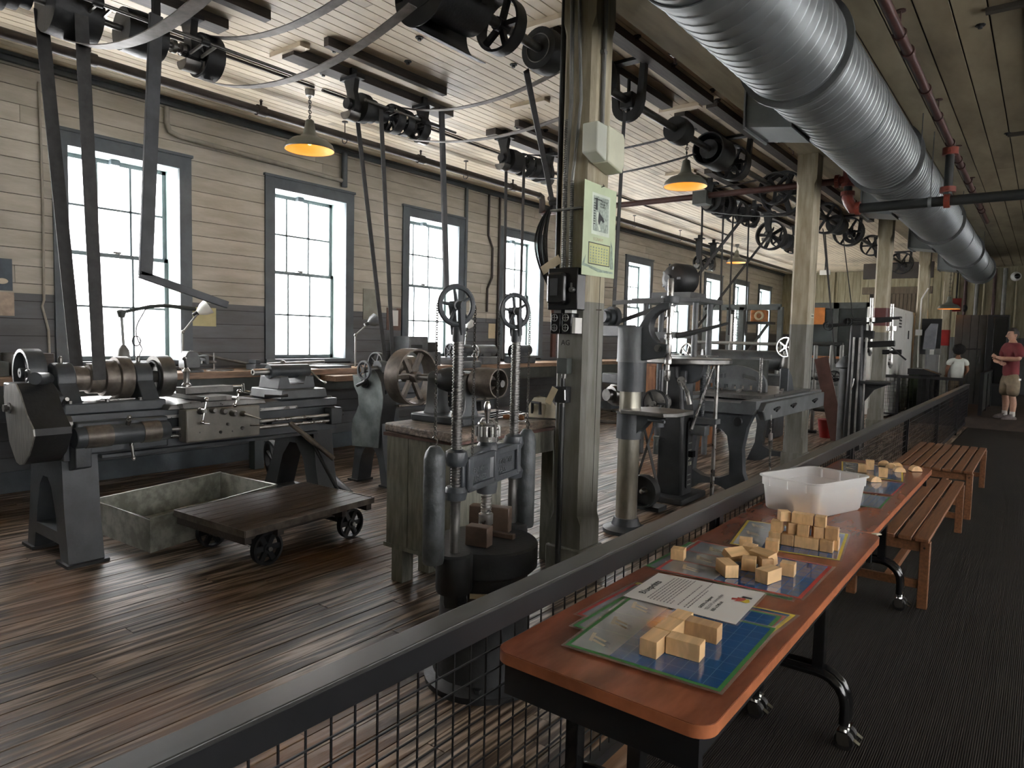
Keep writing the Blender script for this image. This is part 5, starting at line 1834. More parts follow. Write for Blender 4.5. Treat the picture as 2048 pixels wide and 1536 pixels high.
part(L1_, 'carriage_clamp', MB().tube([(-5.0, 3.2, 1.06), (-4.93, 3.3, 1.06), (-4.92, 3.36, 1.065)], [.016, .01, .014], 8), IRON2)

for yy in (1.83, 2.06, 2.28):
    part(L1_, 'cap_bolt', MB().cyl((-5.125, yy, 1.075), (-5.125, yy, 1.095), .014, seg=6), DSTEEL)
part(L1_, 'stud_gear', MB().lathe([(0, 0), (.075, 0), (.085, .01), (.085, .045), (.075, .055), (0, .055)], (-5.28, 1.755, .98), (0, 1, 0), 26), DSTEEL)
part(L1_, 'change_gear', MB().lathe([(.02, 0), (.055, 0), (.06, .01), (.06, .04), (.02, .05)], (-5.07, 1.765, .95), (0, 1, 0), 22), DSTEEL)
part(L1_, 'reverse_lever', MB().tube([(-5.12, 1.78, 1.06), (-5.04, 1.77, 1.11), (-5.0, 1.77, 1.12)], [.014, .01, .013], 8), STEEL)
part(L1_, 'end_bracket', MB().prism([(-5.14, .62), (-4.97, .66), (-4.97, .80), (-5.14, .82)], 'y', 1.80, 1.9), IRON, bevel=.008)
part(L1_, 'bed_flange', MB().box(-5.62, -5.055, 1.76, 1.80, .70, 1.0), IRON, bevel=.006)
part(L1_, 'chip_pan_lip', MB().box(-5.12, -5.02, 1.98, 3.74, .70, .725), IRON, bevel=.004)
for yy in (2.16, 2.5, 3.3, 3.7):
    part(L1_, 'hanger_lug', MB().box(-5.13, -5.05, yy, yy + .04, .80, .86), IRON)
part(L1_, 'oil_can_shelf', MB().box(-5.5, -5.2, 1.94, 2.28, 1.076, 1.084), STEEL)
# lathe lamp: jointed arm
la = thing('lathe_task_lamp', 'jointed task lamp rising behind the headstock of the big lathe', 'lamp', (-5.75, 2.25, 1.3))
q0, q1, q2, q3 = Xp(247, 690, -5.7), Xp(243, 630, -5.7), Xp(300, 613, -5.7), Xp(390, 618, -5.7)
part(la, 'post', MB().cyl(q0, q1, .011, seg=8).lathe([(0, 0), (.05, 0), (.04, .08), (.014, .12), (0, .12)], q0 - Vector((0, 0, .12)), (0, 0, 1), 14), PIPEG)
part(la, 'joint', MB().lathe([(0, 0), (.022, 0), (.035, .05), (.02, .06), (0, .06)], q1 - Vector((0, 0, .02)), (0, 0, 1), 12), DGRN)
part(la, 'arm', MB().tube([q1 + Vector((0, 0, .02)), q2, Xp(330, 611, -5.7), q3], [.012, .014, .014, .018], 8), DGRN)
ca = [q2]
for i in range(14):
    t_ = i / 13
    ca.append(Xp(290 - 38 * sin(t_ * 3.0) + 40 * t_ * (1 - t_) * 2, 620 + 78 * t_, -5.72))
ca.append(Xp(275, 720, -5.7))
part(la, 'cord', MB().tube(ca, .005, 6), IRON2)
part(la, 'cord_loop', MB().torus(Xp(273, 682, -5.72), (1, .3, 0), .038, .005, 18, 6), IRON2)
part(la, 'mounting_foot', MB().cyl(q0 - Vector((0, 0, .35)), q0 - Vector((0, 0, .1)), .03), IRON)

# ================================================================ second lathe
L2_ = thing('small_lathe', 'smaller lathe with a curved sheet guard on an arched leg beside the workbench', 'lathe', (-5.55, 5.6, 0))
lo = [(-5.86, 0), (-5.76, 0)] + [(-5.57 - .17 * cos(radians(a)), .05 + .36 * sin(radians(a))) for a in range(10, 171, 16)] + [(-5.38, 0), (-5.28, 0), (-5.36, .4), (-5.4, .8), (-5.74, .8), (-5.8, .4)]
part(L2_, 'leg', MB().prism(lo, 'y', 4.80, 4.98), IRON, smooth=25)
part(L2_, 'foot_pad', MB().box(-5.9, -5.74, 4.78, 5.0, 0, .02), IRON2)
part(L2_, 'foot_pad', MB().box(-5.4, -5.24, 4.78, 5.0, 0, .02), IRON2)
part(L2_, 'leg', MB().prism(lo, 'y', 6.4, 6.55), IRON, smooth=25)
part(L2_, 'bed', MB().prism([(-5.74, .80), (-5.38, .80), (-5.38, .95), (-5.34, .97), (-5.34, 1.01), (-5.78, 1.01), (-5.78, .97), (-5.74, .95)], 'y', 4.82, 6.6), IRON, smooth=25)
gpts = [(706, 749), (715, 753), (724, 751), (740, 741), (748, 739), (755, 748), (762, 765), (766, 795), (765, 815), (761, 840), (756, 896), (705, 891), (704, 862), (706, 838), (713, 824), (718, 810), (717, 790), (709, 772)]
gy = ypoly(gpts, 4.78)
g2 = part(L2_, 'gear_guard', MB().prism(gy, 'y', 4.782, 4.97), IRON2, smooth=25)
part(g2, 'sheet_cover', MB().prism(gy, 'y', 4.774, 4.783), SHEET, smooth=25)
S2X, S2Z = -5.53, 1.235
part(L2_, 'headstock', MB().box(-5.7, -5.36, 4.84, 5.5, 1.0, 1.09), IRON, bevel=.01)
for a in (4.86, 5.38):
    part(L2_, 'bearing_housing', MB().prism([(-5.64, 1.08), (-5.42, 1.08)] + arc(S2X, S2Z, .07, -10, 190, 10), 'y', a, a + .09), IRON, smooth=30)
pf = [(.02, 0)]
for k, r in enumerate((.06, .08, .10, .118)):
    pf += [(r, k * .1), (r, k * .1 + .09)]
pf += [(.02, .4)]
part(L2_, 'cone_pulley', MB().lathe(pf, (S2X, 4.965, S2Z), (0, 1, 0), 26), RUSTY)
part(L2_, 'handwheel', wheel((-5.55, 4.70, 1.21), (0, 1, 0), .1, .025, 5, rim=.2, hub=.25, sp=.16), IRON)
part(L2_, 'back_wheel', wheel((-5.72, 5.02, 1.27), (0, 1, 0), .12, .05, 5, rim=.12), IRON)
part(L2_, 'handwheel_shaft', MB().cyl((-5.55, 4.68, 1.21), (-5.53, 4.9, 1.225), .03), DSTEEL)
part(L2_, 'change_gears', MB().lathe([(0, 0), (.05, 0), (.05, .03), (0, .03)], (-5.6, 4.74, 1.07), (0, 1, 0), 16).cyl((-5.68, 4.72, 1.04), (-5.55, 4.72, 1.09), .018), IRON2)
part(L2_, 'carriage', MB().box(-5.8, -5.28, 5.7, 6.05, 1.01, 1.09).box(-5.34, -5.26, 5.72, 6.02, .78, 1.01), IRON, bevel=.008)
part(L2_, 'carriage_wheel', wheel((-5.22, 5.8, .93), (1, 0, 0), .07, .02, 5, rim=.2), DSTEEL)
part(L2_, 'tailstock', MB().box(-5.68, -5.38, 6.2, 6.45, 1.01, 1.15).cyl((S2X, 6.1, S2Z), (S2X, 6.5, S2Z), .045), GREYI, bevel=.006)
for z in (.90, .84):
    part(L2_, 'lead_screw', MB().cyl((-5.30, 4.95, z), (-5.30, 6.55, z), .013, seg=10), STEEL)

# ================================================================ tray and cart
q = [Vector(p) for p in ((-5.80, 2.21), (-4.93, 2.25), (-5.27, 3.49), (-6.10, 3.44))]
ty = thing('galvanised_tray', 'open galvanised sheet metal tray standing on the floor under the big lathe', 'tray', (-5.5, 2.85, 0))
zt_ = .245
m_ = MB()
inn = []
cen = sum(q, Vector((0, 0))) / 4
qi = [cen + (p_ - cen) * .985 for p_ in q]
vs = [(p_.x, p_.y, 0) for p_ in q] + [(p_.x, p_.y, zt_) for p_ in q] + [(p_.x, p_.y, zt_) for p_ in qi] + [(p_.x, p_.y, .01) for p_ in qi]
fs = [(0, 3, 2, 1)] + [(i, (i + 1) % 4, (i + 1) % 4 + 4, i + 4) for i in range(4)] + [(i + 4, (i + 1) % 4 + 4, (i + 1) % 4 + 8, i + 8) for i in range(4)] + [(i + 8, (i + 1) % 4 + 8, (i + 1) % 4 + 12, i + 12) for i in range(4)] + [(12, 13, 14, 15)]
part(ty, 'pan', m_.add(vs, fs), GALV, smooth=0)
part(ty, 'rolled_rim', MB().tube([(p_.x, p_.y, zt_) for p_ in q], .008, 8, closed=True), GALV)

c4 = [Vector(p) for p in ((-4.84, 2.38), (-4.00, 2.42), (-4.12, 3.60), (-4.96, 3.56))]
ct = thing('platform_cart', 'low wooden platform cart on four spoked iron wheels with a T-handle', 'cart', (-4.48, 3.0, 0))
n = 8
for i in range(n):
    a, b = i / n + .004, (i + 1) / n - .004
    quad = [c4[0].lerp(c4[1], a), c4[0].lerp(c4[1], b), c4[3].lerp(c4[2], b), c4[3].lerp(c4[2], a)]
    part(ct, 'deck_plank', MB().prism([(p_.x, p_.y) for p_ in quad], 'z', .265, .30), WOODK)
cc = sum(c4, Vector((0, 0))) / 4
fr = MB()
for s in (.22, .78):
    a = c4[0].lerp(c4[1], s)
    b = c4[3].lerp(c4[2], s)
    fr.bar((a.x, a.y + .06, .225), (b.x, b.y - .06, .225), .08, .06)
for s in (.03, .25, .75, .97):
    a = c4[0].lerp(c4[3], s)
    b = c4[1].lerp(c4[2], s)
    fr.bar((a.x + .02, a.y, .235), (b.x - .02, b.y, .235), .06, .05)
part(ct, 'under_frame', fr, WOODST)
eb = MB()
for i in range(4):
    a, b = c4[i], c4[(i + 1) % 4]
    eb.bar((a.x, a.y, .282), (b.x, b.y, .282), .045, .012)
part(ct, 'edge_band', eb, RUSTY)
ex = (c4[1] - c4[0]).normalized()
for s in (.2, .86):
    a = c4[0].lerp(c4[3], s)
    b = c4[1].lerp(c4[2], s)
    part(ct, 'axle', MB().cyl((a.x + .06, a.y, .115), (b.x - .06, b.y, .115), .018), IRON2)
    for p_, d in ((a, 1), (b, -1)):
        br_ = MB()
        br_.prism([(p_.x + d * .16, .1), (p_.x + d * .22, .1), (p_.x + d * .3, .22), (p_.x + d * .1, .22)], 'y', p_.y - .03, p_.y + .03)
        part(ct, 'axle_bracket', br_, IRON2)
    for p_, d in ((a, 1), (b, -1)):
        wl = part(ct, 'wheel', wheel((p_.x + d * .1, p_.y, .115), (1, .04, 0), .115, .045, 6, rim=.14, hub=.3, sp=.3), IRON2)
        part(wl, 'axle_nut', MB().cyl((p_.x + d * .05, p_.y, .115), (p_.x + d * .08, p_.y, .115), .016, seg=6), STEEL)
t0_, t1_ = Vector((-4.53, 3.62, .22)), Xp(622, 880, -4.78)
part(ct, 'handle_pole', MB().tube([t0_, t1_], .016, 8), IRON2)
ga, gb_ = Xp(580, 846, -4.88), Xp(668, 918, -4.62)
part(ct, 'handle_grip', MB().cyl(ga, gb_, .021).cyl(ga.lerp(gb_, .38), ga.lerp(gb_, .55), .024), RUSTY)
# spoked wheel behind the cart
wg = thing('loose_iron_wheel', 'spoked cast iron gear wheel leaning against the far leg of the big lathe', 'wheel', (-5.5, 4.2, 0))
part(wg, 'wheel', wheel(Yp(548, 925, 4.1) * 1.0, (.25, 1, .12), Yp(548, 925, 4.1).z, .05, 7, rim=.14, hub=.22, sp=.14), IRON2)
jk = thing('screw_jack', 'small black jack lying on the floor under the far lathe leg', 'jack', (-5.35, 4.25, 0))
part(jk, 'body', MB().tube([(-5.7, 4.3, .16), (-5.5, 4.28, .12), (-5.2, 4.25, .045)], [.05, .06, .035], 10), IRON2)
part(jk, 'base', MB().box(-5.75, -5.15, 4.18, 4.36, 0, .02), IRON2)

# ================================================================ workbench cabinet
wbq = [(-3.36, 3.02), (-2.68, 2.94), (-2.72, 4.18), (-3.42, 4.22)]
wbn = thing('workbench', 'olive grey wooden workbench cabinet with a scarred top behind the arbor press', 'workbench', (-3.05, 3.6, 0))
part(wbn, 'bench_top', MB().prism(wbq, 'z', .965, 1.02), BOARDG, bevel=.01)
part(wbn, 'red_moulding', MB().box(-3.33, -2.71, 2.985, 4.1, .945, .965), mat('worn_red_brown', (.14, .075, .06), .6, 0, var=.4, scale=8))
for i in range(3):
    a = -3.30 + i * .195
    part(wbn, 'front_board', MB().box(a, a + .19, 2.99, 3.01, .24, .945), GRNP, bevel=.002)
part(wbn, 'corner_post', MB().box(-2.715, -2.66, 2.985, 3.05, .24, .945), GRNP)
part(wbn, 'side_panel', MB().box(-2.69, -2.67, 3.05, 3.38, .24, .945), GRNP)
part(wbn, 'carcass', MB().box(-3.31, -2.70, 3.01, 3.38, .26, .94), DARKGAP)
part(wbn, 'bottom_board', MB().box(-3.32, -2.67, 2.985, 3.4, .225, .25), GRNP)
for x, y in ((-3.22, 3.06), (-2.78, 3.3), (-3.22, 3.3), (-2.75, 4.05), (-3.32, 4.05)):
    part(wbn, 'leg', MB().box(x - .05, x + .05, y - .05, y + .05, 0, .95), GRNP, bevel=.004)
part(wbn, 'drawer', MB().box(-2.74, -2.70, 3.42, 4.08, .80, .945), GRNP, bevel=.004)
part(wbn, 'drawer', MB().box(-3.35, -2.74, 3.42, 4.1, .80, .93), GRNP)

# belt grinder stand on the bench
bs = thing('bench_grinder_stand', 'cast iron shaft stand on the workbench with a large spoked pulley', 'machine', (-3.05, 3.35, 1.02))
AY, AZ = 3.36, 1.30
part(bs, 'shaft', MB().cyl((-3.52, AY, AZ), (-2.66, AY, AZ), .022), DSTEEL)
bwp = Yp(838, 760, AY)
part(bs, 'large_pulley', wheel((-3.47, AY, AZ), (1, 0, 0), .195, .13, 6, rim=.06, hub=.2, sp=.15), RUSTY)
part(bs, 'small_pulley', MB().lathe([(.092, -.09), (.096, 0), (.092, .09), (.084, .09), (.08, -.07), (.03, -.07), (.03, -.09), (.092, -.09)], (-2.78, AY, AZ), (1, 0, 0), 28).lathe([(0, -.07), (.045, -.07), (.045, .03), (.022, .04), (.022, .1), (0, .1)], (-2.78, AY, AZ), (1, 0, 0), 18), RUSTY)
for x in (-3.22, -2.97):
    pd = [(AY - .11, 1.02), (AY + .11, 1.02), (AY + .06, 1.12)] + arc(AY, AZ, .05, -20, 200, 10) + [(AY - .06, 1.12)]
    part(bs, 'pedestal', MB().prism(pd, 'x', x - .05, x + .05), GREYI, bevel=.006, smooth=30)
part(bs, 'base_casting', MB().box(-3.33, -2.86, 3.22, 3.5, 1.02, 1.075), IRON, bevel=.012)
part(bs, 'cone_body', MB().lathe([(.03, 0), (.07, .02), (.085, .1), (.06, .2), (.03, .22)], (-3.2, AY, AZ), (1, 0, 0), 20), IRON2)
# tools on the bench
for k, (x, y, rz, ln, m, lab, nm, c) in enumerate(((-2.98, 3.85, .1, .4, DSTEEL, 'long steel file lying on the workbench top', 'steel_file', 'file'), (-3.05, 3.9, .1, .42, IRON2, 'dark steel bar lying on the workbench top', 'steel_bar', 'bar'), (-3.12, 3.86, .1, .4, DSTEEL, 'thin steel scraper lying on the workbench top', 'scraper', 'scraper'), (-3.2, 3.9, .1, .36, IRON2, 'short black iron rod lying on the workbench top', 'iron_rod', 'rod'))):
    solo(nm, lab, c, MB().cbox((x, y, 1.028), .02, ln, .014, rz=rz), m)
hd = thing('wooden_handle_tool', 'turned brown wooden tool handle lying on the workbench', 'tool', (-2.82, 3.68, 1.02))
h0, h1 = Vector((-2.92, 3.7, 1.045)), Vector((-2.78, 3.76, 1.045))
d_ = h1 - h0
part(hd, 'grip', MB().lathe([(0, 0), (.014, .002), (.02, .03), (.016, .05), (.022, .08), (.018, .11), (.022, .13), (.014, .15), (0, .152)], h0, d_, 14), mat('turned_wood', (.16, .07, .03), .35, 0, var=.4, scale=20))
part(hd, 'tang', MB().cyl(h1, h1 + d_.normalized() * .22, .007, seg=8), DSTEEL)
bk = thing('canvas_bag', 'cream canvas pouch with a dark handle standing on the workbench', 'bag', (-2.85, 4.0, 1.02))
part(bk, 'pouch', loft([[Vector((-2.92, 4.0, 1.02)), Vector((-2.76, 3.96, 1.02)), Vector((-2.74, 4.08, 1.02)), Vector((-2.9, 4.1, 1.02))], [Vector((-2.94, 4.02, 1.1)), Vector((-2.75, 3.97, 1.1)), Vector((-2.73, 4.07, 1.1)), Vector((-2.92, 4.1, 1.1))], [Vector((-2.9, 4.03, 1.16)), Vector((-2.78, 4.0, 1.17)), Vector((-2.77, 4.05, 1.16)), Vector((-2.89, 4.08, 1.17))]]), mat('canvas', (.42, .38, .28), .8, 0, var=.15), smooth=60)
part(bk, 'handle', MB().tube([(-2.89, 4.0, 1.05), (-2.88, 3.985, 1.13), (-2.8, 3.965, 1.13), (-2.79, 3.955, 1.05)], .012, 8), IRON2)

# ================================================================ arbor press
AP = thing('arbor_press', 'black screw arbor press with chain wheels and hanging counterweights', 'press', (-2.0, 2.43, 0))
PC = Vector((-2.005, 2.43, 0))
SA, SB = Vector((-1.95, 2.157, 0)), Vector((-2.06, 2.70, 0))
ax_ = (SB - SA).normalized()
nrm = Vector((ax_.y, -ax_.x, 0))
part(AP, 'pedestal', MB().lathe([(0, 0), (.27, 0), (.275, .03), (.235, .06), (.215, .2), (.20, .5), (.21, .53), (0, .53)], PC, (0, 0, 1), 36), IRON2)
part(AP, 'foot_bolt', MB().cyl(PC + Vector((.14, -.2, .03)), PC + Vector((.14, -.2, .06)), .016, seg=6), IRON2)
part(AP, 'table_ring', MB().lathe([(0, .53), (.23, .53), (.245, .545), (.245, .645), (.235, .655), (0, .655)], PC, (0, 0, 1), 36), IRON2)
for s in (SA, SB):
    part(AP, 'lug', MB().lathe([(0, .50), (.075, .50), (.08, .52), (.08, .66), (.07, .67), (0, .67)], s, (0, 0, 1), 20), IRON2)
    part(AP, 'hex_nut', MB().lathe([(0, .43), (.055, .44), (.06, .46), (.06, .50), (0, .50)], s, (0, 0, 1), 6), IRON2, smooth=20)
    col_ = part(AP, 'screw_column', MB().thread(s + Vector((0, 0, .88)), s + Vector((0, 0, 1.60)), .0235, .0125, 16).cyl(s + Vector((0, 0, .66)), s + Vector((0, 0, .9)), .0215), DSTEEL)
    y0_ = s + Vector((0, 0, 1.6))
    c_ = s + Vector((0, 0, 1.72)) - ax_ * .02
    part(AP, 'wheel_yoke', MB().cyl(y0_ - Vector((0, 0, .03)), y0_ + Vector((0, 0, .03)), .027).bar(y0_ + nrm * .02, c_ + nrm * .022, .035, .012, ax_).bar(y0_ - nrm * .02, c_ - nrm * .022, .035, .012, ax_).cyl(c_ - nrm * .03, c_ + nrm * .03, .018), IRON)
    wn = Vector((.95, -.32, 0)).normalized()
    we = Vector((.32, .95, 0)).normalized()
    R_ = .078
    wv_ = MB()
    wv_.torus(c_, wn, R_, .0115, 32, 8)
    wv_.cyl(c_ - wn * .014, c_ + wn * .014, .02)
    for k in range(5):
        a = 2 * pi * k / 5 + .5
        e = we * cos(a) + Vector((0, 0, 1)) * sin(a)
        wv_.tube([c_ + e * .015, c_ + e * R_], [.009, .006], 6)
    part(AP, 'chain_wheel', wv_, IRON)
    for sg, zb in ((-1, 1.17), (1, 1.09)):
        p_ = c_ + we * (sg * (R_ + .012))
        chn = MB()
        z = zb
        k = 0
        while z < 1.72:
            chn.torus(Vector((p_.x, p_.y, z)), wn if k % 2 else we, .006, .0022, 8, 4)
            z += .0098
            k += 1
        part(AP, 'chain', chn, DSTEEL, kind='stuff', smooth=60)
    # counterweight
    p_ = c_ + we * (-(R_ + .012))
    if s is SB:
        p_ = c_ + we * (R_ + .012)
    part(AP, 'counterweight', MB().lathe([(0, .64), (.042, .642), (.046, .655), (.046, 1.08), (.040, 1.11), (.022, 1.135), (0, 1.14)], Vector((p_.x, p_.y, 0)), (0, 0, 1), 22), mat('pitted_iron', (.075, .082, .085), .45, .3, var=.35, scale=14, bump=.35, bscale=40))
    part(AP, 'hook', MB().tube([(p_.x, p_.y, 1.13), (p_.x + .012, p_.y, 1.15), (p_.x + .014, p_.y - .004, 1.165), (p_.x, p_.y, 1.18), (p_.x - .01, p_.y, 1.17)], .0045, 6), STEEL)
# crosshead
ZC0, ZC1 = .925, 1.085


def cross_out():
    return [(0, 0)]


cw = MB()
half = (SB - SA).length / 2
o_ = [(-half, ZC0 + .02), (-.10, ZC0), (.10, ZC0), (half, ZC0 + .02), (half, ZC1 - .02), (.09, ZC1 + .012), (-.09, ZC1 + .012), (-half, ZC1 - .02)]


def emb(mb, pts, a0, a1):
    n = len(pts)
    vs = []
    for a in (a0, a1):
        for (t, z) in pts:
            vs.append(PC + ax_ * t + nrm * a + Vector((0, 0, z)))
    return mb.add(vs, [tuple(range(n))[::-1], tuple(range(n, 2 * n))] + [(i, (i + 1) % n, (i + 1) % n + n, i + n) for i in range(n)])


emb(cw, o_, -.035, .035)
cwo = part(AP, 'crosshead', cw, IRON, bevel=.008)
rim_ = MB()
for t0, t1, za, zb in ((-half + .03, half - .03, ZC0 + .0, ZC0 + .03), (-half + .03, half - .03, ZC1 - .035, ZC1 - .005)):
    emb(rim_, [(t0, za), (t1, za), (t1, zb), (t0, zb)], .035, .05)
for t in (-half + .04, 0, half - .04):
    emb(rim_, [(t - .02, ZC0 + .01), (t + .02, ZC0 + .01), (t + .02, ZC1 - .01), (t - .02, ZC1 - .01)], .035, .052)
part(cwo, 'raised_ribs', rim_, IRON, bevel=.005)
for s in (SA, SB):
    part(cwo, 'lower_boss', MB().lathe([(0, ZC0 - .03), (.045, ZC0 - .025), (.052, ZC0 + .01), (.04, ZC0 + .03), (.0, ZC0 + .03)], s, (0, 0, 1), 18), IRON)
    bb = MB().lathe([(0, ZC1 - .04), (.04, ZC1 - .04), (.052, ZC1 - .015), (.045, ZC1 + .02), (.028, ZC1 + .03), (0, ZC1 + .03)], s, (0, 0, 1), 18)
    part(cwo, 'upper_boss', bb, IRON)
part(cwo, 'centre_boss', MB().lathe([(0, ZC0 - .05), (.045, ZC0 - .05), (.05, ZC0 - .02), (.05, ZC1 + .01), (.035, ZC1 + .03), (0, ZC1 + .03)], PC, (0, 0, 1), 20), IRON)
Mt = Matrix(((ax_.x, 0, nrm.x, 0), (ax_.y, 0, nrm.y, 0), (0, 1, 0, 0), (0, 0, 0, 1)))
for t, z, tx in ((-half + .066, .998, 'BENJAMIN'), (-half + .066, .958, 'BARNES'), (.03, .998, 'BOSTON'), (.03, .958, 'MASS')):
    pos = PC + ax_ * t + nrm * .0365 + Vector((0, 0, z))
    part(cwo, 'cast_lettering', text_mb(tx, .038 if len(tx) < 8 else .034, Matrix.Translation(pos) @ Mt, .002), GREYI, smooth=0)
# centre screw and star wheel
part(AP, 'centre_screw', MB().thread(PC + Vector((0, 0, .78)), PC + Vector((0, 0, .9)), .0255, .0125, 16).cyl(PC + Vector((0, 0, .9)), PC + Vector((0, 0, 1.15)), .025), STEEL)
part(AP, 'ram_tip', MB().lathe([(0, .69), (.026, .69), (.028, .72), (.034, .73), (.034, .775), (.026, .78), (0, .78)], PC, (0, 0, 1), 18), STEEL)
st_ = MB().lathe([(.02, 1.115), (.05, 1.115), (.05, 1.14), (.03, 1.145), (.03, 1.2), (.02, 1.2)], PC, (0, 0, 1), 20)
for k in range(12):
    a = 2 * pi * k / 12
    e = Vector((cos(a), sin(a), 0))
    st_.cyl(PC + e * .05 + Vector((0, 0, 1.14)), PC + e * .05 + Vector((0, 0, 1.185)), .011, seg=8)
part(AP, 'star_wheel', st_, STEEL)
part(AP, 'spider', MB().torus(PC + Vector((0, 0, 1.195)), (0, 0, 1), .04, .008, 20, 6).tube([PC + Vector((-.06, 0, 1.17)), PC + Vector((-.03, 0, 1.215)), PC + Vector((.03, 0, 1.215)), PC + Vector((.06, 0, 1.17))], .007, 6), STEEL)
part(AP, 'ball_lever', MB().lathe([(0, 0), (.009, 0), (.008, .04), (.016, .09), (.017, .11), (.01, .13), (0, .133)], PC + Vector((.02, -.03, 1.17)), (0, 0, 1), 12), CHROME)
for p_, sx, sy, sz, rz in ((PC + ax_ * -.1 + nrm * .02, .11, .06, .09, .25), (PC + ax_ * .14 - nrm * .05, .2, .06, .12, .4), (PC + ax_ * .06 + nrm * .06, .12, .03, .025, .2)):
    solo('wood_packing_block', ['dark brown wood packing block on the press table beside the column', 'wide dark wood packing block at the back of the press table', 'thin dark packing strip on the press table'][0 if sz == .09 else 1 if sz == .12 else 2], 'block', MB().cbox(p_ + Vector((0, 0, .656 + sz / 2)), sx, sy, sz, rz=rz), mat('greasy_wood', (.10, .065, .045), .5, 0, var=.4, scale=8), bevel=.004)
pn = PC + Vector((.03, -.2, .44))
tg = part(AP, 'number_tag', MB().cbox(PC + Vector((.115, -.172, .46)), .085, .004, .022, rz=.6), PAPERY, label='small cream inventory tag')
part(AP, 'small_tag', MB().cbox(PC + Vector((.115, -.174, .43)), .035, .004, .016, rz=.6), PAPERY)

# ================================================================ drill press with round column
DP = thing('round_column_drill', 'drill press with a polished round column and overhanging curved arm', 'drill press', (-2.68, 5.06, 0))
dx, dy = -2.68, 5.08
part(DP, 'base_flange', MB().lathe([(0, 0), (.19, 0), (.19, .03), (.12, .06), (.1, .12), (0, .12)], (dx, dy, 0), (0, 0, 1), 28), IRON)
part(DP, 'column', MB().cyl((dx, dy, .06), (dx, dy, 1.62), .088, seg=28), mat('smoky_bright_steel', (.42, .40, .33), .3, .85, var=.25, scale=4, stretch=(3, 3, .8)))
part(DP, 'table_sleeve', MB().lathe([(.088, .78), (.105, .78), (.105, .985), (.112, .99), (.112, 1.0), (.088, 1.0)], (dx, dy, 0), (0, 0, 1), 28), IRON)
part(DP, 'table_arm', MB().prism([(dx + .08, .82), (dx + .08, 1.0), (dx + .36, 1.0), (dx + .34, .97), (dx + .2, .95), (dx + .14, .88)], 'y', dy - .05, dy + .05), IRON, smooth=30)
part(DP, 'drill_table', MB().prism([(dx + .02, dy - .2), (dx + .40, dy - .22), (dx + .47, dy - .12), (dx + .47, dy + .2), (dx + .12, dy + .22), (dx + .02, dy + .1)], 'z', 1.0, 1.035), DSTEEL, bevel=.006)
part(DP, 'table_boss', MB().cyl((dx + .26, dy, .9), (dx + .26, dy, 1.0), .045).cyl((dx + .2, dy - .06, .955), (dx + .36, dy - .1, .955), .012), IRON)
part(DP, 'clamp_lever', MB().cyl((dx - .1, dy - .02, .99), (dx - .26, dy - .08, 1.01), .009).cyl((dx - .1, dy - .02, .9), (dx - .3, dy - .06, .9), .014), DSTEEL)
part(DP, 'lower_collar', MB().lathe([(.088, 1.17), (.11, 1.17), (.112, 1.41), (.088, 1.41)], (dx, dy, 0), (0, 0, 1), 28), IRON)
part(DP, 'head_casting', MB().lathe([(.088, 1.41), (.125, 1.41), (.12, 1.44), (.118, 1.68), (.125, 1.70), (0, 1.70)], (dx, dy, 0), (0, 0, 1), 28), GREYI)
cf = [(dx + .08, 1.42), (dx + .30, 1.46), (dx + .33, 1.5), (dx + .33, 1.56), (dx + .24, 1.57)] + [(dx + .30 - .13 * cos(radians(a)), 1.70 + .13 * sin(radians(a))) for a in (-40, -20, 0, 25, 50, 70, 90)] + [(dx + .34, 1.84), (dx + .34, 1.90), (dx + .24, 1.88), (dx + .14, 1.80), (dx + .08, 1.70)]
part(DP, 'c_frame_arm', MB().prism(cf, 'y', dy - .05, dy + .05), IRON, bevel=.008, smooth=30)
sx_ = dx + .32
part(DP, 'spindle', MB().lathe([(0, 1.15), (.006, 1.15), (.007, 1.27), (.02, 1.28), (.026, 1.31), (.026, 1.35), (.016, 1.36), (.016, 1.40), (.03, 1.41), (.03, 1.46), (.022, 1.47), (.022, 1.60), (.034, 1.60), (.034, 1.64), (.02, 1.65), (.02, 1.78), (.034, 1.78), (.036, 1.86), (.025, 1.87), (.025, 2.07), (.02, 2.08), (0, 2.08)], (sx_, dy, 0), (0, 0, 1), 18), STEEL)
part(DP, 'spindle_pulley', MB().lathe([(.03, 1.885), (.07, 1.885), (.075, 1.91), (.07, 1.94), (.03, 1.94)], (sx_, dy, 0), (0, 0, 1), 20), IRON)
part(DP, 'belt', MB().ribbon([(sx_ - .02, dy - .075, 1.905), (dx - .25, dy + .1, 1.90)], (0, 0, 1), .035).ribbon([(sx_ - .02, dy + .06, 1.89), (dx - .25, dy + .2, 1.74)], (0, 0, 1), .035), BELT)
part(DP, 'rear_arm', MB().bar((dx, dy, 1.66), (dx - .34, dy + .12, 1.66), .1, .09), IRON, bevel=.01)
part(DP, 'rear_cone', MB().lathe([(0, 0), (.05, 0), (.05, .04), (.07, .045), (.07, .09), (.09, .095), (.09, .14), (0, .14)], (dx - .3, dy + .02, 1.78), (.3, 1, 0), 20), IRON)
part(DP, 'lower_arm', MB().bar((dx, dy, 1.26), (dx - .3, dy + .1, 1.26), .09, .08), IRON, bevel=.01)
part(DP, 'lower_cone', MB().lathe([(0, 0), (.05, 0), (.05, .05), (.075, .055), (.075, .1), (.1, .105), (.1, .15), (0, .15)], (dx - .24, dy + .02, 1.12), (.3, 1, 0), 22), DSTEEL)
part(DP, 'quill_pinion', MB().cyl((sx_ - .06, dy - .07, 1.53), (sx_ - .06, dy + .06, 1.53), .03).cyl((sx_ - .06, dy - .085, 1.53), (sx_ - .06, dy - .07, 1.53), .02), DSTEEL)
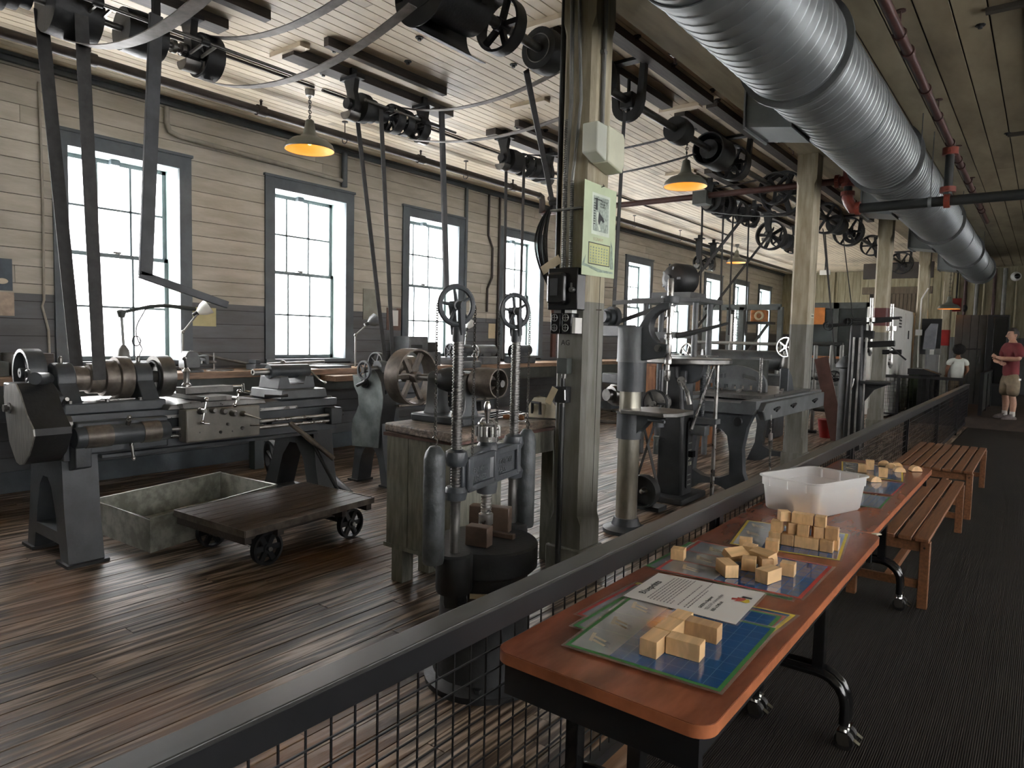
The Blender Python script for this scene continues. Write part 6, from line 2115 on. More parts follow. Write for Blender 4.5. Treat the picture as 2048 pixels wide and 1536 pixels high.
part(DP, 'feed_lever', MB().tube([(sx_ + .06, dy, 1.63), (sx_ + .16, dy + .1, 1.66), (sx_ + .34, dy + .35, 1.74)], [.022, .02, .01], 8), IRON2)

# ================================================================ upright drill with square column
UD = thing('upright_drill', 'black upright drill with a square column, round tilting table and number plate', 'drill press', (-2.9, 6.5, 0))
ux, uy = -2.9, 6.5
out_ = [(ux - .14, 0), (ux + .14, 0), (ux + .125, .9), (ux + .10, 1.12), (ux + .05, 1.25), (ux + .05, 1.36), (ux - .12, 1.36), (ux - .13, .9)]
part(UD, 'column', MB().prism(out_, 'y', uy - .14, uy + .14), IRON2, bevel=.03, smooth=30)
part(UD, 'base', MB().box(ux - .25, ux + .22, uy - .3, uy + .3, 0, .06), IRON2, bevel=.01)
pl_ = part(UD, 'number_plate', MB().prism(rrect(uy - .05, uy + .06, .12, .80, .03), 'x', ux + .14, ux + .152), IRON2, label='black cast plate with pale numerals')
Mp = Matrix(((0, 0, 1, 0), (1, 0, 0, 0), (0, 1, 0, 0), (0, 0, 0, 1)))
for z, tx, s_ in ((.70, '170', .06), (.41, '57', .06), (.35, '138', .055)):
    part(pl_, 'numerals', text_mb(tx, s_, Matrix.Translation((ux + .153, uy - .03, z)) @ Mp, .001), IVORY, smooth=0)
for z in (.57, .50, .25, .20, .15):
    part(pl_, 'worn_line', MB().box(ux + .152, ux + .1535, uy - .03, uy + .045, z, z + .012), PIPEG)
part(pl_, 'switch_box', MB().box(ux + .15, ux + .2, uy - .035, uy + .03, .44, .50), BAKE)
part(UD, 'round_table', MB().lathe([(0, 1.365), (.44, 1.365), (.45, 1.375), (.45, 1.41), (.44, 1.42), (0, 1.42)], (ux + .03, uy + .1, 0), (0, 0, 1), 44), DSTEEL)
part(UD, 'table_trunnion', MB().prism(arc(ux + .08, 1.365, .2, 180, 360, 14), 'y', uy - .06, uy + .06), IRON, smooth=30)
part(UD, 'knee', MB().prism([(ux - .16, 1.0), (ux + .02, .92), (ux + .12, 1.0), (ux + .12, 1.30), (ux - .16, 1.30)], 'y', uy - .1, uy + .1), IRON, bevel=.01)
cpx = MB()
pf = [(.025, 0)]
for k, r in enumerate((.125, .112, .098, .084)):
    pf += [(r, k * .045), (r, k * .045 + .035)]
pf += [(.025, .18)]
part(UD, 'cone_pulley', MB().lathe(pf[::-1], (ux - .06, uy - .16, 1.0), (0, -1, 0), 26) if False else MB().lathe(pf, (ux - .06, uy - .36, .98), (0, 1, 0), 26), STEEL)
part(UD, 'cone_handwheel', wheel((ux - .06, uy - .39, .98), (0, 1, 0), .135, .03, 3, rim=.1, hub=.2, sp=.14), IRON2)
part(UD, 'cone_axle', MB().cyl((ux - .06, uy - .42, .98), (ux - .06, uy - .1, .98), .025), STEEL)
part(UD, 'crank', MB().lathe([(0, 0), (.045, 0), (.045, .03), (0, .03)], (ux + .12, uy - .2, 1.2), (0, 1, 0), 18).tube([(ux + .12, uy - .2, 1.2), (ux + .19, uy - .21, 1.1), (ux + .22, uy - .21, .98)], [.02, .022, .025], 8), STEEL)
fw = part(UD, 'floor_pulley', MB().lathe([(.02, .02), (.135, .02), (.14, -.05), (.15, -.05), (.155, 0), (.15, .05), (.02, .05)], (ux + .02, uy - .72, .19), (0, 1, 0), 28), IRON2)
part(fw, 'hub_nut', MB().lathe([(0, -.05), (.02, -.045), (.03, -.02), (.035, .02), (0, .02)], (ux + .02, uy - .72, .19), (0, 1, 0), 14), STEEL)
part(UD, 'pulley_stand', MB().box(ux - .1, ux + .16, uy - .68, uy - .5, 0, .04).box(ux - .02, ux + .06, uy - .66, uy - .58, .04, .22), IRON2)
xs_ = MB()
for a, b in ((-.13, .13), (.13, -.13)):
    xs_.ribbon([(ux - .06 + a * .9, uy - .5, .98), (ux + .02 + b, uy - .66, .19)], (0, 1, 0), .045)
part(UD, 'crossed_belt', xs_, BELT)
part(UD, 'oiler', MB().cyl((ux - .14, uy - .16, .45), (ux - .14, uy - .16, .6), .025).cyl((ux - .14, uy - .16, .6), (ux - .14, uy - .16, .63), .032), DGRN)
sr = MB().thread((ux + .24, uy + .05, .85), (ux + .24, uy + .05, 1.35), .028, .018, 10)
part(UD, 'elevating_screw', sr, IRON)
part(UD, 'guide_rod', MB().cyl((ux + .36, uy + .1, 0.0), (ux + .36, uy + .1, 1.36), .02), STEEL)
part(UD, 'slant_rod', MB().cyl((ux + .33, uy + .08, 1.35), (ux + .17, uy - .02, .72), .016), STEEL)
part(UD, 'rod_bracket', MB().box(ux + .14, ux + .4, uy + .02, uy + .14, .78, .83).box(ux + .14, ux + .3, uy + .0, uy + .12, .66, .76), GREYI, bevel=.004)

# motor platform
MP = thing('motor_platform', 'raised motor platform on grey posts with a large round black motor', 'motor', (-4.1, 9.0, 0))
for x, y in ((-4.45, 8.8), (-3.72, 8.8), (-4.45, 9.3), (-3.72, 9.3)):
    part(MP, 'post', MB().cyl((x, y, 0), (x, y, 2.1), .04), GREYI)
part(MP, 'platform', MB().box(-4.6, -3.6, 8.65, 9.45, 2.1, 2.16), GREYI, bevel=.006)
part(MP, 'motor_bed', MB().box(-4.35, -3.78, 8.75, 9.3, 2.16, 2.24), GREYI)
mo = part(MP, 'motor', MB().lathe([(0, -.24), (.05, -.24), (.06, -.2), (.16, -.17), (.2, -.12), (.215, -.08), (.215, .15), (.18, .2), (0, .2)], (-4.06, 9.0, 2.43), (.35, 1, 0), 28), IRON2)
vn = MB()
for k in range(5):
    a = 2 * pi * k / 5
    u_, v_, d__ = frame_of((.35, 1, 0))
    e = u_ * cos(a) + v_ * sin(a)
    c_ = Vector((-4.06, 9.0, 2.43)) - d__ * .165
    vn.bar(c_ + e * .06, c_ + e * .17, .03, .03, d__)
part(mo, 'end_bell_ribs', vn, IRON)
part(MP, 'cross_brace', MB().box(-4.5, -3.7, 8.78, 8.84, 1.62, 1.7), GREYI)
part(MP, 'lower_shelf', MB().box(-4.55, -3.65, 8.7, 9.4, 1.32, 1.38), IRON)

# ================================================================ planer
PL = thing('metal_planer', 'cast iron planer with openwork side frames and a toothed arch', 'planer', (-2.7, 8.2, 0))


def planer_frame(y):
    o = [(-3.12, 0), (-3.0, 0)] + [(-2.72 - .2 * cos(radians(a)), .0 + .10 * sin(radians(a))) for a in range(15, 166, 25)] + [(-2.44, 0), (-2.28, 0), (-2.38, .25), (-2.40, .5), (-2.36, .72), (-2.3, .86), (-3.1, .86), (-3.06, .72), (-3.0, .5), (-3.02, .25)]
    h = [(-2.92, .22)] + [(-2.72 + .17 * cos(radians(a)), .22 + .06 * sin(radians(a))) for a in (200, 235, 270, 305, 340)] + [(-2.52, .22), (-2.53, .45), (-2.56, .62)] + [(-2.72 + .14 * cos(radians(a)), .62 + .08 * sin(radians(a))) for a in (30, 60, 90, 120, 150)] + [(-2.88, .62), (-2.9, .45)]
    return part(PL, 'side_frame', MB().holed(o, [h], 'y', y, y + .1), IRON, smooth=25)


for y in (7.0, 9.3):
    planer_frame(y)
bd = part(PL, 'bed', MB().prism([(-3.1, .86), (-2.3, .86), (-2.26, .92), (-2.26, 1.0), (-2.4, 1.0), (-2.42, .97), (-2.98, .97), (-3.0, 1.0), (-3.14, 1.0), (-3.14, .92)], 'y', 6.95, 9.5), GREYI, smooth=25)
tb_ = part(PL, 'sliding_table', MB().box(-3.08, -2.32, 7.3, 9.2, .99, 1.03), DSTEEL)
for k in range(4):
    x = -2.98 + .2 * k
    part(tb_, 'clamp_bar', MB().cbox((x, 7.9 + .1 * k, 1.045), .03, .9, .025, rz=.25), STEEL)
arc_o = [(-3.18, 1.03), (-2.46, 1.03), (-2.46, 1.12)] + [(-2.82 + .36 * cos(radians(a)), 1.12 + .2 * sin(radians(a))) for a in range(15, 166, 15)] + [(-3.18, 1.12)]
holes = []
for k in range(7):
    x = -3.10 + k * .093
    holes.append([(x - .024, 1.05), (x - .024, 1.10), (x + .024, 1.10), (x + .024, 1.05)])
for x, s in ((-3.0, 1), (-2.64, -1)):
    q4 = [(x - .08 * s, 1.15), (x - .06 * s, 1.20), (x + .08 * s, 1.23), (x + .08 * s, 1.18)]
    holes.append(q4 if s > 0 else q4[::-1])
part(PL, 'toothed_arch', MB().holed(arc_o, holes, 'y', 7.86, 7.93), GREYI, smooth=25)
for x in (-3.12, -2.5):
    part(PL, 'feed_screw', MB().thread((x, 7.8, 1.03), (x, 7.8, 1.42), .02, .016, 10), DSTEEL)
    part(PL, 'screw_handle', MB().bar((x - .12, 7.8, 1.42), (x + .12, 7.8, 1.42), .015, .015), DSTEEL)
for x in (-3.2, -2.42):
    part(PL, 'upright', MB().prism([(8.4, .86), (8.75, .86), (8.55, 1.2), (8.4, 1.3)], 'x', x - .05, x + .05), IRON, bevel=.01)
part(PL, 'name_casting', MB().lathe([(0, 0), (.05, 0), (.04, .012), (0, .012)], (-2.45, 6.99, .78), (0, -1, 0), 18), IRON2)
part(PL, 'side_casting', MB().prism([(7.1, .80), (9.4, .80), (9.4, .98), (7.1, .98), (7.0, .9)], 'x', -2.27, -2.2), GREYI, bevel=.01)
for y in (7.4, 8.0, 8.9):
    hks = MB()
    hks.tube([(-2.19, y - .08, .9), (-2.17, y - .03, .92), (-2.19, y, .88), (-2.17, y + .03, .92), (-2.19, y + .08, .9)], .012, 6)
    part(PL, 'dog_clamp', hks, IRON2)
part(PL, 'turnbuckle_rod', MB().cyl((-2.2, 7.25, .85), (-2.18, 7.25, .05), .01, seg=8).cyl((-2.195, 7.25, .66), (-2.19, 7.25, .5), .022, seg=8), STEEL)
bm = solo('steel_channel', 'long black steel channel lying on the floor along the planer', 'channel', MB().bar((-2.02, 7.2, .05), (-2.0, 10.2, .05), .1, .1), IRON2)

# boring machine behind the planer
BM = thing('boring_machine', 'grey horizontal boring machine with a long round barrel behind the planer', 'machine', (-4.3, 12.0, 0))
part(BM, 'barrel', MB().cyl((-4.75, 11.6, 1.28), (-3.55, 12.3, 1.28), .17, seg=26), GREYI)
part(BM, 'bed', MB().box(-4.9, -3.4, 11.6, 12.3, .55, 1.05), GREYI, bevel=.02)
part(BM, 'front_plate', MB().box(-4.7, -3.6, 11.52, 11.6, .7, 1.3), DGRN)
part(BM, 'handwheel', wheel((-4.9, 11.3, 1.35), (.6, 1, 0), .2, .04, 5, rim=.1), STEEL)
part(BM, 'bright_wheel', wheel((-3.45, 12.0, 1.52), (.3, 1, 0), .17, .05, 5, rim=.12), CHROME)
part(BM, 'head', MB().lathe([(0, 0), (.1, 0), (.13, .1), (.1, .25), (.06, .4), (0, .4)], (-3.45, 12.1, 1.05), (0, 0, 1), 18), DSTEEL)
for x in (-4.7, -3.6):
    part(BM, 'leg', MB().box(x - .12, x + .12, 11.7, 12.2, 0, .55), IRON, bevel=.02)

# ================================================================ multi-spindle drill
MS = thing('multi_spindle_drill', 'black multi-spindle drill with long overhead arm between the far columns', 'drill press', (-2.1, 11.4, 0))
my = 11.4
mx_ = Yp(1715, 700, my).x
part(MS, 'column', MB().prism([(mx_ - .12, 0), (mx_ + .14, 0), (mx_ + .11, 1.0), (mx_ + .08, 1.9), (mx_ - .09, 1.9), (mx_ - .10, 1.0)], 'y', my - .14, my + .14), IRON2, bevel=.03)
part(MS, 'rear_column', MB().cyl((mx_ - .17, my + .1, 0), (mx_ - .17, my + .1, 1.25), .08, seg=22), GREYI)
part(MS, 'column_cap', MB().lathe([(.08, 1.22), (.14, 1.24), (.14, 1.28), (.06, 1.40), (0, 1.42)], (mx_ - .17, my + .1, 0), (0, 0, 1), 22), GREYI)
for z, a, b, ht in ((1.90, 1652, 1785, .05), (2.0, 1690, 1800, .04)):
    p0, p1 = Yp(a, 652 if z < 1.95 else 640, my), Yp(b, 640 if z < 1.95 else 636, my)
    part(MS, 'overhead_arm', MB().bar(p0, p1, ht, .05), IRON2, bevel=.006)
part(MS, 'idler_pulley', wheel(Yp(1656, 652, my - .05), (0, 1, 0), .075, .05, 5, rim=.16), IRON2)
part(MS, 'idler_pulley', wheel(Yp(1695, 643, my - .05), (0, 1, 0), .06, .05, 4, rim=.16), IRON2)
for px, top, bot in ((1744, 596, 700), (1785, 608, 725)):
    a, b = Yp(px, top, my), Yp(px - 4, bot, my)
    part(MS, 'spindle', MB().cyl(a, a.lerp(b, .45), .022).cyl(a.lerp(b, .4), b, .03).lathe([(0, 0), (.012, 0), (.035, .06), (.035, .1), (0, .1)], b - Vector((0, 0, .09)), (0, 0, 1), 12), STEEL)
    part(MS, 'spindle_pulley', MB().cyl(a.lerp(b, .38), a.lerp(b, .46), .07), STEEL)
part(MS, 'quill_arm', MB().bar(Yp(1720, 690, my), Yp(1790, 687, my), .09, .08), IRON2, bevel=.01)
part(MS, 'quill_arm', MB().bar(Yp(1715, 668, my), Yp(1748, 670, my), .12, .1), IRON2, bevel=.01)
part(MS, 'feed_lever', MB().cyl(Yp(1783, 695, my - .1), Yp(1812, 720, my - .1), .012).cyl(Yp(1765, 704, my), Yp(1803, 704, my), .035), IRON2)
part(MS, 'drill_table', MB().box(mx_ + .1, mx_ + .5, my - .2, my + .2, 1.02, 1.06), IRON2)
part(MS, 'table_bracket', MB().prism([(mx_ + .1, 1.02), (mx_ + .45, 1.02), (mx_ + .25, .92), (mx_ + .1, .7)], 'y', my - .05, my + .05), IRON2)
for dx_ in (-.02, .06, .15):
    part(MS, 'guide_rod', MB().cyl((mx_ + dx_, my - .18, 0), (mx_ + dx_, my - .18, 1.7), .014), DSTEEL)
part(MS, 'curved_handle', MB().tube([Yp(1708, 757, my - .2), Yp(1707, 768, my - .2), Yp(1702, 780, my - .2)], [.008, .012, .005], 8), CHROME)
# ================================================================ long wall bench
WBZ = 1.135
wbx = -7.02
lb = thing('wall_workbench', 'long wooden workbench with a thick worn top running under the windows', 'workbench', (-7.3, 7, 0))
part(lb, 'bench_top', MB().box(WX + .035, wbx, .2, 14.0, WBZ - .07, WBZ), BOARDK, bevel=.006)
part(lb, 'apron', MB().box(wbx - .06, wbx - .03, .25, 13.9, WBZ - .26, WBZ - .07), DGRN)
for y in (.5, 2.4, 4.4, 6.5, 8.6, 10.8, 13.4):
    part(lb, 'leg', MB().box(wbx - .17, wbx - .05, y, y + .12, 0, WBZ - .07), TRIMP, bevel=.006)
for y0, y1 in ((3.0, 4.2), (7.4, 8.4)):
    part(lb, 'drawer_bank', MB().box(wbx - .5, wbx - .04, y0, y1, WBZ - .55, WBZ - .26), DGRN, bevel=.006)


def onbench(px, py, x=-7.3):
    return Xp(px, py, x)


vs_ = thing('bench_vise', 'grey cast iron bench vise standing on the wall bench near the first window', 'vise', (-7.05, 3.75, WBZ))
vy = Xp(390, 700, -7.1).y
part(vs_, 'swivel_base', MB().lathe([(0, 0), (.11, 0), (.11, .02), (.06, .04), (0, .04)], (-7.15, vy, WBZ), (0, 0, 1), 20), GREYI)
part(vs_, 'fixed_jaw', MB().prism([(vy - .12, WBZ + .04), (vy + .05, WBZ + .04), (vy + .06, WBZ + .12), (vy + .02, WBZ + .22), (vy - .08, WBZ + .22), (vy - .12, WBZ + .14)], 'x', -7.22, -7.08), GREYI, bevel=.012)
part(vs_, 'moving_jaw', MB().prism([(vy - .02, WBZ + .16), (vy + .15, WBZ + .18), (vy + .15, WBZ + .08), (vy + .12, WBZ + .08), (vy + .11, WBZ + .15), (vy + .05, WBZ + .16)], 'x', -7.21, -7.09), GREYI, bevel=.008)
part(vs_, 'screw', MB().cyl((-7.15, vy + .1, WBZ + .1), (-7.15, vy + .26, WBZ + .1), .016).cyl((-7.15, vy + .24, WBZ + .02), (-7.15, vy + .24, WBZ + .2), .008), DSTEEL)
v2 = Xp(520, 715, -7.2).y
vz = thing('bench_vise', 'small dark drill vise with a long handle on the wall bench below the second window', 'vise', (-7.2, v2, WBZ))
part(vz, 'body', MB().box(-7.3, -7.1, v2 - .12, v2 + .1, WBZ, WBZ + .07).box(-7.28, -7.12, v2 - .1, v2 - .04, WBZ + .07, WBZ + .12), IRON, bevel=.008)
part(vz, 'handle', MB().cyl((-7.2, v2 + .08, WBZ + .06), (-7.2, v2 + .9, WBZ + .08), .02).sph((-7.2, v2 + .3, WBZ + .075), .035), DSTEEL)
items = [(440, 'round_flange', 'thin round iron plate lying on the wall bench', 'plate', lambda y: MB().lathe([(0, 0), (.14, 0), (.14, .012), (.05, .02), (0, .02)], (-7.25, y, WBZ), (0, 0, 1), 24), DSTEEL),
         (650, 'flat_plate', 'dark flat plate lying on the wall bench below the second window', 'plate', lambda y: MB().box(-7.4, -7.1, y - .2, y + .3, WBZ, WBZ + .03), IRON),
         (590, 'long_bar', 'long steel bar lying along the wall bench', 'bar', lambda y: MB().cyl((-7.52, y + .2, WBZ + .02), (-7.5, y + 1.2, WBZ + .02), .02), DSTEEL),
         (330, 'steel_rod', 'dark steel rod lying on the wall bench below the first window', 'rod', lambda y: MB().cyl((-7.5, y - .5, WBZ + .022), (-7.47, y + .4, WBZ + .022), .022), IRON),
         (470, 'slant_bar', 'long bar leaning against the wall on the wall bench', 'bar', lambda y: MB().cyl((-7.58, y - .35, WBZ + .2), (-7.5, y + .5, WBZ + .016), .016), DSTEEL)]
for px, nm, lab, c, fn, m in items:
    y = Xp(px, 715, -7.25).y
    solo(nm, lab, c, fn(y), m)
for (nm, lab, y0, y1, x0, x1, z0, z1, m) in (('dark_chest', 'dark wooden chest on the wall bench left of the first window', .95, 2.1, -7.62, -7.2, WBZ, WBZ + .13, DGRN), ('brown_box', 'brown wooden box on the wall bench beside the dark chest', 2.14, 2.45, -7.55, -7.2, WBZ, WBZ + .2, WOODST)):
    solo(nm, lab, 'box', MB().box(x0, x1, y0, y1, z0, z1), m, bevel=.006)
y = Xp(835, 660, -7.3).y
dw = thing('drawer_unit', 'grey steel drawer unit with a dark tray on top in front of the third window', 'drawers', (-7.3, y, WBZ))
part(dw, 'case', MB().box(-7.55, -7.15, y - .3, y + .35, WBZ + .0, WBZ + .2), GREYI, bevel=.006)
part(dw, 'upper_case', MB().box(-7.5, -7.18, y - .28, y + .1, WBZ + .2, WBZ + .42), GREYI, bevel=.006)
part(dw, 'tray', MB().box(-7.48, -7.2, y - .1, y + .33, WBZ + .2, WBZ + .34), IRON2, bevel=.006)
part(dw, 'label_slots', MB().box(-7.182, -7.176, y - .24, y - .02, WBZ + .25, WBZ + .3), INK)
# small machines on the bench beyond
for k, (px, r, m, lab) in enumerate(((922, .13, IRON, 'small bench grinder with a spoked wheel on the wall bench beyond the third window'), (972, .11, GREYI, 'small bench machine with a round arch on the wall bench before the fourth window'), (1045, .13, IRON, 'bench shaper with a black handwheel on the wall bench below the fourth window'))):
    y = Xp(px, 720, -7.1).y
    o = thing('bench_machine', lab, 'machine', (-7.15, y, WBZ))
    part(o, 'base', MB().box(-7.35, -7.0, y - .2, y + .25, WBZ, WBZ + .12), m, bevel=.015)
    part(o, 'head', MB().cyl((-7.2, y - .15, WBZ + .22), (-7.2, y + .3, WBZ + .22), .09, seg=18).prism([(-7.3, WBZ + .1), (-7.1, WBZ + .1), (-7.14, WBZ + .24), (-7.26, WBZ + .24)], 'y', y - .05, y + .15), m)
    part(o, 'handwheel', wheel((-7.15, y - .2, WBZ + .2), (.2, 1, 0), r, .03, 5, rim=.14), IRON2 if k != 1 else DSTEEL)
solo('pincers', 'bright upright steel calipers standing on the wall bench', 'calipers', MB().bar(Xp(949, 726, -6.98) - Vector((0, 0, .0)), Xp(950, 692, -6.98), .012, .006).bar(Xp(955, 726, -6.98), Xp(952, 692, -6.98), .012, .006), CHROME)


def task_lamp(label, base, elbow, head, x, shade_dir, m=WHITEP, r=.075):
    b, e, h = Xp(*base, x), Xp(*elbow, x), Xp(*head, x)
    b.z = WBZ
    o = thing('task_lamp', label, 'lamp', (b.x, b.y, b.z))
    part(o, 'post', MB().tube([b, e], .012, 8), PIPEG)
    part(o, 'arm', MB().tube([e, h], .012, 8), PIPEG)
    part(o, 'joint', MB().sph(e, .022, 10, 6), DSTEEL)
    part(o, 'shade', MB().lathe([(.02, -.02), (.035, 0), (r * .8, .05), (r, .12), (r - .004, .12), (r * .75, .052), (.02, .005)], h, shade_dir, 20), m)
    part(o, 'socket', MB().cyl(h - Vector(shade_dir).normalized() * .07, h, .025), IRON2)
    return o


task_lamp('jointed task lamp with a white cone shade on the wall bench beside the first window', (365, 712), (366, 664), (398, 624), -7.3, (.3, .6, .45), r=.085)
task_lamp('jointed task lamp with a grey shade between the second and third windows', (711, 700), (711, 670), (738, 646), -7.3, (.2, .8, .4), m=GREYI, r=.09)
task_lamp('jointed task lamp with a white shade right of the third window', (928, 700), (932, 672), (935, 655), -7.3, (.1, .45, .8), r=.09)
solo('flat_wood_block', 'pale wooden block projecting over the edge of the wall bench', 'block', MB().box(-7.15, -6.75, Xp(690, 760, -6.95).y - .3, Xp(690, 760, -6.95).y + .5, WBZ - .14, WBZ - .0725), BOARDK, bevel=.004)


# ================================================================ things on the window wall
def wall_quad(px0, py0, px1, py1, th, x=WX + .003):
    a, b = Xp(px0, py0, x), Xp(px1, py1, x)
    return MB().box(x, x + th, a.y, b.y, min(a.z, b.z), max(a.z, b.z))


solo('wall_notice', 'dark blue enamel notice with a pale emblem on the wall left of the first window', 'notice', wall_quad(-14, 515, 25, 582, .008), mat('faded_blue', (.05, .075, .10), .5, 0, var=.3))
e_ = Xp(4, 562, WX + .012)
solo('notice_emblem', 'pale oval emblem on the dark blue notice', 'emblem', MB().sph(e_, .05, 14, 8, sx=.08, sy=1, sz=.55), CREMI)
solo('wall_poster', 'faded brown paper poster below the blue notice', 'poster', wall_quad(-12, 583, 29, 632, .004), mat('faded_brown_print', (.42, .34, .27), .7, 0, var=.25, scale=10))
mb = wall_quad(384, 614, 432, 653, .006)
solo('yellow_sign', 'plain yellowed square sign on the grey wall right of the first window', 'sign', mb, mat('yellowed_card', (.50, .46, .25), .6, 0, var=.1), bevel=.002)
cb_ = thing('clipboard', 'brown clipboard with white paper hanging between the second and third windows', 'clipboard', tuple(Xp(787, 660, WX + .01)))
part(cb_, 'board', wall_quad(773, 615, 801, 661, .008, WX + .005), mat('clipboard_brown', (.13, .075, .055), .6))
part(cb_, 'paper', wall_quad(780, 620, 796, 652, .002, WX + .0135), PAPER)
part(cb_, 'clip', wall_quad(782, 616, 792, 621, .01, WX + .0135), DSTEEL)
solo('curled_paper', 'curled cream paper pinned between the third and fourth windows', 'paper', wall_quad(977, 647, 990, 677, .004), PAPERY)
solo('grey_panel', 'tall grey board fixed to the wall right of the second window', 'board', wall_quad(726, 577, 756, 640, .01), mat('grey_green_board', (.26, .26, .22), .6))
solo('wall_board_dark', 'dark timber upright fixed beside the fourth window behind the column', 'timber', MB().box(WX + .0, WX + .05, 11.2, 11.32, 1.2, 2.5), BRNP)

# ================================================================ fittings on the calendar column
FY = COLY[1] - CH      # south face
EX = CX + CH           # face towards the walkway
sb = thing('switch_box', 'black cast iron switch box mounted on the calendar column', 'switch box', (CX - .05, FY - .05, 1.78))
a, b = Yp(1104, 538, FY - .06), Yp(1160, 620, FY - .06)
part(sb, 'case', MB().box(a.x, b.x, FY - .10, FY, b.z, a.z), BAKE, bevel=.006)
dr = part(sb, 'domed_cover', MB().prism([(p_[0], p_[1]) for p_ in rrect(a.x + .015, a.x + .155, b.z + .03, a.z - .03, .03)], 'y', FY - .145, FY - .10), BAKE, bevel=.018)
part(dr, 'raised_frame', MB().box(a.x + .045, a.x + .105, FY - .148, FY - .144, b.z + .09, a.z - .07), IRON2)
part(sb, 'toggle', MB().cyl((b.x - .03, FY - .13, 1.90), (b.x - .03, FY - .10, 1.90), .016).cyl((b.x - .03, FY - .125, 1.9), (b.x - .02, FY - .14, 1.94), .006), DSTEEL)
for k, px in enumerate((1118, 1140)):
    c = Yp(px, 645, FY - .05)
    o = thing('plug_receptacle', ['black twin socket hanging below the switch box', 'black twin socket with a pale side below the switch box'][k], 'socket', (c.x, FY - .05, c.z - .07))
    part(o, 'body', MB().box(c.x - .04, c.x + .035, FY - .09, FY, c.z - .075, c.z + .06), BAKE, bevel=.006)
    part(o, 'fitting', MB().box(c.x - .025, c.x + .03, FY - .075, FY - .02, c.z + .06, 1.785), WHITEP if k else DSTEEL)
    for dz in (.03, -.035):
        part(o, 'round_outlet', MB().torus((c.x - .008, FY - .092, c.z + dz), (0, 1, 0), .022, .003, 18, 5).bar((c.x - .028, FY - .093, c.z + dz), (c.x + .012, FY - .093, c.z + dz), .004, .003).bar((c.x - .008, FY - .093, c.z + dz - .02), (c.x - .008, FY - .093, c.z + dz + .02), .004, .003, (1, 0, 0)), PIPEG)
    if k:
        part(o, 'pale_cover', MB().box(c.x + .036, c.x + .06, FY - .08, FY, c.z - .07, c.z + .03), WHITEP)
for k, (px, lab) in enumerate(((1127, 'spiral armoured cable rising from the switch box up the column'), (1141, 'second armoured cable rising beside the first on the column'))):
    x0 = Yp(px, 530, FY - .03).x
    o = thing('armoured_cable', lab, 'cable', (x0, FY - .03, 2.04))
    pts = [(x0, FY - .03, a.z), (x0 - .005, FY - .03, 2.6), (x0 + .02 + .02 * k, FY - .025, 3.1), (x0 + .01, FY - .025, 3.6), (x0 + .0, FY - .025, 3.92)]
    part(o, 'sheath', MB().tube(pts, .011 if k else .014, 8), PIPEG)
    rg = MB()
    z = a.z + .01
    while z < 3.0 and not (k and z > 2.6):
        rg.torus((x0 - .005 * min(1, (z - a.z) / .5), FY - .03, z), (0, 0, 1), .012 if k else .015, .0025, 8, 4)
        z += .014
    part(o, 'spiral_rings', rg, DSTEEL, kind='stuff')
solo('cable_clip', 'thin saddle clip holding the armoured cables to the column', 'clip', MB().box(CX - .16, CX + .08, FY - .044, FY - .002, 2.42, 2.432), PIPEG)
x0 = Yp(1112, 300, FY + .05).x - .05
solo('column_conduit', 'black conduit running up the left edge of the calendar column', 'conduit', MB().tube([(CX - CH - .022, FY + .03, 1.9), (CX - CH - .022, FY + .03, 3.92)], .018, 8), PIPEK)
yq = Xp(1206, 200, EX + .02).y
solo('column_conduit', 'grey conduit running up the walkway side of the calendar column to the emergency light', 'conduit', MB().tube([(EX + .02, yq, 2.95), (EX + .02, yq, 3.92)], .014, 8).box(EX, EX + .03, yq - .02, yq + .02, 3.4, 3.42), PIPEG)
# emergency light
y0, y1 = Xp(1181, 290, EX + .05).y, Xp(1228, 290, EX + .05).y
el = thing('emergency_light', 'ivory plastic emergency light with a clear ribbed lens on the calendar column', 'light fitting', (EX + .05, (y0 + y1) / 2, 2.68))
part(el, 'housing', MB().prism([(y0 + .1, 2.70), (y1, 2.66), (y1 + .02, 2.72), (y1 + .02, 2.88), (y1, 2.91), (y0 + .1, 2.92)], 'x', EX, EX + .12), IVORY, bevel=.01)
part(el, 'lens', MB().prism([(y0 - .02, 2.74), (y0 + .1, 2.70), (y0 + .1, 2.92), (y0 - .02, 2.92)], 'x', EX + .0, EX + .11), clear_mat('clear_plastic_lens', (.75, .78, .68), .6, .25), bevel=.008)
rb_ = MB()
for k in range(0):
    rb_.box(EX + .0, EX + .112, y0 - .024, y0 + .1, 2.75 + k * .021, 2.755 + k * .021)
# calendar
cal = thing('wall_calendar', 'pale green paper calendar with a black and white picture on the column', 'calendar', tuple(Xp(1195, 555, EX + .006)))
TL, TR, BR, BL = [Xp(*p_, EX + .006) for p_ in ((1167, 358), (1231, 381), (1231, 556), (1160, 549))]
cy0, cy1 = (TL.y + BL.y) / 2, (TR.y + BR.y) / 2
cz0, cz1 = (BL.z + BR.z) / 2, (TL.z + TR.z) / 2
W_, H_ = cy1 - cy0, cz1 - cz0
part(cal, 'sheet', MB().prism([(cy0 + .012, cz0 - .004), (cy1, cz0), (cy1 - .006, cz1 - .006), (cy0 + .02, cz1 + .004)], 'x', EX + .004, EX + .006), CALP, smooth=0)


def cq(u0, u1, v0, v1, k):
    return MB().box(EX + .006, EX + .006 + .0004 * k, cy0 + W_ * u0, cy0 + W_ * u1, cz0 + H_ * v0, cz0 + H_ * v1)


pic = part(cal, 'picture_panel', cq(.27, .80, .45, .90, 1), INKL, smooth=0)
part(pic, 'picture_ground', cq(.31, .76, .49, .87, 2), mat('picture_tone', (.36, .42, .36), .6, 0, var=.35, scale=60), smooth=0)


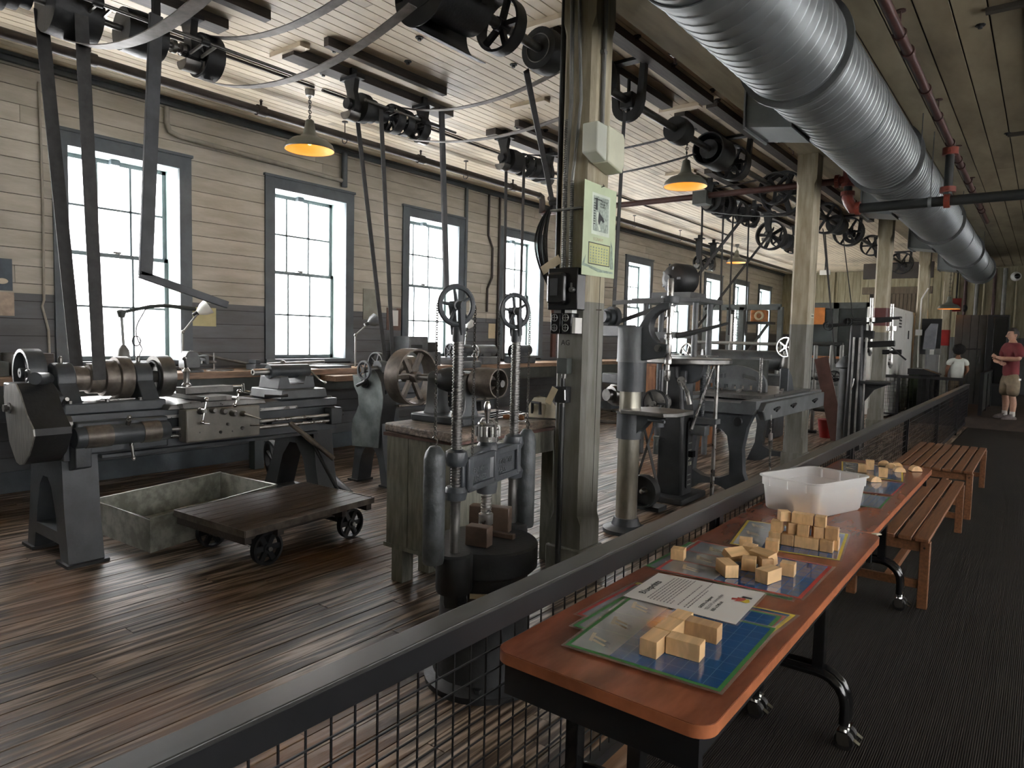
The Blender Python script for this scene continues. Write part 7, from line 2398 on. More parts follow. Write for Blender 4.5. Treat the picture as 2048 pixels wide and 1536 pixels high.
def cpoly(pts, k):
    return MB().prism([(cy0 + W_ * p_[0], cz0 + H_ * p_[1]) for p_ in pts], 'x', EX + .006, EX + .006 + .0004 * k)


part(pic, 'drawn_pole', cpoly([(.37, .72), (.43, .72), (.42, .85), (.38, .85)], 3).box(EX + .006, EX + .0072, cy0 + W_ * .33, cy0 + W_ * .55, cz0 + H_ * .83, cz0 + H_ * .842), INK, smooth=0)
part(pic, 'drawn_figure_light', cpoly([(.40, .70), (.50, .70), (.52, .62), (.47, .58), (.54, .51), (.49, .50), (.42, .60)], 3), INKL, smooth=0)
part(pic, 'drawn_figure_dark', cpoly([(.47, .71), (.52, .68), (.60, .65), (.64, .61), (.60, .60), (.54, .62), (.48, .56), (.45, .60)], 4), INK, smooth=0)
st_ = MB()
for k in range(9):
    st_.box(EX + .006, EX + .0072, cy0 + W_ * .32, cy0 + W_ * .37, cz0 + H_ * (.56 + .028 * k), cz0 + H_ * (.57 + .028 * k))
part(pic, 'drawn_hatching', st_, INK, kind='stuff', smooth=0)
for k, tx in enumerate(('THEY WANT', "FOR 'EM", 'TO HOLD')):
    part(pic, 'picture_lettering', text_mb(tx, .017, Matrix.Translation((EX + .0078, cy0 + W_ * .50, cz0 + H_ * (.815 - .03 * k))) @ Mp, .0002), INK, smooth=0)
part(cal, 'calendar_heading', text_mb('U.S.NAVY', .03, Matrix.Translation((EX + .0066, cy0 + W_ * .33, cz0 + H_ * .385)) @ Mp, .0002), mat('print_ochre', (.42, .32, .18), .6), smooth=0)
gr = part(cal, 'date_panel', cq(.20, .84, .12, .36, 1), INK, smooth=0)
part(gr, 'date_field', cq(.22, .82, .13, .35, 2), mat('date_yellow', (.50, .52, .24), .6), smooth=0)
dt = MB()
for i in range(7):
    for j in range(6):
        u, v = .25 + i * .08, .145 + j * .031
        b_ = cq(u, u + .035, v, v + .016, 3)
        dt.add(b_.v, b_.f)
part(gr, 'dates', dt, INKG, kind='stuff', smooth=0)
part(cal, 'drawn_scene', cpoly([(.02, .09), (.2, .085), (.5, .045), (.95, .05), (.95, .07), (.6, .075), (.3, .10), (.1, .12), (.14, .22), (.06, .14)], 1), INKG, smooth=0)
part(cal, 'drawn_scene', cpoly([(.86, .10), (.97, .10), (.93, .24), (.92, .34), (.86, .42), (.85, .2)], 1), INKG, smooth=0)
part(cal, 'hanging_nail', MB().cyl((EX, (cy0 + cy1) / 2 + .01, cz1 - .012), (EX + .03, (cy0 + cy1) / 2 + .01, cz1 - .006), .003, seg=6), IRON2)
for k, (px, py) in enumerate(((1222, 575), (1198, 620))):
    q_ = Xp(px, py, EX + .01)
    solo('rusty_nail', ['long rusty nail driven into the column below the calendar', 'short rusty nail in the grey part of the calendar column'][k], 'nail', MB().cyl((EX - .02, q_.y - .03, q_.z), (EX + .03, q_.y + .02 * (1 - k), q_.z), .004, seg=6), RUSTY)
# letters scratched in the paint
part_l = text_mb('AG', .05, Matrix.Translation((Yp(1122, 690, FY).x, FY - .0005, Yp(1122, 690, FY).z)) @ Matrix(((1, 0, 0, 0), (0, 0, -1, 0), (0, 1, 0, 0), (0, 0, 0, 1))), .0004)
solo('scratched_letters', 'letters AG scratched in the grey paint of the calendar column', 'lettering', part_l, DARKGAP, smooth=0)
# lower outlets
for k, (pa, pb, lab) in enumerate((((1117, 716), (1137, 748), 'grey outlet box low on the calendar column'), ((1113, 772), (1135, 806), 'dark outlet box with a buff tag low on the calendar column'))):
    a, b = Yp(*pa, FY - .04), Yp(*pb, FY - .04)
    o = thing('outlet_box', lab, 'outlet', (a.x, FY - .04, b.z))
    part(o, 'box', MB().box(a.x, b.x, FY - .06, FY, b.z, a.z), DGRN if k == 0 else IRON2, bevel=.004)
    part(o, 'hub', MB().cyl(((a.x + b.x) / 2, FY - .03, b.z - .03), ((a.x + b.x) / 2, FY - .03, b.z), .018), DSTEEL)
    if k:
        part(o, 'buff_tag', MB().bar((a.x + .01, FY - .07, a.z - .01), (a.x - .035, FY - .085, b.z - .01), .05, .002, (1, 0, 0)), PAPERY, label='buff paper tag')
        part(o, 'lead_seal', MB().cyl((b.x - .01, FY - .065, a.z - .02), (b.x - .005, FY - .066, b.z + .02), .006), CHROME)
xm = Yp(1124, 820, FY - .03).x
solo('floor_conduit', 'dark conduit running from the outlet boxes down the column to the floor', 'conduit', MB().cyl((xm, FY - .03, 0), (xm, FY - .03, Yp(1124, 806, FY).z), .02).cyl((xm, FY - .03, Yp(1124, 772, FY).z), (xm, FY - .03, Yp(1124, 750, FY).z), .016), PIPEK)
# wire coil hanging left of the column
wc = thing('wire_coil', 'hank of loose black wire hanging beside the calendar column with a buff tag', 'wire', (-2.7, 3.9, 1.85))
rnd = random.Random(3)
tp0, bt0 = Yp(1108, 405, 3.9), Yp(1104, 590, 3.9)
for k in range(16):
    bulge = rnd.uniform(.06, .17)
    off = rnd.uniform(-.03, .03)
    pts = []
    for i in range(13):
        t_ = i / 12
        p_ = tp0.lerp(bt0, t_ * rnd.uniform(.985, 1.0))
        pts.append(p_ + Vector((-bulge * sin(pi * t_ ** .8), off * sin(pi * t_), 0)))
    part(wc, 'wire', MB().tube(pts, .0035, 5), IRON2)
part(wc, 'binding', MB().cyl(tp0 - Vector((.03, 0, 0)), tp0 + Vector((.04, 0, 0)), .02), IRON2)
t0_ = Yp(1118, 518, 3.8)
part(wc, 'buff_tag', MB().bar(Yp(1120, 517, 3.8), Yp(1084, 542, 3.8), .06, .002, (0, 0, 1)), PAPERY, label='large buff paper tag')
part(wc, 'wire_support', MB().tube([tp0, (CX - CH, 3.9, tp0.z + .02)], .006, 6), IRON2)

# ================================================================ distant furniture
# varnished cabinet behind the drills
ya = 9.9
xa, xb = Yp(1268, 760, ya).x, Yp(1405, 760, ya).x
vc = thing('varnished_cabinet', 'orange varnished wooden cabinet standing behind the drills', 'cabinet', ((xa + xb) / 2, ya, 0))
part(vc, 'body', MB().box(xa, xb, ya, ya + .5, 0, 1.22), BRICKO, bevel=.006)
part(vc, 'top', MB().box(xa - .03, xb + .03, ya - .03, ya + .53, 1.22, 1.26), GREYI)
for i in range(3):
    x0 = xa + .03 + (xb - xa - .06) * i / 3
    part(vc, 'door', MB().box(x0 + .01, x0 + (xb - xa - .06) / 3 - .01, ya - .02, ya, .12, 1.18), BRICKO, bevel=.004)
# wire cage
cg = thing('wire_cage', 'dark framed wire cage with a glass case beside the far windows', 'cage', (-4.8, 15.5, 0))
yc = 15.0
ga, gb2, gc = Yp(1412, 615, yc), Yp(1562, 615, yc), Yp(1485, 615, yc)
part(cg, 'top_beam', MB().bar((ga.x, yc, ga.z), (gb2.x, yc, ga.z), .12, .1), DGRN)
for p_ in (ga.x, ga.x + .55, gc.x, gb2.x):
    part(cg, 'post', MB().box(p_ - .05, p_ + .05, yc - .05, yc + .05, 0, ga.z), DGRN)
wm = MB()
x = ga.x + .6
while x < gc.x:
    wm.bar((x, yc, 1.3), (x, yc, ga.z - .06), .012, .006, (1, 0, 0))
    x += .05
z = 1.3
while z < ga.z - .06:
    wm.bar((ga.x + .55, yc, z), (gc.x, yc, z), .012, .006)
    z += .06
part(cg, 'wire_panel', wm, IRON2, kind='stuff', smooth=0)
part(cg, 'white_edge', MB().bar((ga.x + .62, yc - .05, 1.3), (ga.x + .62, yc - .05, ga.z - .15), .04, .03, (1, 0, 0)), WHITEP)
# orange machine on a wall shelf
ms = thing('shelf_machine', 'orange and brass instrument standing on a small wall shelf', 'instrument', tuple(Yp(1518, 645, 15.4)))
q_ = Yp(1518, 632, 15.4)
part(ms, 'body', MB().box(q_.x - .16, q_.x + .16, 15.3, 15.55, q_.z - .13, q_.z + .13), mat('orange_enamel', (.45, .17, .05), .4, 0, var=.4, scale=12), bevel=.02)
part(ms, 'dial', MB().torus((q_.x + .04, 15.28, q_.z), (0, 1, 0), .08, .025, 20, 8), mat('cream_dial', (.6, .5, .3), .4))
part(ms, 'shelf', MB().box(q_.x - .3, q_.x + .3, 15.2, 15.6, q_.z - .18, q_.z - .13), IRON2)
part(ms, 'bracket', MB().bar((q_.x + .2, 15.4, q_.z - .18), (q_.x - .35, 15.4, q_.z - 1.0), .05, .05), DGRN)
part(ms, 'bracket', MB().bar((q_.x - .35, 15.4, q_.z - 1.0), (q_.x - .35, 15.4, 0), .06, .06), DGRN)
# pipe guard frame in front of the cage
pg = thing('pipe_guard_frame', 'dark pipe frame guarding the machines in front of the cage', 'frame', (-4.2, 11.0, 0))
yq = 12.9
pa, pb = Yp(1386, 684, yq), Yp(1560, 684, yq)
part(pg, 'top_pipe', MB().cyl((pa.x, yq, pa.z), (pb.x, yq, pa.z), .03), PIPEG)
for x in (pa.x, pa.x * .55 + pb.x * .45, pb.x):
    part(pg, 'post', MB().cyl((x, yq, 0), (x, yq, pa.z), .03), PIPEG)
# pipe rack
pr = thing('pipe_rack', 'rack of grey pipes and fittings standing beside the second column', 'rack', (-3.3, 13.0, 0))
yr = 13.0
for px, b_ in ((1629, 0), (1661, 0), (1681, 0)):
    x = Yp(px, 750, yr).x
    part(pr, 'upright', MB().cyl((x, yr, 0), (x, yr, Yp(px, 690, yr).z), .035), PIPEG)
    part(pr, 'floor_flange', MB().cyl((x, yr, 0), (x, yr, .05), .09), IRON2)
for py in (688, 758, 820):
    z = Yp(1650, py, yr).z
    part(pr, 'cross_pipe', MB().cyl((Yp(1622, py, yr).x, yr, z), (Yp(1686, py, yr).x, yr, z), .035), PIPEK)
hw = Yp(1672, 752, yr)
part(pr, 'valve_wheel', wheel((hw.x, yr - .1, hw.z), (0, 1, 0), .1, .05, 5, rim=.2), IRON2)
part(pr, 'brace', MB().cyl((Yp(1632, 745, yr).x, yr, Yp(1632, 745, yr).z), (Yp(1660, 742, yr).x, yr, Yp(1660, 742, yr).z + .05), .02), PIPEG)
pk_ = solo('leaning_plank', 'long red-brown painted plank leaning against the pipe rack', 'plank', MB().bar(Yp(1642, 716, 12.75), Yp(1678, 890, 12.2), .22, .03, (1, 0, 0)), BRNP, bevel=.004)
for k, px in enumerate((1664, 1690)):
    q_ = Yp(px, 845, 12.9)
    solo('fire_bucket', ['red fire pail standing by the leaning plank', 'red fire pail standing next to the multi-spindle drill'][k], 'bucket', MB().lathe([(0, 0), (.11, 0), (.15, .3), (.155, .31), (.145, .31), (.1, .02), (0, .02)], (q_.x, 12.55 + .2 * k, 0), (0, 0, 1), 18), REDB)
# grey partition with counter behind the rack
yp = 17.6
xa, xb = Yp(1598, 700, yp).x, Yp(1742, 700, yp).x
gp_ = thing('grey_partition', 'grey office partition with glazed upper panels behind the pipe rack', 'partition', ((xa + xb) / 2, yp, 0))
zt_ = Yp(1680, 605, yp).z
part(gp_, 'lower_panel', MB().box(xa, xb, yp, yp + .1, 0, 1.25), mat('partition_grey', (.13, .135, .13), .5, 0, var=.2), bevel=.01)
part(gp_, 'frame', MB().box(xa, xb, yp, yp + .1, zt_ - .14, zt_).box(xa, xa + .15, yp, yp + .1, 1.25, zt_).box(xb - .15, xb, yp, yp + .1, 1.25, zt_).box((xa + xb) / 2 - .06, (xa + xb) / 2 + .06, yp, yp + .1, 1.25, zt_), DGRN)
part(gp_, 'counter', MB().box(xa, xb, yp - .25, yp + .1, 1.25, 1.30), BRICKO)
part(gp_, 'glass', MB().box(xa + .1, xb - .1, yp + .04, yp + .05, 1.3, zt_ - .1), mat('dark_glass', (.03, .033, .032), .15))
for k in range(3):
    part(gp_, 'panel_ridge', MB().box(xa + .2, xb - .2, yp - .02, yp, .3 + .3 * k, .36 + .3 * k), DGRN)
q_ = Yp(1638, 632, yp - .02)
solo('orange_notice', 'orange notice fixed to the grey partition', 'notice', MB().box(q_.x - .13, q_.x + .13, yp - .012, yp - .0005, q_.z - .2, q_.z + .2), mat('orange_card', (.50, .17, .03), .6))
# brown board partition, lintel and doorway beyond
yw = 23.0
xa, xb = Yp(1745, 620, yw).x, Yp(1838, 620, yw).x
bp = thing('board_partition', 'brown vertical board partition closing the far bay', 'partition', ((xa + xb) / 2, yw, 0))
part(bp, 'frame', MB().box(xa - .1, xb + .1, yw, yw + .05, 0, 3.1), DARKGAP)
n_ = 12
for i in range(n_):
    x0 = xa + (xb - xa) * i / n_
    part(bp, 'board', MB().box(x0, x0 + (xb - xa) / n_ - .012, yw - .02, yw, 0, 3.1), mat('brown_board', (.105, .08, .05), .6, 0, var=.3, scale=3, stretch=(8, 8, .8)))
part(bp, 'lintel', MB().box(xa - .3, xb + .3, yw - .06, yw + .1, 3.1, 3.3), mat('brown_board', (.1, .07, .04), .6))
part(bp, 'header_beam', MB().box(xa - .3, xb + .3, yw - .06, yw + .1, 3.55, 4.0), WOODST)
# white locker
xl = -2.66
y0, y1 = Xp(1784, 650, xl).y, Xp(1829, 650, xl).y
wl_ = thing('white_locker', 'tall white steel locker standing beyond the multi-spindle drill', 'locker', (xl - .25, (y0 + y1) / 2, 0))
zt_ = Xp(1829, 625, xl).z
part(wl_, 'case', MB().box(xl - .5, xl, y0, y1, .05, zt_), WHITEP, bevel=.01)
part(wl_, 'door', MB().box(xl, xl + .02, y0 + .1, (y0 + y1) / 2 - .02, .15, zt_ - .08), WHITEP, bevel=.006)
part(wl_, 'door', MB().box(xl, xl + .02, (y0 + y1) / 2 + .02, y1 - .1, .15, zt_ - .08), WHITEP, bevel=.006)
for k in range(4):
    z = zt_ - .2 - .07 * k
    part(wl_, 'vent_slot', MB().box(xl + .02, xl + .024, y0 + .75, y0 + 1.1, z - .02, z + .02), INK)
part(wl_, 'latch', MB().box(xl + .02, xl + .04, (y0 + y1) / 2 + .5, (y0 + y1) / 2 + .55, 1.75, 1.95), INK)
# cabinets at the end
yk = 20.6
xa, xb, xc = Yp(1911, 650, yk).x, Yp(1974, 650, yk).x, Yp(2019, 650, yk).x
zt_ = Yp(1940, 630, yk).z
kc = thing('boarded_booth', 'dark grey boarded booth behind the child', 'booth', ((xa + xb) / 2, yk, PLAT))
for i in range(4):
    x0 = xa + (xb - xa) * i / 4
    part(kc, 'board', MB().box(x0, x0 + (xb - xa) / 4 - .008, yk - .02, yk + .4, PLAT, zt_), mat('booth_grey', (.055, .053, .048), .55, 0, var=.15))
part(kc, 'pipe_handle', MB().tube([(xa + .15, yk - .06, 1.3), (xa + .15, yk - .06, 1.55), (xb - .1, yk - .06, 1.55), (xb - .1, yk - .06, 1.2)], .02, 8), IRON2)
kb = thing('black_cabinet', 'tall black cabinet standing behind the man', 'cabinet', ((xb + xc) / 2, yk, PLAT))
part(kb, 'case', MB().box(xb + .01, xc, yk - .15, yk + .4, PLAT, zt_), BLKP, bevel=.01)
part(kb, 'door', MB().box(xb + .15, xc - .03, yk - .17, yk - .15, PLAT + .55, zt_ - .06), BLKG, bevel=.006)
part(kb, 'lower_door', MB().box(xb + .15, xc - .03, yk - .17, yk - .15, PLAT + .05, PLAT + .5), BLKP)
# column 4 and 5 fittings
cyy = COLY[4] - CH
q_ = Yp(1862, 672, cyy - .1)
tu = thing('wall_unit', 'grey sloped plastic unit hanging on the fourth column', 'unit', (q_.x, cyy - .1, q_.z - .3))
part(tu, 'body', MB().prism([(q_.x - .16, q_.z - .33), (q_.x + .1, q_.z - .33), (q_.x + .13, q_.z + .30), (q_.x - .02, q_.z + .30), (q_.x - .13, q_.z + .12)], 'y', cyy - .14, cyy), mat('grey_plastic', (.21, .22, .25), .4), bevel=.015)
part(tu, 'back_board', MB().box(q_.x - .22, q_.x + .2, cyy - .02, cyy + .02, q_.z - .45, q_.z + .42), IRON2)
part(tu, 'white_label', MB().box(q_.x, q_.x + .09, cyy - .16, cyy - .14, q_.z - .45, q_.z - .33), WHITEP)
p1, p2, p3, p4 = [Yp(px, py, cyy - .02) for px, py in ((1857, 576), (1843, 598), (1838, 665), (1835, 735))]
wcnd = thing('bent_conduit', 'white painted conduit with an offset bend on the fourth column', 'conduit', tuple(p4))
part(wcnd, 'tube', MB().tube([p1, p2, p3, p4], .018, 8), WHITEP)
part(wcnd, 'outlet_box', MB().box(p3.x - .07, p3.x + .07, cyy - .08, cyy - .0, p3.z - .07, p3.z + .07), WHITEP)
q_ = Yp(1912, 610, COLY[5] + .2)
al = thing('alarm_bell', 'dark red fire alarm bell unit beside the fifth column', 'alarm', tuple(q_))
part(al, 'box', MB().box(q_.x - .1, q_.x + .14, q_.y - .1, q_.y + .06, q_.z - .2, q_.z + .2), REDB)
part(al, 'bell', MB().lathe([(0, 0), (.1, 0), (.12, .06), (.04, .1), (0, .1)], (q_.x + .2, q_.y - .05, q_.z - .1), (1, 0, 0), 18), IRON2)
part(al, 'feed_pipe', MB().cyl((q_.x, q_.y, q_.z + .2), (q_.x, q_.y, 4.05), .025), IRON2)
# desk, acrylic case, green drum near the child
ds = thing('sloped_desk', 'black sloped display desk behind the cross railing', 'desk', (-2.2, 17.2, 0))
d0, d1 = Yp(1818, 740, 17.2), Yp(1880, 745, 17.2)
part(ds, 'sloped_top', MB().prism([(d0.x, .98), (d1.x, .98), (d1.x, 1.0), (d0.x + .3, 1.1), (d0.x, 1.1)], 'y', 17.0, 17.5), BLKP)
part(ds, 'stand', MB().box(d0.x + .2, d1.x - .1, 17.1, 17.4, 0, .98), BLKP)
ac = thing('acrylic_case', 'clear acrylic display case standing behind the sloped desk', 'case', (-2.0, 17.8, 0))
a0, a1 = Yp(1851, 720, 17.8), Yp(1880, 720, 17.8)
part(ac, 'cover', MB().box(a0.x, a1.x, 17.7, 18.0, 1.0, Yp(1865, 697, 17.8).z), ACRY)
part(ac, 'plinth', MB().box(a0.x, a1.x, 17.7, 18.0, 0.0, 1.0), BLKP)
q_ = Yp(1822, 790, 17.9)
gd_ = solo('green_drum', 'dark green ribbed drum standing behind the cross railing', 'drum', MB().lathe([(0, 0), (.27, 0), (.29, .03), (.28, .3), (.295, .32), (.28, .34), (.28, .6), (.295, .62), (.28, .64), (.28, .9), (.27, .92), (0, .92)], (-2.24, 18.6, 0), (0, 0, 1), 26), mat('drum_green', (.05, .075, .035), .5))
# end wall pipes and camera
for k, px in enumerate((1918, 1932, 1955, 1970, 1990, 2010, 2035)):
    x = Yp(px, 560, YE - .05).x
    solo('end_wall_pipe', ['cream painted vertical pipe on the end wall', 'dark maroon vertical pipe on the end wall', 'grey vertical pipe on the end wall'][k % 3], 'pipe', MB().cyl((x, YE - .06, 1.0), (x, YE - .06, CEIL - .05), .035 + .012 * (k % 3), seg=10), [ENDP, MAROON, PIPEG][k % 3], group='vertical pipes on the end wall')
q_ = Yp(2032, 553, YE - .1)
sc_ = thing('security_camera', 'white dome security camera on the end wall', 'camera', tuple(q_))
part(sc_, 'housing', MB().sph((q_.x, YE - .12, q_.z), .14, 18, 10), WHITEP)
part(sc_, 'dome', MB().sph((q_.x + .03, YE - .2, q_.z), .085, 16, 8), BLKG)
x = Yp(1665, 560, YE - .05).x
solo('end_wall_batten', 'cream vertical batten on the end wall behind the far bay', 'batten', MB().box(x - .08, x + .08, YE - .08, YE - .022, 1.9, CEIL), ENDP)
solo('floodlight', 'small bright floodlight under the far ceiling', 'light fitting', MB().cbox(Yp(1650, 545, 20.0), .25, .1, .12), WHITEP)
solo('lamp_bracket_rod', 'thin rod running from that floodlight to the ceiling', 'rod', MB().cyl(Yp(1650, 545, 20.0) + Vector((0, 0, .06)), (Yp(1650, 545, 20.0).x, 20.0, CEIL), .015), IRON2)


# ================================================================ people
def skin(root, name, joints, edges, m, sub=2, extra=None):
    """skeleton -> continuous skinned surface; joints: [(x,y,z,rx,ry)]"""
    me = bpy.data.meshes.new(name)
    me.from_pydata([j[:3] for j in joints], edges, [])
    o = bpy.data.objects.new(name, me)
    COL.objects.link(o)
    o.modifiers.new('skin', 'SKIN')
    if not me.skin_vertices:
        bpy.context.view_layer.objects.active = o
    sv = me.skin_vertices[0].data
    for i, j in enumerate(joints):
        sv[i].radius = (j[3], j[4] if len(j) > 4 else j[3])
        sv[i].use_root = i == 0
    s_ = o.modifiers.new('sub', 'SUBSURF')
    s_.levels = s_.render_levels = sub
    dg = bpy.context.evaluated_depsgraph_get()
    ev = bpy.data.meshes.new_from_object(o.evaluated_get(dg))
    mb = MB().add([v.co.copy() for v in ev.vertices], [tuple(p_.vertices) for p_ in ev.polygons])
    bpy.data.objects.remove(o)
    if extra:
        mb.add(extra.v, extra.f)
    return part(root, name, mb, m, local=True, smooth=80)


def head_mb(hx, hy, hz, s=1.0):
    """head facing -y, centre at h"""
    mb = MB()
    k = len(mb.v)
    seg, rings = 20, 14
    for i in range(rings + 1):
        t = pi * i / rings
        for j in range(seg):
            a = 2 * pi * j / seg
            x = .076 * sin(t) * cos(a)
            y = .096 * sin(t) * sin(a)
            z = .118 * cos(t)
            if z < 0:
                f_ = 1 + z * 2.2
                x *= f_ ** .6
                if y > 0:
                    y *= max(.55, f_)
            mb.v.append(Vector((hx + x * s, hy + y * s, hz + z * s)))
    for i in range(rings):
        for j in range(seg):
            mb.f.append((k + i * seg + j, k + (i + 1) * seg + j, k + (i + 1) * seg + (j + 1) % seg, k + i * seg + (j + 1) % seg))
    mb.tube([(hx, hy - .094 * s, hz + .02 * s), (hx, hy - .108 * s, hz - .01 * s), (hx, hy - .118 * s, hz - .03 * s), (hx, hy - .095 * s, hz - .042 * s)], [.008 * s, .011 * s, .015 * s, .01 * s], 8)
    for sg in (-1, 1):
        mb.sph((hx + sg * .077 * s, hy + .01 * s, hz - .005 * s), .03 * s, 10, 6, sx=.35, sy=.7, sz=1.1)
    return mb


def hand_mb(w, d, up, s=1.0):
    """hand at wrist w pointing along d; up = back of the hand"""
    w, d, up = Vector(w), Vector(d).normalized(), Vector(up).normalized()
    sd = d.cross(up).normalized()
    up = sd.cross(d)
    mb = MB()
    mb.tube([w - d * .01, w + d * .03 * s, w + d * .085 * s], [.026 * s, .036 * s, .034 * s], 10)
    for i, (ln, o) in enumerate(((.068, -.03), (.078, -.01), (.072, .01), (.056, .029))):
        b = w + d * .08 * s + sd * o * s
        mb.tube([b, b + (d * .5 - up * .1) * ln * s, b + (d * .85 - up * .45) * ln * s, b + (d * .9 - up * .85) * ln * s], [.0095 * s, .009 * s, .0085 * s, .006 * s], 7)
    b = w + d * .03 * s - sd * .03 * s
    mb.tube([b, b + (-sd * .03 + d * .025 - up * .01) * s, b + (-sd * .035 + d * .06 - up * .02) * s], [.012 * s, .011 * s, .008 * s], 7)
    return mb


SKINM = mat('light_skin', (.42, .235, .16), .5, 0, var=.12, scale=20)
SKIND = mat('brown_skin', (.24, .115, .065), .5, 0, var=.12, scale=20)
RTEE = mat('dark_red_tshirt', (.145, .018, .022), .8, 0, var=.2, scale=8, bump=.2, bscale=6)
WTEE = mat('white_tshirt', (.66, .69, .64), .8, 0, var=.08, scale=8, bump=.2, bscale=6)
KHAK = mat('khaki_cotton', (.20, .155, .10), .8, 0, var=.25, scale=9, bump=.25, bscale=9)
HAIRD = mat('dark_brown_hair', (.03, .022, .017), .6, 0, var=.4, scale=40, bump=.6, bscale=90)
AFRO = mat('black_curly_hair', (.012, .010, .009), .75, 0, var=.4, scale=50, bump=1.0, bscale=120)
SHOE = mat('grey_brown_shoe', (.09, .07, .066), .6, 0, var=.3, scale=20)
SOCK = mat('white_sock', (.55, .53, .50), .8, 0, var=.08)

man = thing('person', 'man in a dark red t-shirt and khaki shorts standing with folded arms', 'person', (-.52, 16.95, PLAT), rz=radians(-58))
M_J = [(0, .01, .96, .10, .085), (0, 0, 1.12, .105, .085), (0, 0, 1.32, .125, .095), (0, 0, 1.44, .10, .08), (0, 0, 1.52, .062, .062), (0, -.01, 1.61, .058, .062),
       (.09, .01, .88, .075, .078), (.115, -.015, .50, .062, .062), (.12, .02, .30, .064, .068), (.125, .01, .10, .042, .044),
       (-.09, .01, .88, .075, .078), (-.115, -.015, .50, .062, .062), (-.12, .02, .30, .064, .068), (-.125, .01, .10, .042, .044),
       (.185, .0, 1.43, .066, .066), (.275, -.02, 1.20, .054, .054), (.10, -.23, 1.20, .045, .045), (-.04, -.275, 1.23, .032, .032),
       (-.185, .0, 1.43, .066, .066), (-.275, -.03, 1.19, .054, .054), (-.12, -.25, 1.16, .045, .045), (.05, -.235, 1.12, .032, .032)]
M_E = [(0, 1), (1, 2), (2, 3), (3, 4), (4, 5), (0, 6), (6, 7), (7, 8), (8, 9), (0, 10), (10, 11), (11, 12), (12, 13), (3, 14), (14, 15), (15, 16), (16, 17), (3, 18), (18, 19), (19, 20), (20, 21)]
ex_ = head_mb(0, -.015, 1.675, 1.03)
for h in (hand_mb((-.04, -.275, 1.23), (-1, -.15, .35), (0, -1, .2)), hand_mb((.05, -.235, 1.12), (.9, -.3, -.1), (0, -1, .2))):
    ex_.add(h.v, h.f)
body = skin(man, 'body', M_J, M_E, SKINM, extra=ex_)
skin(man, 'tshirt', [(0, .0, .82, .17, .145), (0, .0, .95, .17, .145), (0, -.005, 1.12, .168, .14), (0, -.005, 1.31, .18, .145), (0, 0, 1.43, .135, .11), (0, 0, 1.53, .078, .08), (.20, 0, 1.43, .092, .092), (.275, -.015, 1.22, .086, .086), (-.20, 0, 1.43, .092, .092), (-.275, -.02, 1.22, .086, .086)],
     [(0, 1), (1, 2), (2, 3), (3, 4), (4, 5), (4, 6), (6, 7), (4, 8), (8, 9)], RTEE)
skin(man, 'shorts', [(0, 0, .98, .13, .11), (0, 0, .88, .155, .135), (.115, 0, .76, .122, .128), (.13, -.01, .44, .11, .115), (-.115, 0, .76, .122, .128), (-.13, -.01, .44, .11, .115)], [(0, 1), (1, 2), (2, 3), (1, 4), (4, 5)], KHAK)
hr = MB()
hb = head_mb(0, -.006, 1.69, 1.14)
keep = MB()
k = 0
for i in range(15):
    for j in range(20):
        keep.v.append(hb.v[i * 20 + j])
for i in range(14):
    for j in range(20):
        f_ = (i * 20 + j, (i + 1) * 20 + j, (i + 1) * 20 + (j + 1) % 20, i * 20 + (j + 1) % 20)
        c = sum((keep.v[q] for q in f_), Vector()) / 4
        lim = 1.735 if c.y < -.05 else (1.69 if c.y < .02 else 1.61)
        if c.z > lim:
            keep.f.append(f_)
part(man, 'hair', keep, HAIRD, local=True, smooth=80)
fc = MB()
for sg in (-1, 1):
    fc.sph((sg * .03, -.106, 1.69), .010, 8, 6, sy=.5, sz=.6)
    fc.bar((sg * .018, -.11, 1.707), (sg * .048, -.1, 1.709), .007, .006)
fc.bar((-.024, -.106, 1.625), (.024, -.106, 1.625), .006, .006)
part(body, 'eyes_and_mouth', fc, HAIRD, local=True)
for sg in (-1, 1):
    x = sg * .125
    part(man, 'sock', MB().lathe([(.043, 0), (.05, .02), (.046, .09), (.05, .10), (.04, .10)], (x, .01, .06), (0, 0, 1), 14), SOCK, local=True)
    part(man, 'shoe', loft([[Vector((x + px, py - .06, 0)) for px, py in arc(0, 0, 1, 0, 360, 15)[:-1]]] if False else
                           [[Vector((x + sg * .01 + .048 * s_ * cos(radians(a)), -.055 + .145 * s2 * sin(radians(a)), z)) for a in range(0, 360, 24)] for s_, s2, z in ((.95, .97, 0), (1.02, 1.02, .02), (1.0, .98, .04), (.8, .75, .07))] + [[Vector((x + .045 * cos(radians(a)), .01 + .06 * sin(radians(a)), .105)) for a in range(0, 360, 24)]]), SHOE, local=True, smooth=60)
part(man, 'shorts_logo', MB().cbox((.2, .06, .80), .004, .05, .035, rz=.2), WHITEP, local=True)

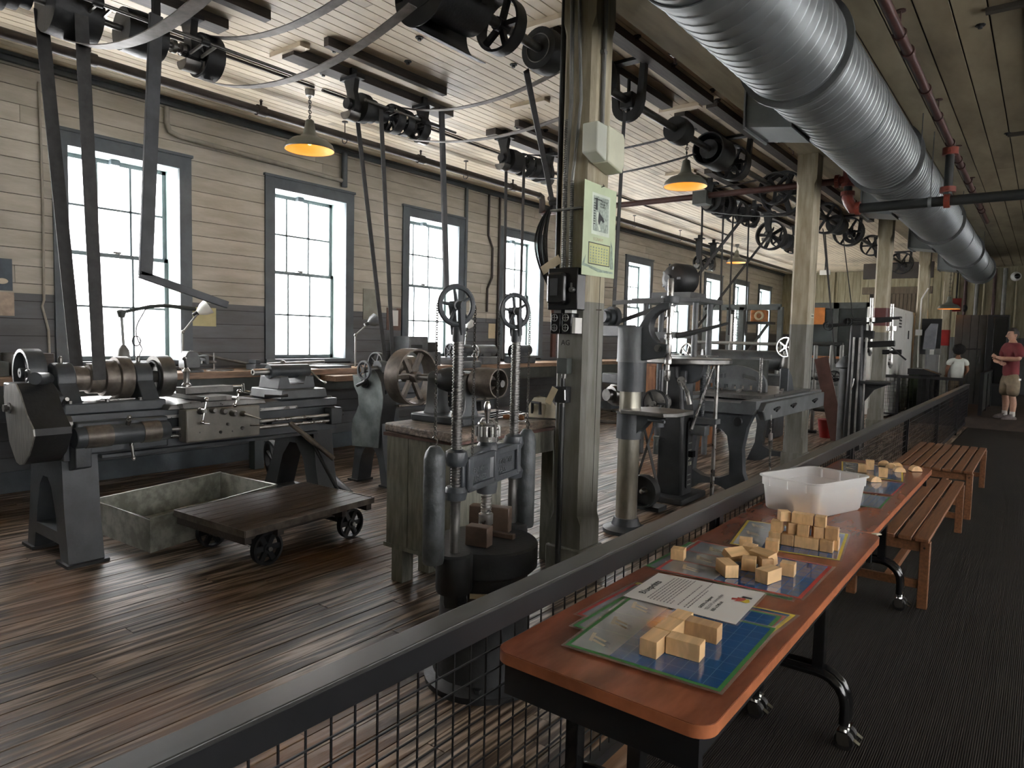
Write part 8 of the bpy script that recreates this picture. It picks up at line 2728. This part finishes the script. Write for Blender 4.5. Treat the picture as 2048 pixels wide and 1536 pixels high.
boy = thing('person', 'child with dark curly hair in a white t-shirt seen from behind', 'person', (-1.49, 17.75, PLAT), rz=radians(205))
B_J = [(0, 0, .76, .08, .07), (0, 0, .90, .08, .065), (0, 0, 1.03, .09, .07), (0, 0, 1.12, .08, .065), (0, 0, 1.18, .042, .042), (0, -.005, 1.25, .042, .045),
       (.075, 0, .70, .075, .075), (.08, 0, .40, .05, .05), (.08, .01, .08, .034, .034), (-.075, 0, .70, .075, .075), (-.08, 0, .40, .05, .05), (-.08, .01, .08, .034, .034),
       (.15, 0, 1.11, .048, .048), (.20, 0, .92, .038, .038), (.17, -.10, .80, .026, .026), (-.15, 0, 1.11, .048, .048), (-.20, 0, .92, .038, .038), (-.17, -.10, .80, .026, .026)]
B_E = [(0, 1), (1, 2), (2, 3), (3, 4), (4, 5), (0, 6), (6, 7), (7, 8), (0, 9), (9, 10), (10, 11), (3, 12), (12, 13), (13, 14), (3, 15), (15, 16), (16, 17)]
ex_ = head_mb(0, -.01, 1.315, .92)
for h in (hand_mb((.17, -.10, .80), (-.1, -.8, -.4), (1, 0, 0), .8), hand_mb((-.17, -.10, .80), (.1, -.8, -.4), (-1, 0, 0), .8)):
    ex_.add(h.v, h.f)
bb_ = skin(boy, 'body', B_J, B_E, SKIND, extra=ex_)
skin(boy, 'tshirt', [(0, 0, .62, .135, .115), (0, 0, .86, .135, .115), (0, 0, 1.03, .14, .115), (0, 0, 1.13, .09, .075), (0, 0, 1.17, .058, .055), (.155, 0, 1.11, .066, .066), (.195, 0, .99, .062, .062), (-.155, 0, 1.11, .066, .066), (-.195, 0, .99, .062, .062)],
     [(0, 1), (1, 2), (2, 3), (3, 4), (3, 5), (5, 6), (3, 7), (7, 8)], WTEE)
skin(boy, 'shorts', [(0, 0, .76, .115, .10), (0, 0, .70, .115, .10), (.085, 0, .62, .085, .085), (.09, 0, .42, .075, .075), (-.085, 0, .62, .085, .085), (-.09, 0, .42, .075, .075)], [(0, 1), (1, 2), (2, 3), (1, 4), (4, 5)], KHAK)
af = MB().sph((0, .03, 1.36), .125, 22, 14, sx=.98, sy=.98, sz=.92)
rnd = random.Random(5)
for i, v in enumerate(af.v):
    d_ = (v - Vector((0, .03, 1.36)))
    af.v[i] = v + d_ * rnd.uniform(-.05, .06)
part(boy, 'hair', af, AFRO, local=True, smooth=80)
gs = MB().tube([(.078, .0, 1.325), (.07, -.08, 1.325)], .003, 5).torus((.035, -.102, 1.322), (0, 1, 0), .022, .003, 14, 5).torus((-.035, -.102, 1.322), (0, 1, 0), .022, .003, 14, 5)
part(boy, 'spectacles', gs, WHITEP, local=True)
for sg in (-1, 1):
    x = sg * .08
    part(boy, 'shoe', loft([[Vector((x + .04 * s_ * cos(radians(a)), -.045 + .115 * s_ * sin(radians(a)), z)) for a in range(0, 360, 24)] for s_, z in ((.96, 0), (1.02, .02), (.95, .045))] + [[Vector((x + .036 * cos(radians(a)), .01 + .045 * sin(radians(a)), .085)) for a in range(0, 360, 24)]]), SHOE, local=True, smooth=60)
